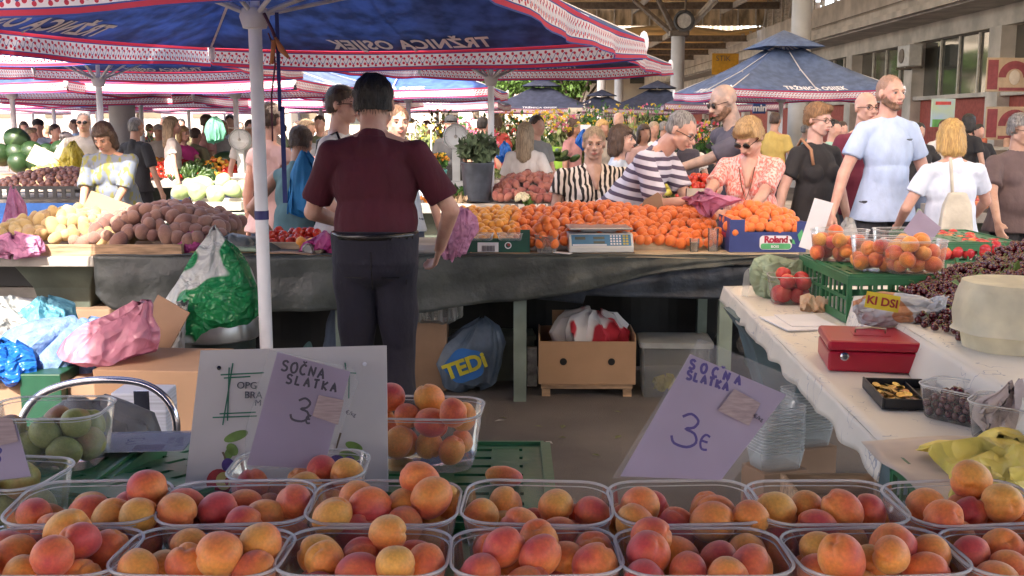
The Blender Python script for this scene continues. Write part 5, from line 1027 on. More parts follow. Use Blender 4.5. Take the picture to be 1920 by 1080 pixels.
def disc(px, py, rx, ry, m, nm, off=1.3, a0=0, n=18):
    mb = MB(); ca, sa = math.cos(a0), math.sin(a0); bpoly(mb, [(px+rx*math.cos(t)*ca-ry*math.sin(t)*sa, py+rx*math.cos(t)*sa+ry*math.sin(t)*ca) for t in [2*math.pi*k/n for k in range(n)]], O*off); mb.build(nm, m, wb)
fr_ = mat('print_red', (.42, .03, .03), var=.15, scale=60); fy_ = mat('print_yellow', (.50, .40, .12), var=.1); fg_ = mat('print_leaf', (.16, .27, .05), var=.2, scale=40); fp_ = mat('print_plum', (.06, .03, .17), var=.25, scale=60)
disc(411, 905, 24, 26, fr_, 'painted_apple'); disc(420, 902, 15, 17, fy_, 'apple_flesh', 1.6); disc(426, 903, 4, 7, fr_, 'apple_core', 1.9)
for q in ((443, 818, 24, 9, -.35), (436, 843, 13, 10, .9), (430, 850, 16, 8, -1.1), (664, 837, 17, 8, .35), (655, 855, 20, 9, .2)): disc(q[0], q[1], q[2], q[3], fg_, 'painted_leaf', 1.2, q[4])
for q in ((428, 872, 12, 13), (632, 868, 17, 15), (655, 868, 13, 13), (672, 875, 10, 11), (446, 880, 9, 10)): disc(q[0], q[1], q[2], q[3], fp_, 'painted_plum', 1.5+.01*q[2])
st = MB(); bpoly(st, [(629, 842), (632, 842), (641, 812), (637, 811)], O*1.4); bpoly(st, [(416, 848), (420, 847), (426, 862), (423, 863)], O*1.4); st.build('painted_stems', stemm, wb)
# ---- lilac price cards ----------------------------------------------------------
def card_obj(quad, Y0, Y1, sleeve, lab, words, num, mi=ink, stampq=None, extra=None, name='price_card'):
    r = empty(name, (0, 0, 0), 0, lab, 'price card'); TL, TR, BR, BL = quad
    p = [PY(*TL, Y1), PY(*TR, Y1), PY(*BR, Y0), PY(*BL, Y0)]; nb = (p[1]-p[0]).cross(p[3]-p[0]).normalized(); nb = nb if nb.y < 0 else -nb; o0 = p[0]
    ro = Vector((0, 0, CZ))
    def pt(px, py, off=0): d = PY(px, py, 1)-ro; return ro+d*((o0-ro).dot(nb)/d.dot(nb))+nb*off
    mb = MB(); Q = [pt(*q) for q in (TL, TR, BR, BL)]; mb.add([q+nb*.0006 for q in Q]+[q-nb*.0006 for q in Q], [(0, 1, 2, 3), (7, 6, 5, 4), (0, 4, 5, 1), (1, 5, 6, 2), (2, 6, 7, 3), (3, 7, 4, 0)]); mb.build('card', lilac, r)
    mb = MB(); mb.add([pt(*q, .0030) for q in sleeve], [tuple(range(len(sleeve)))]); mb.add([pt(*q, -.0020) for q in sleeve], [tuple(range(len(sleeve)))]); mb.build('sleeve', sleeve_m, r)
    wr = MB()
    for s_, x0, y0, x1, y1, hpx, wpx in words+num:
        A = pt(x0, y0, .0011); B = pt(x1, y1, .0011); ppm = (B-A).length/math.hypot(x1-x0, y1-y0); nl = len(s_.replace('v', '').replace(' ', '')); adv = ((B-A).length/(nl*hpx*ppm)) if nl > 1 else .8
        x = (B-A).normalized(); M = Matrix((( x.x, (nb.cross(x)).x, nb.x, A.x), (x.y, (nb.cross(x)).y, nb.y, A.y), (x.z, (nb.cross(x)).z, nb.z, A.z), (0, 0, 0, 1))); strokes(wr, s_, M, hpx*ppm, wpx*ppm, adv)
    wr.build('handwriting', mi, r)
    if stampq: mb = MB(); mb.add([pt(*q, .0042) for q in stampq], [(0, 1, 2, 3)]); mb.build('tape', stamp, r)
    if extra:
        s_, px, py, sz, dx, dy = extra; A = pt(px, py, .0052); B = pt(px+dx, py+dy, .0052); x = (B-A).normalized(); y = nb.cross(x); M = Matrix(((x.x, y.x, nb.x, A.x), (x.y, y.y, nb.y, A.y), (x.z, y.z, nb.z, A.z), (0, 0, 0, 1))); lettering(s_, M, sz, ink_b, r)
    return r
card_obj([(520, 660), (657, 697), (606, 880), (463, 872)], 1.47, 1.53, [(505, 655), (662, 690), (672, 720), (612, 884), (458, 876), (462, 800)], 'lilac price card reading three euro standing before the white board',
    [('SOCNA', 527, 694, 612, 712, 19, 4), ('v', 573, 703, 591, 708, 17, 3), ('SLATKA', 536, 718, 636, 737, 17, 4)], [('3', 548, 787, 575, 792, 44, 4.2), ('E', 573, 793, 588, 796, 15, 3.6)], mi=ink_b,
    stampq=[(598, 741), (645, 751), (634, 797), (586, 780)], extra=('€/kg', 657, 779, .0085, 10, 3))
card_obj([(1294, 664), (1474, 740), (1352, 900), (1163, 893)], 1.30, 1.375, [(1310, 634), (1497, 712), (1484, 752), (1372, 905), (1148, 896)], 'lilac price card reading three euro tilted right in the second row',
    [('SOCNA', 1291, 690, 1398, 727, 17, 5.2), ('v', 1357, 711, 1373, 717, 16, 3.4), ('SLATKA', 1286, 710, 1368, 735, 16, 5.2)], [('3', 1263, 832, 1300, 842, 62, 5), ('E', 1310, 840, 1335, 850, 28, 4.4)], mi=mat('ink_violet', (.045, .018, .21)),
    stampq=[(1375, 730), (1424, 757), (1402, 799), (1344, 770)], extra=('€/kg', 1418, 787, .0075, 10, 5))
card_obj([(-40, 800), (30, 795), (58, 893), (-40, 905)], 1.36, 1.40, [(-40, 775), (28, 780), (62, 895), (-40, 908)], 'lilac price card at the left frame edge among green pears', [], [('3', -20, 870, 5, 870, 30, 4)], stampq=[(-10, 782), (26, 787), (37, 829), (-5, 838)])
# flat card lying on the left crate
fc = empty('price_card', PZ(262, 830, 1.047), R(4), 'white price card lying upside down on the left green crate', 'price card')
MB().b(-.085, .085, -.055, .055, 0, .001).build('card', paper, fc); 
wr = MB(); strokes(wr, '3', Matrix.Translation((.0, .022, .0014)) @ Matrix.Rotation(math.pi, 4, 'Z'), .036, .003); strokes(wr, 'FINA', Matrix.Translation((.062, -.01, .0014)) @ Matrix.Rotation(R(100), 4, 'Z'), .012, .002); strokes(wr, 'SLATKA', Matrix.Translation((.08, -.03, .0014)) @ Matrix.Rotation(R(100), 4, 'Z'), .012, .002); wr.build('handwriting', ink, fc)
MB().b(.0, .05, -.05, -.02, .0015, .002).build('tape', stamp, fc); MB().b(-.09, .09, -.06, .06, .0025, .003).build('sleeve', sleeve_m, fc)
# ================================================================ MAIN STALL OPPOSITE
TZ = .855; TY = 6.0
stall(-5.2, -2.0, 5.98, 7.05, TZ, 'stone market stall carrying the crates of potatoes', supports=(-.9, .95))
ms = empty('market_stall', (.15, 6.0, 0), 0, 'long stall draped in dark tarpaulin carrying the heap of apricots', 'stall', 'stone topped market stalls')
MB().b(-2.14, 1.62, 0, 1.0, TZ-.05, TZ).build('table_top', stone_t, ms, bevel=.005)
for px, dy in ((975, .02), (1360, .02), (240, .1), (640, .05)):
    x = XY(px, 6.04, .5)-.15; MB().b(x-.037, x+.037, dy, dy+.06, 0, TZ-.051).b(x-.03, x+.03, dy+.75, dy+.81, 0, TZ-.051).b(x-.02, x+.02, dy+.06, dy+.75, .1, .14).build('leg', postm, ms)
def drape(pts_bottom, x0, x1, name, m, label, yf, ztop, amp=.02, seed=1, freq=22):
    """hanging cloth: pts_bottom = [(x, z)] lower hem polyline"""
    rs_ = random.Random(seed); a, b_ = rs_.random()*6, rs_.random()*6
    def zb(x):
        for (xa, za), (xb, zb_) in zip(pts_bottom, pts_bottom[1:]):
            if xa <= x <= xb: return za+(zb_-za)*(x-xa)/(xb-xa)
        return pts_bottom[-1][1]
    def fn(u, v):
        x = x0+(x1-x0)*u; z = ztop+(zb(x)-ztop)*v; y = yf-.012-amp*v*(1+math.sin(x*freq+a+2*v))*.6-amp*.7*v*math.sin(x*freq*.37+b_)-.006*math.sin(v*9+x*4)
        return (x, y, z)
    mb = MB().sheet(fn, 120, 14)
    if ztop > .8: mb.sheet(lambda u, v: (x0+(x1-x0)*u, yf-.012+.5*v, ztop+.004+.002*math.sin(u*60)), 60, 2)
    o = mb.build(name, m, smooth=True, solid=.003); return tag(o, label, 'tarpaulin')
def ZB(px, py, Y=5.96): p = PY(px, py, Y); return (p.x, p.z)
drape([ZB(176, 548), ZB(196, 568), ZB(215, 580), ZB(420, 584), ZB(640, 582), ZB(800, 585), ZB(870, 572), ZB(985, 562), ZB(1100, 545), ZB(1250, 508), ZB(1480, 484), ZB(1500, 482)], ZB(176, 500)[0], ZB(1498, 500)[0], 'tarpaulin', tarp, 'dark green grey tarpaulin hanging from the front of the apricot stall', 5.97, TZ+.004, .02, 2)
drape([ZB(985, 560), ZB(1095, 572), ZB(1096, 556), ZB(1250, 560), ZB(1500, 566), ZB(1560, 566)], ZB(985, 500)[0], ZB(1558, 500)[0], 'tarpaulin', tarp_b, 'blue black tarpaulin hanging lower behind the green grey one at right', 6.01, TZ-.056, .012, 5, 14)
# dark back sheet under the stall
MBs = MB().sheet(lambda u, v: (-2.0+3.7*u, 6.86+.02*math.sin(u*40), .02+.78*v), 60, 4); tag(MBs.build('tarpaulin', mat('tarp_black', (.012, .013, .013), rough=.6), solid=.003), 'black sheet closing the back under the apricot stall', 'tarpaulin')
# --- wooden trays with potatoes
def tray(x0, x1, y0, y1, z, h, m, label, group=None, t=.012, name='wooden_tray'):
    o = MB().b(x0, x1, y0, y0+t, z, z+h).b(x0, x1, y1-t, y1, z, z+h).b(x0, x0+t, y0+t, y1-t, z, z+h*1.001).b(x1-t, x1, y0+t, y1-t, z, z+h*1.001).b(x0+t, x1-t, y0+t, y1-t, z, z+.008).build(name, m, bevel=.002); return tag(o, label, 'tray', group)
def xa(px, Y=6.0, z=.9): return XY(px, Y, z)
tray(xa(-60), xa(340), 6.0, 6.7, TZ, .065, wood, 'long wooden tray holding the yellow and the red potatoes')
tray(xa(348), xa(470), 6.06, 6.5, TZ, .02, card, 'flat cardboard tray with scraps behind the green bag')
Pm = [fruit_mesh('potato', pot_y, .041, (1.35, .9, .85), 0, 0, i+50, 14, .05) for i in range(3)]; Pr = [fruit_mesh('potato', pot_r, .041, (a, .95, .95), 0, 0, i+60, 14, .05) for i, a in enumerate((1.1, 1.3, 1.0))]
hy_ = lambda x, y: .150*max(0, 1-abs(x/.46)**1.6)*min(1, max(0, (y+.33)/.22))*min(1, max(0, (.36-y)/.12))
hr_ = lambda x, y: .175*max(0, 1-abs((x-.02)/.52)**2.2)*min(1, max(0, (y+.33)/.22))*min(1, max(0, (.36-y)/.12))
P = surf(.42, .27, .038, hy_, 301); scatter('yellow_potato', Pm, P, Matrix.Translation((xa(72), 6.37, TZ+.01)), 'yellow potato heaped at the left end of the long tray', 'potato', 'yellow potatoes in the long tray', rs, (.85, 1.15))
P = surf(.43, .27, .038, hr_, 302); scatter('red_potato', Pr, P, Matrix.Translation((xa(265), 6.37, TZ+.01)), 'red skinned potato heaped in the right half of the long tray', 'potato', 'red potatoes in the long tray', rs, (.85, 1.2))
o = MB().box((0, 0, 0), (.30, .012, .14)).build('board_scrap', card, loc=(xa(135), 6.62, 1.07), rot=(R(-30), R(22), R(10))); tag(o, 'loose wooden board stuck between yellow and red potatoes', 'board')
# --- apricot heap
ap_lab = 'apricot among those at the front of the big heap on the tarpaulin stall'
hx = (xa(1370)-xa(850))/2; cx0 = (xa(1370)+xa(850))/2
hA = lambda x, y: (.02+.135*min(1, max(0, (y+.36)/.5)))*(1-.35*max(0, (-x-.45)/.4)) + .018*math.sin(x*7+1)
HP = surf(hx, .36, .0305, hA, 311, 0, .5, 1.85); HP.sort(key=lambda p: p[1]-p[2]*.6)
M = Matrix.Translation((cx0, 6.50, TZ+.02))
big = APO; scatter('apricot', big, HP[:0], M, ap_lab, 'apricot', 'apricots at the front of the heap', rs, (.95, 1.12)); REST += [M @ Vector(p) for p in HP[0:]]
tray(xa(1188), xa(1362), 6.17, 6.28, TZ, .075, pale_wood, 'pale wooden tray front before the apricots left of the blue carton')
tray(xa(880), xa(1190), 6.05, 6.12, TZ, .012, card, 'brown cardboard flat under the electronic scale')
# green box with barcode and two clear tubs
gb = empty('green_carton', (xa(928, 6.05), 6.08, TZ+.006), 0, 'dark green carton with a white barcode label before the apricots', 'carton'); w = .20
cg = mat('carton_green', (.015, .085, .06), rough=.5, var=.1)
MB().b(-w, w, 0, .008, 0, .085).b(-w, -w+.008, .008, .26, 0, .085).b(w-.008, w, .008, .26, 0, .085).b(-w, -w+.05, -.001, .0, .085, .125).b(w-.055, w, .0, .008, .085, .135).b(-w+.008, w-.008, .008, .25, 0, .006).build('box', cg, gb, bevel=.002)
MB().b(-.10, .02, -.003, -.001, .008, .062).build('label', paper, gb); bc = MB(); x = -.075
while x < .0: wd = rs.choice((.001, .002, .003)); bc.b(x, x+wd, -.0045, -.0035, .012, .044); x += wd+.002
bc.build('barcode', ink_b, gb); lettering('EXTRA', frame((.055, -.0015, .04), (1, 0, 0), (0, 0, 1)), .02, letter_white, gb) if False else None
MB().lathe([(.014, 0), (.020, 0), (.020, .001)], (0, 0, 0), 16).build('emblem_ring', letter_white, gb, loc=(.075, -.002, .045), rot=(R(90), 0, 0)); MB().lathe([(0, 0), (.009, 0), (.009, .001)], (.004, .004, 0), 10).build('emblem_dot', mat('emblem_red', (.4, .04, .04)), gb, loc=(.075, -.002, .045), rot=(R(90), 0, 0))
for px in (902, 956): p = punnet((xa(px, 6.1), 6.085, TZ+.082), 0, 'shallow cloudy tub on the %s of the dark green carton' % ('left' if px < 930 else 'right'), None, PUN, sc=(.78, .55, .5)); p.data = p.data.copy(); p.data.materials[0] = cloudy
# round tub of apricots
tb = MB().lathe([(.055, 0), (.068, .095), (.071, .097), (.071, .103)], (0, 0, 0), 24).build('tub', cloudy, smooth=50, loc=(xa(1025, 6.08), 6.08, TZ+.012)); tag(tb, 'round cloudy tub heaped with apricots left of the scale', 'tub')
P = pack(16, .045, .045, .024, lambda x, y: .19-1.0*math.hypot(x, y), 320, .03); REST += [Vector(p)+tb.location for p in P]
# price scale
sc_ = empty('electronic_scale', (xa(1128, 6.03), 6.06, TZ+.014), R(3), 'white electronic scale with blue display panel and steel plate', 'scale')
MB().add([(-.185, -.02, 0), (.185, -.02, 0), (.185, .27, 0), (-.185, .27, 0), (-.185, -.02, .03), (.185, -.02, .03), (.185, .03, .105), (-.185, .03, .105), (-.185, .27, .105), (.185, .27, .105)], [(0, 1, 5, 4), (4, 5, 6, 7), (7, 6, 9, 8), (8, 9, 2, 3), (0, 3, 2, 1), (0, 4, 7, 8, 3), (1, 2, 9, 6, 5)]).build('housing', mat('scale_white', (.62, .62, .60), rough=.4, var=.04), sc_, bevel=.006)
MB().b(-.18, .18, .0, .27, .126, .138).b(-.1, .1, .08, .2, .106, .126).build('weighing_plate', mat('steel_plate', (.42, .43, .46), rough=.3, metal=.7, var=.06), sc_, bevel=.004)
Mf = frame((0, .005, .0675), (1, 0, 0), (0, .05, .075)); pn = MB(); fpl = lambda mb, x0, x1, y0, y1, z: mb.add([Mf@Vector((a, b, z)) for a, b in ((x0, y0), (x1, y0), (x1, y1), (x0, y1))], [(0, 1, 2, 3)])
fpl(pn, -.170, .172, -.036, .036, .0015); pn.build('display_panel', mat('scale_blue', (.06, .20, .36), rough=.4), sc_)
pn = MB(); fpl(pn, -.15, -.09, .004, .022, .003); fpl(pn, -.045, .02, .006, .022, .003); fpl(pn, -.045, .02, -.022, -.006, .003); pn.build('displays', mat('lcd', (.10, .12, .10), rough=.2), sc_)
pn = MB(); fpl(pn, -.165, .03, -.035, -.026, .003)
for i in range(4):
    for j in range(4): fpl(pn, .052+i*.017, .063+i*.017, -.030+j*.017, -.019+j*.017, .003)
pn.build('white_keys', letter_white, sc_); pn = MB()
for i in range(2):
    for j in range(4): fpl(pn, .125+i*.018, .138+i*.018, -.030+j*.017, -.019+j*.017, .003)
pn.build('yellow_keys', mat('key_yellow', (.6, .48, .08)), sc_)
for sx in (-.15, .15):
    MB().lathe([(.0, -.014), (.014, -.014), (.014, 0), (0, 0)], (sx, .02, 0), 10).build('foot', black_pl, sc_)
o = MB().b(-.05, .05, -.03, .03, 0, .002).build('receipt', paper, loc=(xa(1056, 5.98), 6.02, TZ+.014), rot=(0, R(3), R(-20))); tag(o, 'crumpled white paper slip left of the scale', 'paper')
simple('plywood_sheet', 'pale plywood sheet under the blue carton and glasses', 'board', MB().b(xa(1192, 6.0), xa(1500, 6.0), 6.01, 6.16, TZ+.008, TZ+.016), pale_wood)
simple('cardboard_strip', 'bent pale cardboard strip on the stall edge under the plywood', 'cardboard', MB().sheet(lambda u, v: (xa(1140)+u*1.0, 5.955+.05*v, TZ+.007+.004*math.sin(u*9)-.012*(1-v)), 20, 2), pale_wood, solid=.004)
# glasses
gm = clear_plastic('drinking_glass', body=.12, gl=1.0, rough=.04)
g1 = empty('glass', (xa(1303, 6.05), 6.07, TZ+.017), 0, 'small glass of milky coffee on the plywood', 'glass'); MB().lathe([(.0, .002), (.021, .002), (.028, .075), (.030, .075), (.023, 0), (.0, 0)], (0, 0, 0), 20).build('glass_wall', gm, g1, smooth=50); MB().lathe([(0, .006), (.0205, .006), (.0255, .055), (0, .055)], (0, 0, 0), 20).build('coffee', mat('coffee', (.42, .30, .20), rough=.3), g1, smooth=50)
g2 = empty('glass', (xa(1338, 6.07), 6.09, TZ+.017), 0, 'tall empty glass right of the coffee glass', 'glass'); MB().lathe([(.0, .004), (.027, .004), (.029, .13), (.031, .13), (.029, 0), (0, 0)], (0, 0, 0), 20).build('glass_wall', gm, g2, smooth=50)
# blue fruit carton
bx = empty('fruit_carton', (xa(1440, 6.02), 6.03, TZ+.018), 0, 'blue fruit carton with a red lettered logo heaped with apricots', 'carton'); cb_ = mat('carton_blue', (.035, .055, .21), rough=.5, var=.06); W2_ = .218; D = .34
MB().b(-W2_, W2_, 0, .006, 0, .115).b(-W2_, -W2_+.085, -.001, .006, .115, .185).b(W2_-.055, W2_, -.001, .006, .115, .175).b(-W2_, -W2_+.006, .006, D, 0, .19).b(W2_-.006, W2_, .006, D, 0, .17).b(-W2_+.006, W2_-.006, D-.006, D, 0, .15).b(-W2_+.006, W2_-.006, .006, D-.006, 0, .005).build('box', cb_, bx)
red_l = mat('logo_red', (.42, .02, .06)); grn_l = mat('logo_green', (.10, .42, .17))
lg = MB(); lg.loft([[(x, -.0035+y_, z) for x, _, z in rrect2] for y_, rrect2 in ((0, [(p[0]+.045, 0, p[1]+.055) for p in rrect(.092, .04, .022, 0)]), (.001, [(p[0]+.045, 0, p[1]+.055) for p in rrect(.092, .04, .022, 0)]))]); lg.build('logo_back', letter_white, bx)
lg = MB(); lg.loft([[(p[0]+.045, yy, p[1]+.034) for p in rrect(.085, .016, .012, 0)] for yy in (-.0055, -.0045)]); lg.build('logo_green_band', grn_l, bx)
lettering('Roland', frame((.045, -.006, .056), (1, 0, 0), (0, 0, 1)), .052, red_l, bx, bold=.0022, spacing=.92); lettering('BOIS', frame((.04, -.0065, .026), (1, 0, 0), (0, 0, 1)), .020, letter_white, bx, bold=.0006, spacing=1.1)
lf = MB()
for (x, z, a, l) in ((.178, .062, 80, .07), (.158, .045, 140, .05), (.190, .030, 25, .045)):
    d = Vector((math.cos(R(a)), 0, math.sin(R(a)))); n = Vector((-d.z, 0, d.x)); o_ = Vector((x, -.0035, z)); lf.add([o_, o_+d*l*.5+n*l*.26, o_+d*l, o_+d*l*.5-n*l*.26], [(0, 1, 2, 3)])
lf.build('logo_leaves', grn_l, bx)
Ms = Matrix.Translation((-W2_-.002, .16, .0)) @ Matrix.Rotation(R(-90), 4, 'Z'); lettering('Roland', Matrix.Translation((-W2_-.002, .17, .075)) @ Matrix(((0, 0, -1, 0), (-1, 0, 0, 0), (0, 1, 0, 0), (0, 0, 0, 1))), .05, red_l, bx, bold=.002)
P = surf(.195, .15, .029, lambda x, y: .070+.13*min(1, max(0, (y+.17)/.22))*(1-abs(x/.26)**2), 331, .0); P.sort(key=lambda p: p[1]-p[2]); Mx = Matrix.Translation((bx.location.x, bx.location.y+.175, TZ+.03)); scatter('apricot', APO, P[:0], Mx, 'apricot at the front of the blue carton with the red logo', 'apricot', 'apricots at the front of the blue carton', rs, (.95, 1.1)); REST += [Mx @ Vector(p) for p in P[0:]]
# ---- thin plastic bags, generic crumpled shapes --------------------------------
def bag(name, label, cat, prof, loc, m, seed, sx=1., sy=1., fold=.10, nf=7, rot=0, disp=.012, ds=22, parent=None, tilt=(0, 0)):
    mb = MB(); n = 56; rings = []; rr = random.Random(seed); ph = [rr.random()*6 for _ in range(6)]
    for i, (r, z, dx, dy) in enumerate(prof):
        ring = []
        for k in range(n):
            t = 2*math.pi*k/n; q = 1+fold*math.sin(nf*t+ph[0]+z*5)+fold*.6*math.sin((nf+4)*t+ph[1]-z*11)+fold*.5*math.sin((2*nf+3)*t+ph[2]+z*7)
            ring.append((dx+sx*r*q*math.cos(t), dy+sy*r*q*math.sin(t), z+.012*math.sin(3*t+ph[3])+.01*math.sin(7*t+ph[4])))
        rings.append(ring)
    mb.loft(rings, True, True); me = mb.mesh(name, False); bm = bmesh.new(); bm.from_mesh(me); bmesh.ops.subdivide_edges(bm, edges=bm.edges, cuts=1, use_grid_fill=True); bm.to_mesh(me); bm.free(); displace(me, disp*.8, ds, seed); displace(me, disp*1.6, ds*.35, seed+50); me.polygons.foreach_set('use_smooth', [True]*len(me.polygons)); me.set_sharp_from_angle(angle=R(50))
    o = link(name, me, m, parent, loc, (tilt[0], tilt[1], rot)); return tag(o, label, cat) if label else o
pink_f = film('pink_film', (.74, .32, .50)); mag_f = film('magenta_film', (.62, .10, .34)); lil_f = film('lilac_film', (.80, .38, .60))
wht_f = film('white_film', (.62, .62, .60)); grn_f = film('green_film', (.03, .30, .11)); pgr_f = film('pale_green_film', (.50, .62, .46), .45)
yel_f = film('yellow_film', (.60, .50, .08)); blu_f = film('blue_film', (.02, .16, .60), .3); crm_f = thin_cloth('cream_film', (.86, .80, .60), trans=.3, rough=.4, bump=.5, bscale=7); jeansm = mat('jeans_cloth', (.13, .22, .42), rough=.8, var=.2, scale=18, bump=.6, bscale=50); lbl_f = film('light_blue_film', (.20, .52, .66))
bag('pink_bag', 'crumpled lilac pink bag hanging by the dark green carton', 'bag', [(.03, .0, 0, 0), (.055, .05, .0, 0), (.05, .13, .02, 0), (.065, .19, .05, 0), (.05, .25, .07, 0), (.02, .28, .075, 0)], (xa(850, 5.98), 6.0, TZ-.03), lil_f, 3, fold=.2)
bag('magenta_bag', 'magenta bag scrap lying left of the vendor', 'bag', [(.02, 0, 0, 0), (.12, .02, 0, 0), (.11, .06, .02, 0), (.03, .09, 0, 0)], (xa(612, 6.1), 6.12, TZ+.01), mag_f, 4, fold=.18)
bag('pink_bag', 'translucent pink bag lying on top of the apricot heap', 'bag', [(.01, -.07, .02, 0), (.06, -.03, 0, 0), (.16, .03, 0, 0), (.11, .045, .01, 0), (.03, .08, -.03, 0)], (xa(1322, 6.45), 6.40, 1.12), pink_f, 5, fold=.16, nf=4, sy=.8)
bag('pink_bag', 'flat pink film hanging at the left end of the potato tray', 'bag', [(.02, 0, 0, 0), (.16, .02, 0, 0), (.14, .10, .0, 0), (.02, .13, 0, 0)], (xa(18, 5.9), 5.93, TZ+.0), lil_f, 6, fold=.1, sy=.3)
bag('lilac_bag', 'lilac bag hanging behind the yellow potatoes', 'bag', [(.01, 0, 0, 0), (.065, .03, 0, 0), (.05, .12, 0, 0), (.03, .19, .0, 0), (.015, .24, 0, 0)], (xa(22, 6.9), 6.95, .93), lil_f, 7, fold=.15)
bag('clear_bag', 'pink and clear crumpled bag between scrap and green bag', 'bag', [(.02, 0, 0, 0), (.06, .02, 0, 0), (.05, .06, 0, 0), (.01, .08, 0, 0)], (xa(358, 6.1), 6.12, TZ+.02), mag_f, 8, fold=.2)
for px, py in ((568, 465), (592, 462)):
    p = PZ(px, py+8, TZ+.035); cn = empty('drink_can', (p.x, 6.03, TZ+.036), 0, 'metal drink can lying with its base forward, %s of two' % ('left' if px < 580 else 'right'), 'can', rot=(R(90), 0, R(4 if px < 580 else -6))); MB().lathe([(0, .006), (.020, .006), (.024, 0), (.033, .012), (.033, -.10), (.026, -.112), (0, -.112)], (0, 0, 0), 20).build('can_body', mat('aluminium', (.6, .6, .62), metal=.9, rough=.28, var=.1) if px < 580 else mat('can_dark', (.35, .30, .25), metal=.8, rough=.3), cn, smooth=50)
TOM = [fruit_mesh('tomato', tom_m, .033, (1, 1, .84), 0, .1, i+70, 16, .04) for i in range(2)]; NEC = [fruit_mesh('nectarine', nec_m, .032, (1, 1, .97), .06, .15, i+80, 20) for i in range(2)]; PEA = [fruit_mesh('peach', pea_m, .032, (1, 1, .95), .07, .15, i+90, 18) for i in range(2)]
tray(xa(500, 6.3), xa(600, 6.3), 6.25, 6.65, TZ, .05, pale_wood, 'small tray of tomatoes behind the near pole')
P = pack(30, .14, .17, .032, lambda x, y: .08-.2*abs(y), 340); scatter('tomato', TOM, P, Matrix.Translation((xa(552, 6.4), 6.45, TZ+.01)), 'red tomato in the small tray left of the vendor', 'tomato', 'tomatoes in the small tray', rs)
P = pack(14, .07, .1, .025, lambda x, y: .08, 341); REST += [Vector(p)+Vector((xa(588, 6.2), 6.22, TZ+.01)) for p in P]
stuffed('apricot_heap', APO, REST, Matrix.Identity(4), 'great mass of orange apricots heaped across the tarpaulin stall', apo_m, rs, (.9, 1.18))
bag('tarp_heap', 'dark crumpled sheet with a green label beside the near pole', 'bag', [(.02, 0, 0, 0), (.24, .01, 0, 0), (.2, .05, 0, 0), (.03, .07, 0, 0)], (xa(430, 6.1), 6.2, TZ+.02), tarp, 9, fold=.12, sy=.6)
simple('green_packet', 'pale green film packet lying by the near pole', 'packet', MB().b(-.13, .13, -.06, .06, 0, .02), pgr_f, bevel=.008, loc=(xa(455, 6.02), 6.05, TZ+.03), rot=(R(4), R(3), R(5)))
simple('card_flap', 'bent brown cardboard flap in front of the cans', 'cardboard', MB().sheet(lambda u, v: (-.25+.5*u, .08*v, .004+.01*math.sin(u*5)), 10, 2), card, solid=.004, loc=(xa(560, 5.98), 5.97, TZ+.006))
simple('brown_card', 'brown cardboard piece standing behind the apricots before the striped man', 'cardboard', MB().add([(-.085, 0, 0), (.085, 0, .0), (.06, 0, .13), (.04, 0, .15), (-.05, .0, .10)], [(0, 1, 2, 3, 4)]), card_d, solid=.004, loc=(xa(1222, 6.7), 6.72, 1.02), rot=(R(-12), 0, 0))
wl = empty('wallet', (xa(1305, 6.75), 6.72, 1.115), R(-10), 'open dark red leather wallet held over the apricots', 'wallet'); MB().box((0, 0, 0), (.16, .10, .012)).box((0, .06, .035), (.155, .012, .08)).build('leather', mat('leather_red', (.10, .012, .02), rough=.4), wl, bevel=.004); MB().b(-.07, .07, .045, .052, .0, .075).build('zip', steel, wl)
# standing white paper by the carton
simple('paper_sign', 'white paper card standing between the blue carton and the punnets at right', 'sign', MB().b(-.045, .045, 0, .002, -.12, .12), paper, loc=PY(1530, 422, 5.0), rot=(R(-8), R(14), R(-25)))
# ================================================================ UNDER THE STALLS
cbx = empty('cardboard_box', (XY(1101, 6.15, .4), 6.12, 0), R(-1), 'brown cardboard box with two round holes on a low wooden stand', 'box')
MB().b(-.285, .285, 0, .008, .078, .335).b(-.285, .285, .36, .368, .078, .36).b(-.285, -.277, .008, .36, .078, .37).b(.277, .285, .008, .36, .078, .37).b(-.277, .277, .008, .36, .078, .086).b(-.20, -.05, .35, .358, .36, .46).build('carton_walls', card, cbx)
for x in (-.14, .142): MB().lathe([(0, 0), (.021, 0), (.021, .002)], (0, 0, 0), 20).build('hand_hole', mat('hole_dark', (.01, .008, .006), var=.01), cbx, loc=(x, -.0015, .215), rot=(R(90), 0, 0))
sw = empty('wooden_stand', (cbx.location.x, 6.14, 0), R(-1), 'low wooden stand with short legs under the cardboard box', 'stand'); MB().b(-.27, .27, 0, .32, .045, .076).build('frame', wood, sw, bevel=.004)
for x in (-.24, .24):
    for y in (.02, .3): MB().b(x-.025, x+.025, y-.02, y+.02, 0, .044).build('leg', wood, sw)
redw = pattern_mat('red_white_film', 'speck', (.66, .64, .64), (.52, .03, .05), scale=7, thr=.56, wid=.02)
bag('plastic_bag', 'crumpled white and red plastic bag in the cardboard box', 'bag', [(.05, 0, 0, 0), (.20, .03, 0, 0), (.22, .14, .0, 0), (.16, .22, .0, 0), (.05, .26, .02, 0)], (cbx.location.x+.03, 6.31, .24), redw, 12, fold=.13, sy=.7)
pb = empty('plastic_box', (XY(1262, 6.3, .3), 6.25, 0), R(-3), 'cloudy grey lidded plastic box right of the cardboard box', 'box'); MB().loft([rrect(.19, .14, .03, 0), rrect(.2, .15, .03, .30)], True, False).build('walls', cloudy, pb, smooth=50); MB().loft([rrect(.215, .165, .03, .30), rrect(.215, .165, .03, .33), rrect(.2, .15, .03, .335)], True, True).build('lid', mat('lid_grey', (.30, .32, .32), rough=.4), pb, smooth=50)
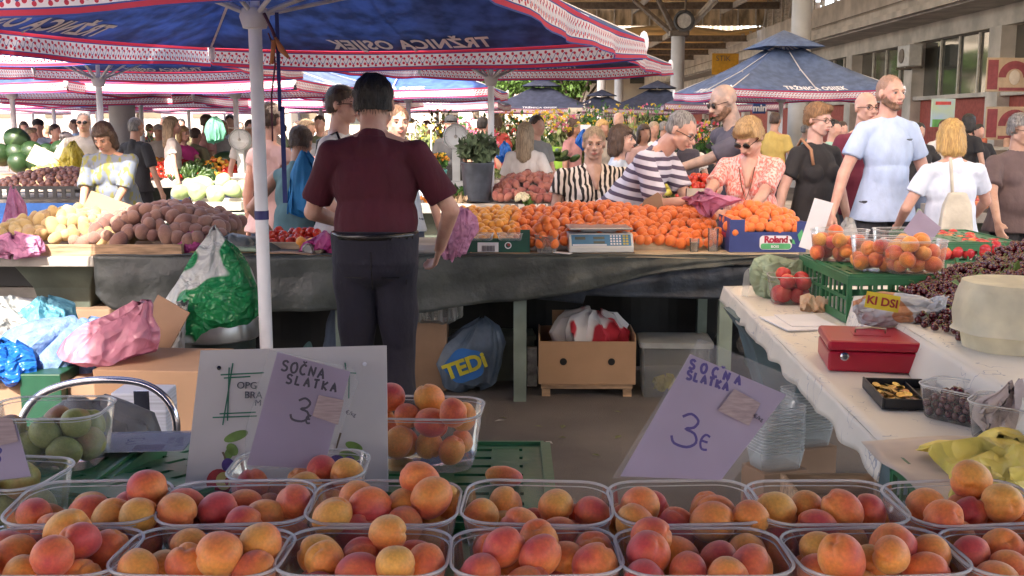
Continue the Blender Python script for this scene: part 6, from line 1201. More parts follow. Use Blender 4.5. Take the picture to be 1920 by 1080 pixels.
bag('yellow_scrap', 'yellow and white scrap inside the cloudy box', 'bag', [(.02, 0, 0, 0), (.09, .01, 0, 0), (.07, .05, 0, 0), (.01, .07, 0, 0)], (pb.location.x-.05, 6.24, .02), yel_f, 13)
tb_ = bag('carrier_bag', 'grey blue carrier bag with a yellow lettered blue badge under the stall', 'bag', [(.08, 0, 0, 0), (.17, .03, 0, 0), (.19, .15, .0, 0), (.17, .27, .03, 0), (.11, .37, .06, 0), (.02, .42, .08, 0)], (XY(880, 6.3, .3), 6.28, .02), mat('bag_slate', (.10, .14, .20), rough=.4, bump=.5, bscale=12), 14, fold=.05, sy=.6, disp=.006)
Mb2 = Matrix.Translation((-.02, -.150, .17)) @ Matrix.Rotation(R(20), 4, 'Y').inverted() @ Matrix.Rotation(R(90), 4, 'X')
dd = MB(); dd.add([Mb2@Vector((.12*math.cos(t)*(1+.06*math.sin(5*t)), .10*math.sin(t)*(1+.06*math.sin(5*t)), 0)) for t in [k*math.pi/16 for k in range(32)]], [tuple(range(32))]); dd.build('badge', mat('badge_blue', (.02, .12, .38)), tb_)
lettering('TEDi', Mb2 @ Matrix.Translation((0, -.045, .004)), .125, mat('badge_yellow', (.50, .45, .03)), tb_, bold=.005, depth=.002)
bag('clear_bag', 'crumpled clear bag on brown paper beside the vendor\'s leg', 'bag', [(.05, 0, 0, 0), (.11, .02, 0, 0), (.10, .12, 0, 0), (.03, .2, 0, 0)], (XY(820, 6.3, .5), 6.3, .42), clear_plastic('bag_clear', body=.4), 15)
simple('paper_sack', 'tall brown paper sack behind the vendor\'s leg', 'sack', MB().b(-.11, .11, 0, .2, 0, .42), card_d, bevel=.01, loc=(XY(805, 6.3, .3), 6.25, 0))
simple('storage_crate', 'grey green crate leaning under the stall beside the post', 'crate', MB().b(-.26, .24, 0, .25, 0, .28).b(-.27, .25, -.01, .26, .26, .285), mat('crate_greygreen', (.13, .15, .12), rough=.6, var=.1), loc=(XY(930, 6.5, .2), 6.52, 0), rot=(0, 0, R(4)))
bag('white_bag', 'pale bag low behind the white farm board', 'bag', [(.05, 0, 0, 0), (.13, .03, 0, 0), (.11, .14, 0, 0), (.02, .2, 0, 0)], (XY(735, 5.9, .3), 5.7, .1), wht_f, 16)
simple('milk_carton', 'small white and blue printed carton left of the cardboard box', 'carton', MB().b(-.03, .03, 0, .05, 0, .24), mat('carton_pale', (.35, .36, .34), var=.25, scale=18), bevel=.004, loc=(XY(998, 6.25, .2), 6.3, .02))
simple('dark_bag', 'black rubbish bag under the right end of the stall', 'bag', MB().ell((0, 0, .22), (.26, .18, .24), 18), mat('bin_bag', (.012, .014, .018), rough=.3, bump=.8, bscale=16), loc=(XY(1420, 6.2, .3), 6.3, 0), smooth=True)
simple('dark_crate', 'dark green low crate under the right end of the stall', 'crate', MB().b(-.16, .16, 0, .2, 0, .07), green_dk, bevel=.005, loc=(XY(1455, 6.0, .1), 5.95, .20))
# left side, under the potato stall
bbx = empty('banana_box', (XY(20, 6.2, .5), 6.0, .30), R(10), 'grey white fruit box with black print under the potato stall', 'box'); MB().b(-.3, .26, 0, .35, 0, .26).build('carton_walls', mat('box_white', (.40, .38, .36), rough=.8), bbx, bevel=.004)
lettering('PREMIUM PACK', frame((.06, -.002, .18), (1, 0, 0), (0, 0, 1)), .048, ink_b, bbx); lettering('BONITA', frame((.06, -.002, .06), (1, 0, 0), (0, 0, 1)), .10, ink_b, bbx, bold=.002)
simple('low_shelf', 'pale stone shelf under the potato stall', 'shelf', MB().b(-4.9, -2.75, 6.35, 6.95, .56, .62), stone_t)
crate_s = MB().b(-.2, .2, 0, .01, 0, .16).b(-.2, .2, .25, .26, 0, .16).b(-.2, -.19, .01, .25, 0, .16).b(.19, .2, .01, .25, 0, .16); simple('dark_crate', 'dark crate of mixed goods on the shelf under the potato stall', 'crate', crate_s, black_pl, loc=(XY(15, 6.4, .7), 6.38, .625))
simple('red_crate', 'red crate edge seen under the stall between pedestal and tarpaulin', 'crate', MB().b(-.08, .08, 0, .2, 0, .2), mat('red_plastic', (.35, .03, .02)), bevel=.004, loc=(XY(165, 6.5, .6), 6.4, .56))
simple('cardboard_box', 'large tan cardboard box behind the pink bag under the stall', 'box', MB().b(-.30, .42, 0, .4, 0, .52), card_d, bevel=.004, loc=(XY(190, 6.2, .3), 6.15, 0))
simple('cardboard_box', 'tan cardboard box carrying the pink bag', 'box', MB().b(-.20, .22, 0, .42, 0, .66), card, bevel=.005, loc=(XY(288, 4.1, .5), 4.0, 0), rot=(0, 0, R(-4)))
simple('cardboard_box', 'cardboard box at the left edge under the jeans, darkened for shade', 'box', MB().b(-.4, .5, 0, .4, 0, .60), card_d, bevel=.005, loc=(XY(-10, 4.1, .5), 4.05, 0), rot=(0, 0, R(6)))
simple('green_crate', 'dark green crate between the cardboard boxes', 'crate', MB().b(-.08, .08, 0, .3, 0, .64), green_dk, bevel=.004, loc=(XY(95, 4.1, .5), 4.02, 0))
bag('pink_bag', 'big pink plastic bag resting on a cardboard box', 'bag', [(.12, 0, -.03, 0), (.18, .02, -.02, 0), (.17, .06, .0, 0), (.14, .11, .03, 0), (.09, .16, .06, 0), (.06, .20, .09, 0), (.035, .22, .11, 0)], (XY(215, 4.2, .8), 4.2, .665), film('rose_film', (.66, .30, .40), .4, .2, 5), 21, fold=.04, sy=.8, disp=.012)
bag('jeans', 'crumpled blue jeans thrown over a box at the left', 'jeans', [(.15, -.16, -.09, -.02), (.20, -.10, -.07, -.05), (.23, -.01, -.02, -.03), (.22, .05, .02, 0), (.18, .10, .07, 0), (.12, .13, .10, 0), (.06, .145, .1, 0)], (XY(98, 4.3, .75), 4.32, .64), jeansm, 22, fold=.10, nf=9, sy=.8)
bag('light_blue_bag', 'light blue bag shining in the sun at the left', 'bag', [(.06, 0, 0, 0), (.13, .04, 0, 0), (.11, .11, 0, 0), (.03, .16, 0, 0)], (XY(90, 4.8, .8), 4.75, .66), lbl_f, 23, fold=.12)
bag('white_bag', 'white bag blazing in the sun at the left edge', 'bag', [(.10, 0, 0, 0), (.24, .05, 0, 0), (.2, .13, 0, 0), (.04, .2, 0, 0)], (XY(20, 4.8, .8), 4.72, .62), wht_f, 24, fold=.08)
bag('blue_bag', 'bright blue bag at the left edge', 'bag', [(.05, 0, 0, 0), (.10, .02, 0, 0), (.09, .07, 0, 0), (.04, .10, 0, 0)], (XY(8, 4.1, .8), 4.1, .625), blu_f, 25, fold=.1)
# grey folded box flap + bin with the green and white bag
bn = empty('round_bin', (XY(408, 4.95, .6), 4.95, 0), 0, 'round black bin with a grey metal lid beside the near pole', 'bin')
MB().lathe([(0, 0), (.165, 0), (.175, .60), (0, .60)], (0, 0, 0), 30).build('barrel', mat('bin_black', (.02, .035, .028), rough=.35, var=.3, scale=4), bn, smooth=50); MB().lathe([(.19, .60), (.195, .605), (.195, .67), (.18, .70), (.0, .715)], (0, 0, 0), 30).build('lid', mat('lid_metal', (.26, .27, .26), rough=.3, metal=.6, var=.15), bn, smooth=40)
gwm = thin_cloth('green_white_film', (.60, .62, .58), trans=.3, rough=.3, bump=.5, bscale=8)
def film_two(name, c1, c2, sc_, thr, rot=(0, 0, 0)):
    m = film(name, c1, .3, .25, 8); t = m.node_tree
    for x in t.nodes:
        if x.type == 'VALTORGB': e_ = x.color_ramp.elements; e_[0].position = thr-.01; e_[1].position = thr+.01; e_[0].color = (*c1, 1); e_[1].color = (*c2, 1); n0 = x.inputs[0].links[0].from_node; n0.inputs['Scale'].default_value = sc_; n0.inputs['Detail'].default_value = 1
    return m
gwf = film_two('green_white_bag', (.66, .68, .66), (.02, .26, .085), 4.0, .45)
bag('carrier_bag', 'green and white plastic carrier bag draped over the round bin', 'bag', [(.20, -.10, -.07, -.0), (.23, -.02, -.02, 0), (.20, .09, 0, 0), (.145, .18, .01, 0), (.085, .28, .02, 0), (.035, .345, .02, 0), (.008, .385, .015, 0)], (XY(396, 4.9, .8), 4.93, .735), gwf, 26, fold=.05, nf=5, sy=.7, disp=.012, ds=12)
bag('carrier_bag', 'long white tail of film hanging down left of the bin', 'bag', [(.02, 0, -.02, 0), (.055, .06, 0, 0), (.05, .25, .02, 0), (.04, .38, .05, 0), (.02, .44, .08, 0)], (XY(318, 4.75, .5), 4.72, .36), wht_f, 27, fold=.14, sy=.5)
simple('white_box', 'pale box in the sun at the foot of the bin', 'box', MB().b(-.16, .14, 0, .2, 0, .40), pale_wood, bevel=.004, loc=(XY(340, 4.6, .3), 4.55, 0), rot=(0, 0, R(8)))
simple('box_flap', 'grey cardboard flap leaning between pink bag and bin', 'cardboard', MB().box((0, 0, 0), (.16, .01, .26)), card_d, loc=(XY(300, 4.5, .7), 4.5, .72), rot=(R(-10), R(28), R(-10)))
# chrome chair
ch = empty('chair', (XY(190, 3.1, .8), 3.1, 0), R(2), 'chrome framed chair with a grey seat in front of the pink bag', 'chair')
arc = [(-.26, 0, .60), (-.25, 0, .70), (-.20, .01, .785), (-.11, .02, .825), (0, .02, .838), (.11, .02, .828), (.18, .01, .79), (.215, 0, .73), (.215, 0, .66), (.20, .0, .58)]
def smooth_pts(pts, k=4):
    pts = [Vector(p) for p in pts]; q = []
    for i in range(len(pts)-1):
        p0, p1, p2, p3 = pts[max(i-1, 0)], pts[i], pts[i+1], pts[min(i+2, len(pts)-1)]
        for j in range(k): t = j/k; q.append(.5*((2*p1)+(p2-p0)*t+(2*p0-5*p1+4*p2-p3)*t*t+(3*p1-p0-3*p2+p3)*t**3))
    return q+[pts[-1]]
MB().tube(smooth_pts(arc), .0115, 12).build('back_rail', chrome, ch, smooth=True)
MB().lathe([(0, 0), (.19, 0), (.20, .02), (.19, .05), (0, .06)], (0, -.18, .44), 26).build('seat', mat('seat_grey', (.10, .10, .10), rough=.7), ch, smooth=50)
for x in (-.2, .17):
    for y in (-.3, .0): MB().tube([(x, y, 0), (x*.9, y*.9, .45)], .011, 8).build('leg', chrome, ch, smooth=True)
MB().b(.085, .13, .03, .035, .45, .80).build('back_slat', chrome, ch)
bag('grey_bag', 'dark grey bag slumped on the chair', 'bag', [(.10, -.04, 0, 0), (.17, .0, 0, 0), (.175, .10, 0, 0), (.13, .19, .01, 0), (.05, .235, -.01, 0)], (XY(170, 2.95, .7), 2.95, .545), mat('bag_grey', (.10, .10, .105), rough=.5, bump=.7, bscale=12, c2=(.04, .04, .045), scale=5), 28, fold=.10, nf=5, sy=.5, disp=.016)
simple('striped_box', 'white lidded box with blue lines standing behind the chair', 'box', MB().b(-.09, .09, 0, .12, 0, .72), mat('box_lines', (.50, .52, .58), var=.15, scale=3, stretch=(.1, .1, 30)), bevel=.004, loc=(XY(258, 3.4, .6), 3.42, 0))

lm_ = mat('leaf_litter', (.16, .17, .06), var=.3); pm_ = mat('paper_litter', (.5, .48, .44))
for i in range(16):
    px, py = 930+rs.random()*480, 765+rs.random()*120; p = PZ(px, py, .004); k = .012+.012*rs.random(); o = MB().add([(-k*1.6, 0, 0), (0, -k*.7, .004), (k*1.6, 0, .002), (0, k*.7, .006)], [(0, 1, 2), (0, 2, 3)]).build('litter_scrap', pm_ if i % 4 == 0 else lm_, loc=p, rot=(0, 0, rs.random()*6)); tag(o, 'small fallen leaf or scrap on the asphalt between the stalls', 'litter', 'scraps on the asphalt between the stalls')
# ================================================================ RIGHT HAND TABLE
clothm = pattern_mat('oilcloth_print', 'speck', (.62, .58, .50), (.60, .56, .49), scale=20)
def oilcloth():
    m = bpy.data.materials.new('printed_oilcloth'); t, b, o = nt(m); N, L = t.nodes.new, t.links.new; tc = N('ShaderNodeTexCoord')
    mp = N('ShaderNodeMapping'); mp.inputs['Scale'].default_value = (4, 4, 4); L(tc.outputs['Object'], mp.inputs[0]); w = N('ShaderNodeTexWave'); w.inputs['Scale'].default_value = 6; w.inputs['Distortion'].default_value = 9; w.inputs['Detail'].default_value = 3; w.inputs['Detail Scale'].default_value = .8; L(mp.outputs[0], w.inputs[0])
    n = N('ShaderNodeTexNoise'); n.inputs['Scale'].default_value = 1.5; L(mp.outputs[0], n.inputs['Vector'])
    c0 = N('ShaderNodeTexNoise'); c0.inputs['Scale'].default_value = 3.2; c0.inputs['Detail'].default_value = 2; L(mp.outputs[0], c0.inputs['Vector']); s0 = N('ShaderNodeMath'); s0.operation = 'SUBTRACT'; s0.inputs[1].default_value = .5; L(c0.outputs[0], s0.inputs[0]); s1 = N('ShaderNodeMath'); s1.operation = 'ABSOLUTE'; L(s0.outputs[0], s1.inputs[0]); a = N('ShaderNodeMath'); a.operation = 'LESS_THAN'; a.inputs[1].default_value = .007; L(s1.outputs[0], a.inputs[0]); g_ = N('ShaderNodeMath'); g_.operation = 'GREATER_THAN'; g_.inputs[1].default_value = .53; L(n.outputs[0], g_.inputs[0]); k = N('ShaderNodeMath'); k.operation = 'MULTIPLY'; L(a.outputs[0], k.inputs[0]); L(g_.outputs[0], k.inputs[1])
    mx = N('ShaderNodeMix'); mx.data_type = 'RGBA'; L(k.outputs[0], mx.inputs[0]); mx.inputs[6].default_value = (.68, .64, .57, 1); mx.inputs[7].default_value = (.36, .36, .40, 1); L(mx.outputs[2], b.inputs['Base Color']); b.inputs['Roughness'].default_value = .45
    n2 = N('ShaderNodeTexNoise'); n2.inputs['Scale'].default_value = 7; L(tc.outputs['Object'], n2.inputs['Vector']); bp = N('ShaderNodeBump'); bp.inputs['Strength'].default_value = .3; bp.inputs['Distance'].default_value = .02; L(n2.outputs[0], bp.inputs['Height']); L(bp.outputs[0], b.inputs['Normal']); return m
oil = oilcloth(); TZR = .85
rt = empty('market_stall', (1.75, 2.4, 0), 0, 'seller\'s side stall under the printed oilcloth at right', 'stall', 'stone topped market stalls')
def xe(Y): return .876+(.98-.876)*(Y-2.45)/(4.69-2.45)
MB().add([(xe(y)-1.75+.01 if q else .75, y-2.4, z) for z in (TZR-.05, TZR-.003) for q, y in ((1, 2.42), (0, 2.42), (0, 4.9), (1, 4.9))], [(0, 1, 2, 3), (7, 6, 5, 4), (0, 4, 5, 1), (1, 5, 6, 2), (2, 6, 7, 3), (3, 7, 4, 0)]).build('table_top', stone_t, rt)
for y in (.35, 2.1): MB().loft([[(-.55+a*hw, y+b*.14, z) for a, b in ((-1, -1), (1, -1), (1, 1), (-1, 1))] for z, hw in ((0, .13), (.4, .11), (.7, .2), (TZR-.052, .27))]).build('pedestal', mat('pedestal_blue', (.10, .15, .17), rough=.7, var=.15), rt)
cl = MB().sheet(lambda u, v: ((lambda Y: (xe(Y)-.005+(2.5-xe(Y))*u, Y, TZR+.001+.002*math.sin(u*31+v*17)))(2.40+2.5*v)), 40, 40)
cl.sheet(lambda u, v: ((lambda Y: (xe(Y)-.006-.012*v-.006*v*math.sin(Y*26), Y, TZR+.001-.075*v-.008*math.sin(Y*19)*v))(2.40+2.5*u)), 90, 5)
tag(cl.build('oilcloth', oil, smooth=45, solid=.002), 'cream oilcloth with grey twig print covering the side stall', 'tablecloth')
ZR = .965; bl2 = empty('raised_display', (1.9, 3.0, 0), 0, 'raised shelf of crates draped in twig printed oilcloth', 'shelf')
def xr(Y): return 1.17+.085*(Y-2.3)/1.6
MB().sheet(lambda u, v: ((lambda Y: (xr(Y)+.012+(2.6-xr(Y))*u-1.9, Y-3.0, ZR+.002*math.sin(u*29+v*13)))(2.15+1.75*v)), 30, 30).sheet(lambda u, v: ((lambda Y: (xr(Y)+.012-.03*v-.012*v*math.sin(Y*17)-1.9, Y-3.0, ZR-(ZR-TZR-.004)*v))(2.15+1.75*u)), 70, 6).sheet(lambda u, v: (xr(3.9)+.012+(2.6-xr(3.9))*u-1.9, .90+.012*v, ZR-(ZR-TZR-.004)*v), 12, 4).build('oilcloth', oil, bl2, smooth=45, solid=.002)
# big green crate with apricot punnets
CRB = crate_mesh(.64, .42, .18); o = inst('green_crate', CRB, None, (1.25+.21, 4.27, TZR+.004), (0, 0, R(90+1))); tag(o, 'tall green vented crate at the back of the side stall carrying apricot punnets', 'crate')
o = inst('green_crate', CRB, None, (2.22, 5.35, TZR+.004), (0, 0, R(90))); tag(o, 'green vented crate carrying nectarines, right of the apricot punnets', 'crate')
PB = punnet_mesh(.115, .085, .125)
for i, (px, pyb, Y, yw, n) in enumerate(((1573, 487, 4.40, -28, 15), (1650, 512, 4.10, -20, 14), (1712, 508, 4.02, 4, 15), (1690, 470, 4.42, 6, 7))):
    X = XY(px, Y, 1.05); c = (X, Y, 1.038); w = ('leftmost', 'second from left', 'front right', 'rear right')[i]; punnet(c, R(yw), 'clear punnet of apricots on the tall green crate, %s' % w, 'punnets on the tall green crate', PB)
    P, M = fill(c, R(yw), n, .0285, .085, .056, .07, 90+i); scatter('apricot', APR, P, M, 'apricot in the %s punnet on the tall green crate' % w, 'apricot', 'apricots in the %s punnet on the green crate' % w, rs, (1.2, 1.42))
card2 = simple('price_card', 'lilac pink price card standing in the punnets on the tall green crate', 'price card', MB().b(-.06, .06, 0, .001, -.05, .06), lilac, loc=PY(1728, 432, 4.3), rot=(R(-10), R(38), 0))
P = surf(.26, .30, .031, lambda x, y: .06-.6*x*x, 345); scatter('nectarine', NEC, P, Matrix.Translation((2.28, 5.35, TZR+.06)), 'shiny red nectarine in the heap beside the apricot punnets', 'nectarine', 'nectarines on the right green crate', rs)
# cherries: past counting, one heap, plus stems and leaves
CHM = fruit_mesh('cherry', chr_m, .0125, (1, 1, .93), .05, .2, 5, 8)
hC = lambda x, y: .205*min(1, max(0, (x+.36)/.5))*min(1, max(0, (y+.34)/.25))+.008*math.sin(x*31+y*23)
cxc, cyc = 1.80, 3.60; P = surf(.36, .33, .0125, hC, 346, 0, .5, 1.7)
P = [p for p in P if hC(p[0], p[1]) > .004]
MB().sheet(lambda u, v: (cxc-.36+.72*u, cyc-.33+.66*v, ZR+.003+max(0, hC(-.36+.72*u, -.33+.66*v)-.001)), 30, 24).build('heap_tmp', chr_m)
chp = stuffed('cherry_heap', [CHM], P, Matrix.Translation((cxc, cyc, ZR+.003)), 'dark cherries with stems heaped behind the cream pail', chr_m, rs, (.9, 1.15))
hp_ = bpy.data.objects['heap_tmp']; hp_.name = 'heap_core'; hp_.parent = chp
P2 = pack(110, .10, .19, .0125, lambda x, y: .06-.3*abs(x), 347, 0, tries=8); stuffed('cherry_spill', [CHM], P2, Matrix.Translation((1.385, 3.2, ZR+.003)) @ Matrix.Rotation(R(8), 4, 'Z'), 'cherries spilled to the left of the cream pail', chr_m, rs)
st = MB(); lv = MB(); rr = random.Random(9)
for _ in range(230):
    p = rr.choice(P); a = Vector((cxc+p[0], cyc+p[1], ZR+.008+p[2])); q = a+Vector((rr.uniform(-.03, .03), rr.uniform(-.04, .02), rr.uniform(.005, .04))); st.tube([a, (a+q)/2+Vector((rr.uniform(-.01, .01), 0, .008)), q], .0011, 4)
for _ in range(60):
    p = rr.choice(P2); a = Vector((1.385+p[0], 3.2+p[1], ZR+.008+p[2])); q = a+Vector((rr.uniform(-.04, .04), rr.uniform(-.04, .02), rr.uniform(-.0, .03))); st.tube([a, (a+q)/2+Vector((0, 0, .008)), q], .0011, 4)
tag(st.build('cherry_stems', stemg), 'thin green cherry stems sticking out of the cherry heap', kind='stuff')
for i, (px, py, Y) in enumerate(((1838, 520, 3.45), (1793, 532, 3.5), (1790, 492, 4.2), (1905, 500, 3.6))):
    o = MB().add([(-.03, 0, 0), (0, -.014, .006), (.03, 0, 0), (0, .014, .006)], [(0, 1, 2), (0, 2, 3)]).build('cherry_leaf', mat('leaf_plain', (.14, .22, .05), rough=.5), loc=PY(px, py, Y), rot=(R(50), R(20*i), R(30*i))); tag(o, 'green leaf lying on the fruit %s' % ('left of centre of the cherry heap', 'at the left edge of the cherry heap', 'on the nectarines', 'at the right of the cherry heap')[i], 'leaf')
# cream pail
pc = PZ(1858, 640, ZR); pl = empty('cream_pail', (pc.x+.01, 2.98, ZR+.003), 0, 'round pail wrapped in cream plastic film on the raised shelf', 'pail')
MB().lathe([(0, .0), (.125, 0), (.135, .05), (.14, .17), (.136, .19), (0, .185)], (0, 0, 0), 48, fold=.016, nf=7).build('film_wrap', crm_f, pl, smooth=60)
MB().lathe([(.139, .175), (.147, .15), (.155, .10), (.150, .06), (.158, .05)], (0, 0, .0), 64, fold=.03, nf=7).build('film_skirt', crm_f, pl, smooth=True)
# crumpled bread bag with yellow print
bp_ = bag('bread_bag', 'crumpled white and orange bread bag with a yellow printed end', 'bag', [(.004, -.115, 0, 0), (.036, -.11, 0, 0), (.044, -.06, 0, 0), (.042, .0, .0, 0), (.034, .05, .005, 0), (.02, .09, .01, 0), (.034, .13, .0, 0)], (0, 0, 0), film_two('bread_film', (.60, .62, .66), (.62, .30, .16), 9, .60), 31, fold=.08, disp=.004)
bp_.rotation_euler = (0, R(84), R(-12)); bp_.location = PZ(1688, 580, ZR+.04)
yl = empty('printed_label', PY(1654, 566, 3.27), R(-14), 'yellow label with red lettering on the end of the bread bag', 'label')
MB().b(-.055, .045, -.052, -.05, -.028, .022).build('label_sheet', mat('label_yellow', (.66, .52, .03)), yl); lettering('KI DSI', frame((-.005, -.0535, -.015), (1, 0, 0), (0, 0, 1)), .035, mat('label_red', (.35, .03, .03)), yl, bold=.001)
yl.rotation_euler = (R(-12), R(8), R(-14))
# cash box
cbp = PZ(1640, 690, TZR); cb = empty('cash_box', (XY(1634, 3.25, .9), 3.27, TZR+.004), R(-9), 'red metal cash box with a silver lock and folding handle', 'cash box'); redm = mat('cash_red', (.36, .012, .03), rough=.28, var=.05, scale=3)
MB().b(-.14, .14, -.13, .13, 0, .062).build('body', redm, cb, bevel=.008); MB().b(-.142, .142, -.132, .132, .064, .095).build('lid', redm, cb, bevel=.010)
MB().b(-.055, .055, -.035, .035, .0955, .0965).build('handle_recess', redm, cb); MB().tube([(-.045, 0, .099), (-.045, -.005, .112), (.0, -.02, .118), (.045, -.005, .112), (.045, 0, .099)], .003, 6).build('handle', mat('brass_dull', (.45, .38, .28), metal=.8, rough=.35), cb, smooth=True)
MB().lathe([(0, 0), (.013, 0), (.013, .008), (.008, .012), (0, .012)], (0, 0, 0), 16).build('lock', chrome, cb, loc=(-.095, -.1345, .05), rot=(R(90), 0, 0))
# coin tray
ct = empty('coin_tray', (XY(1697, 2.83, .87), 2.84, TZR+.003), R(-6), 'black plastic tray full of coins', 'coin tray'); MB().b(-.085, .085, -.12, .12, 0, .004).b(-.085, -.079, -.12, .12, .004, .032).b(.079, .085, -.12, .12, .004, .028).b(-.079, .079, -.12, -.114, .004, .03).b(-.079, .079, .114, .12, .004, .03).b(.03, .035, -.114, .114, .004, .022).build('tray_body', black_pl, ct, bevel=.002)
gold = mat('coin_gold', (.52, .36, .12), metal=.9, rough=.3, var=.2, scale=60, rnd=.2); copper = mat('coin_copper', (.42, .20, .10), metal=.9, rough=.35, rnd=.2); CN = []
for mm_ in (gold, gold, copper): me = MB().lathe([(0, 0), (.0115, 0), (.0115, .002), (0, .002)], (0, 0, 0), 14).mesh('coin', 40); me.materials.append(mm_); CN.append(me)
for k in range(70):
    o = inst('coin', rr.choice(CN), None, (ct.location.x+rr.uniform(-.068, .02), ct.location.y+rr.uniform(-.1, .1), TZR+.009+rr.random()*.013), (rr.uniform(-.45, .45), rr.uniform(-.45, .45), 0), rr.uniform(.8, 1.1)); tag(o, 'coin lying in the wide half of the black coin tray', 'coin', 'coins in the black tray')
# papers, bread, nectarine tub
nb_ = empty('notebook', (XY(1500, 3.95, .86), 3.95, TZR+.004), R(8), 'open white notebook with papers left of the cash box', 'notebook'); MB().b(-.11, .11, -.15, .13, 0, .006).build('pages', paper, nb_, bevel=.002); MB().b(-.06, .10, -.10, .14, .0065, .009).build('loose_sheet', paper, nb_, rot=(0, 0, R(-6)))
bag('bread_roll', 'torn bread roll in clear wrap before the nectarine tub', 'bread', [(.02, 0, 0, 0), (.055, .01, 0, 0), (.05, .03, 0, 0), (.02, .042, 0, 0)], (XY(1520, 4.25, .87), 4.22, TZR+.005), mat('bread_crust', (.50, .28, .15), rough=.7, c2=(.55, .42, .30), scale=30, bump=.5), 33, fold=.06, sy=.7)
simple('plastic_box', 'cloudy clear box lid standing behind the nectarine tub', 'lid', MB().loft([rrect(.12, .09, .04, 0), rrect(.105, .075, .035, .045)], False, True), cloudy, smooth=50, loc=PY(1442, 535, 4.62), rot=(R(-75+180), 0, R(6)))
tbn = empty('nectarine_tub', (XY(1487, 4.42, .9), 4.42, TZR+.005), R(-4), 'clear tub of red nectarines in a pale green bag', 'tub'); MB().loft([rrect(.085, .06, .03, 0), rrect(.105, .075, .035, .115)], True, False).build('tub_wall', clear, tbn, smooth=50); rp_ = rrect(.105, .075, .035, .115, 6); MB().tube(rp_+[rp_[0], rp_[1]], .002, 6).build('rim', clear_rim, tbn, smooth=True)
P = pack(9, .055, .035, .031, lambda x, y: .05, 348, .003); scatter('nectarine', NEC, P, Matrix.Translation(tbn.location), 'red nectarine in the clear tub inside the pale green bag', 'nectarine', 'nectarines in the clear tub', rs, (1.0, 1.15))
bag('pale_green_bag', 'pale green thin bag spread behind the nectarine tub', 'bag', [(.06, 0, 0, 0), (.13, .02, 0, 0), (.135, .07, 0, 0), (.12, .13, .0, 0), (.10, .15, .03, 0)], (tbn.location.x, 4.56, TZR+.004), pgr_f, 34, fold=.07, sy=.35)
for i, (px, py) in enumerate(((1444, 527), (1476, 524))): o = MB().add([(-.035, 0, -.01), (0, -.008, .008), (.035, 0, .02), (0, .008, -.006)], [(0, 1, 2), (0, 2, 3)]).build('peach_leaf', mat('leaf_plain', (.14, .22, .05)), loc=PY(px, py, 4.5), rot=(R(60), R(-30 if i else 30), 0)); tag(o, 'narrow green leaf over the nectarine tub, %s' % ('left' if i == 0 else 'right'), 'leaf')
# cherry punnets at the front of the table
c = (XY(1815, 2.62, .9), 2.64, TZR+.003); p = punnet(c, R(-52), 'clear punnet half full of cherries beside the coin tray', None, punnet_mesh(.105, .075, .085)); P, M = fill(c, R(-52), 90, .0115, .078, .05, .03, 120); stuffed('cherry_portion', [CHM], P, M, 'cherries in the punnet beside the coin tray', chr_m, rs)
c = (XY(1905, 2.45, .9), 2.46, TZR+.003); p = punnet(c, R(-40), 'clear punnet with a crumpled pinkish napkin at the right edge', None, PUN_T); bag('napkin', 'crumpled pinkish paper in the right edge punnet', 'napkin', [(.03, 0, 0, 0), (.065, .03, 0, 0), (.06, .06, 0, 0), (.015, .10, .01, 0)], (c[0]-.01, c[1], c[2]+.02), mat('napkin', (.58, .48, .44), rough=.7, bump=.4), 36, fold=.12, sy=.8)
yb = bag('yellow_bag', 'folded pale yellow plastic bag at the near end of the side stall', 'bag', [(.05, 0, 0, 0), (.17, .008, 0, 0), (.16, .03, 0, 0), (.05, .045, 0, 0)], (XY(1850, 2.25, .9)+.03, 2.25, TZR+.014), film('pale_yellow_film', (.92, .76, .16), .2, .35, 5), 37, fold=.07, nf=4, sy=.8, disp=.006)
bag('yellow_bag', 'small yellow bag scrap with fruit at the right frame edge', 'bag', [(.02, 0, 0, 0), (.08, .01, 0, 0), (.07, .03, 0, 0), (.02, .04, 0, 0)], (XY(1870, 1.98, .9), 1.97, TZR+.03), film('pale_yellow_film', (.84, .72, .28)), 38, fold=.1, disp=.006)
simple('paper_sheet', 'creased brownish paper sheet over the near crate', 'paper', MB().sheet(lambda u, v: (.80+.62*u-.0*v, 1.80+.58*v+.02*u, TZR+.012+.006*math.sin(u*9+v*5)+.004*math.sin(v*14)), 24, 24), mat('kraft_pale', (.62, .52, .43), rough=.8, var=.12, scale=3), solid=.002, smooth=True, loc=(.02, .04, 0))
o = inst('green_crate', crate_mesh(.55, .5, .20), None, (1.14, 2.10, .648), (0, 0, R(0))); tag(o, 'dark green crate end supporting the brown paper near the yellow bag', 'crate')
simple('box_stack', 'plain box under the paper covered crate', 'box', MB().b(.9, 1.38, 1.88, 2.32, 0, .645), card_d)
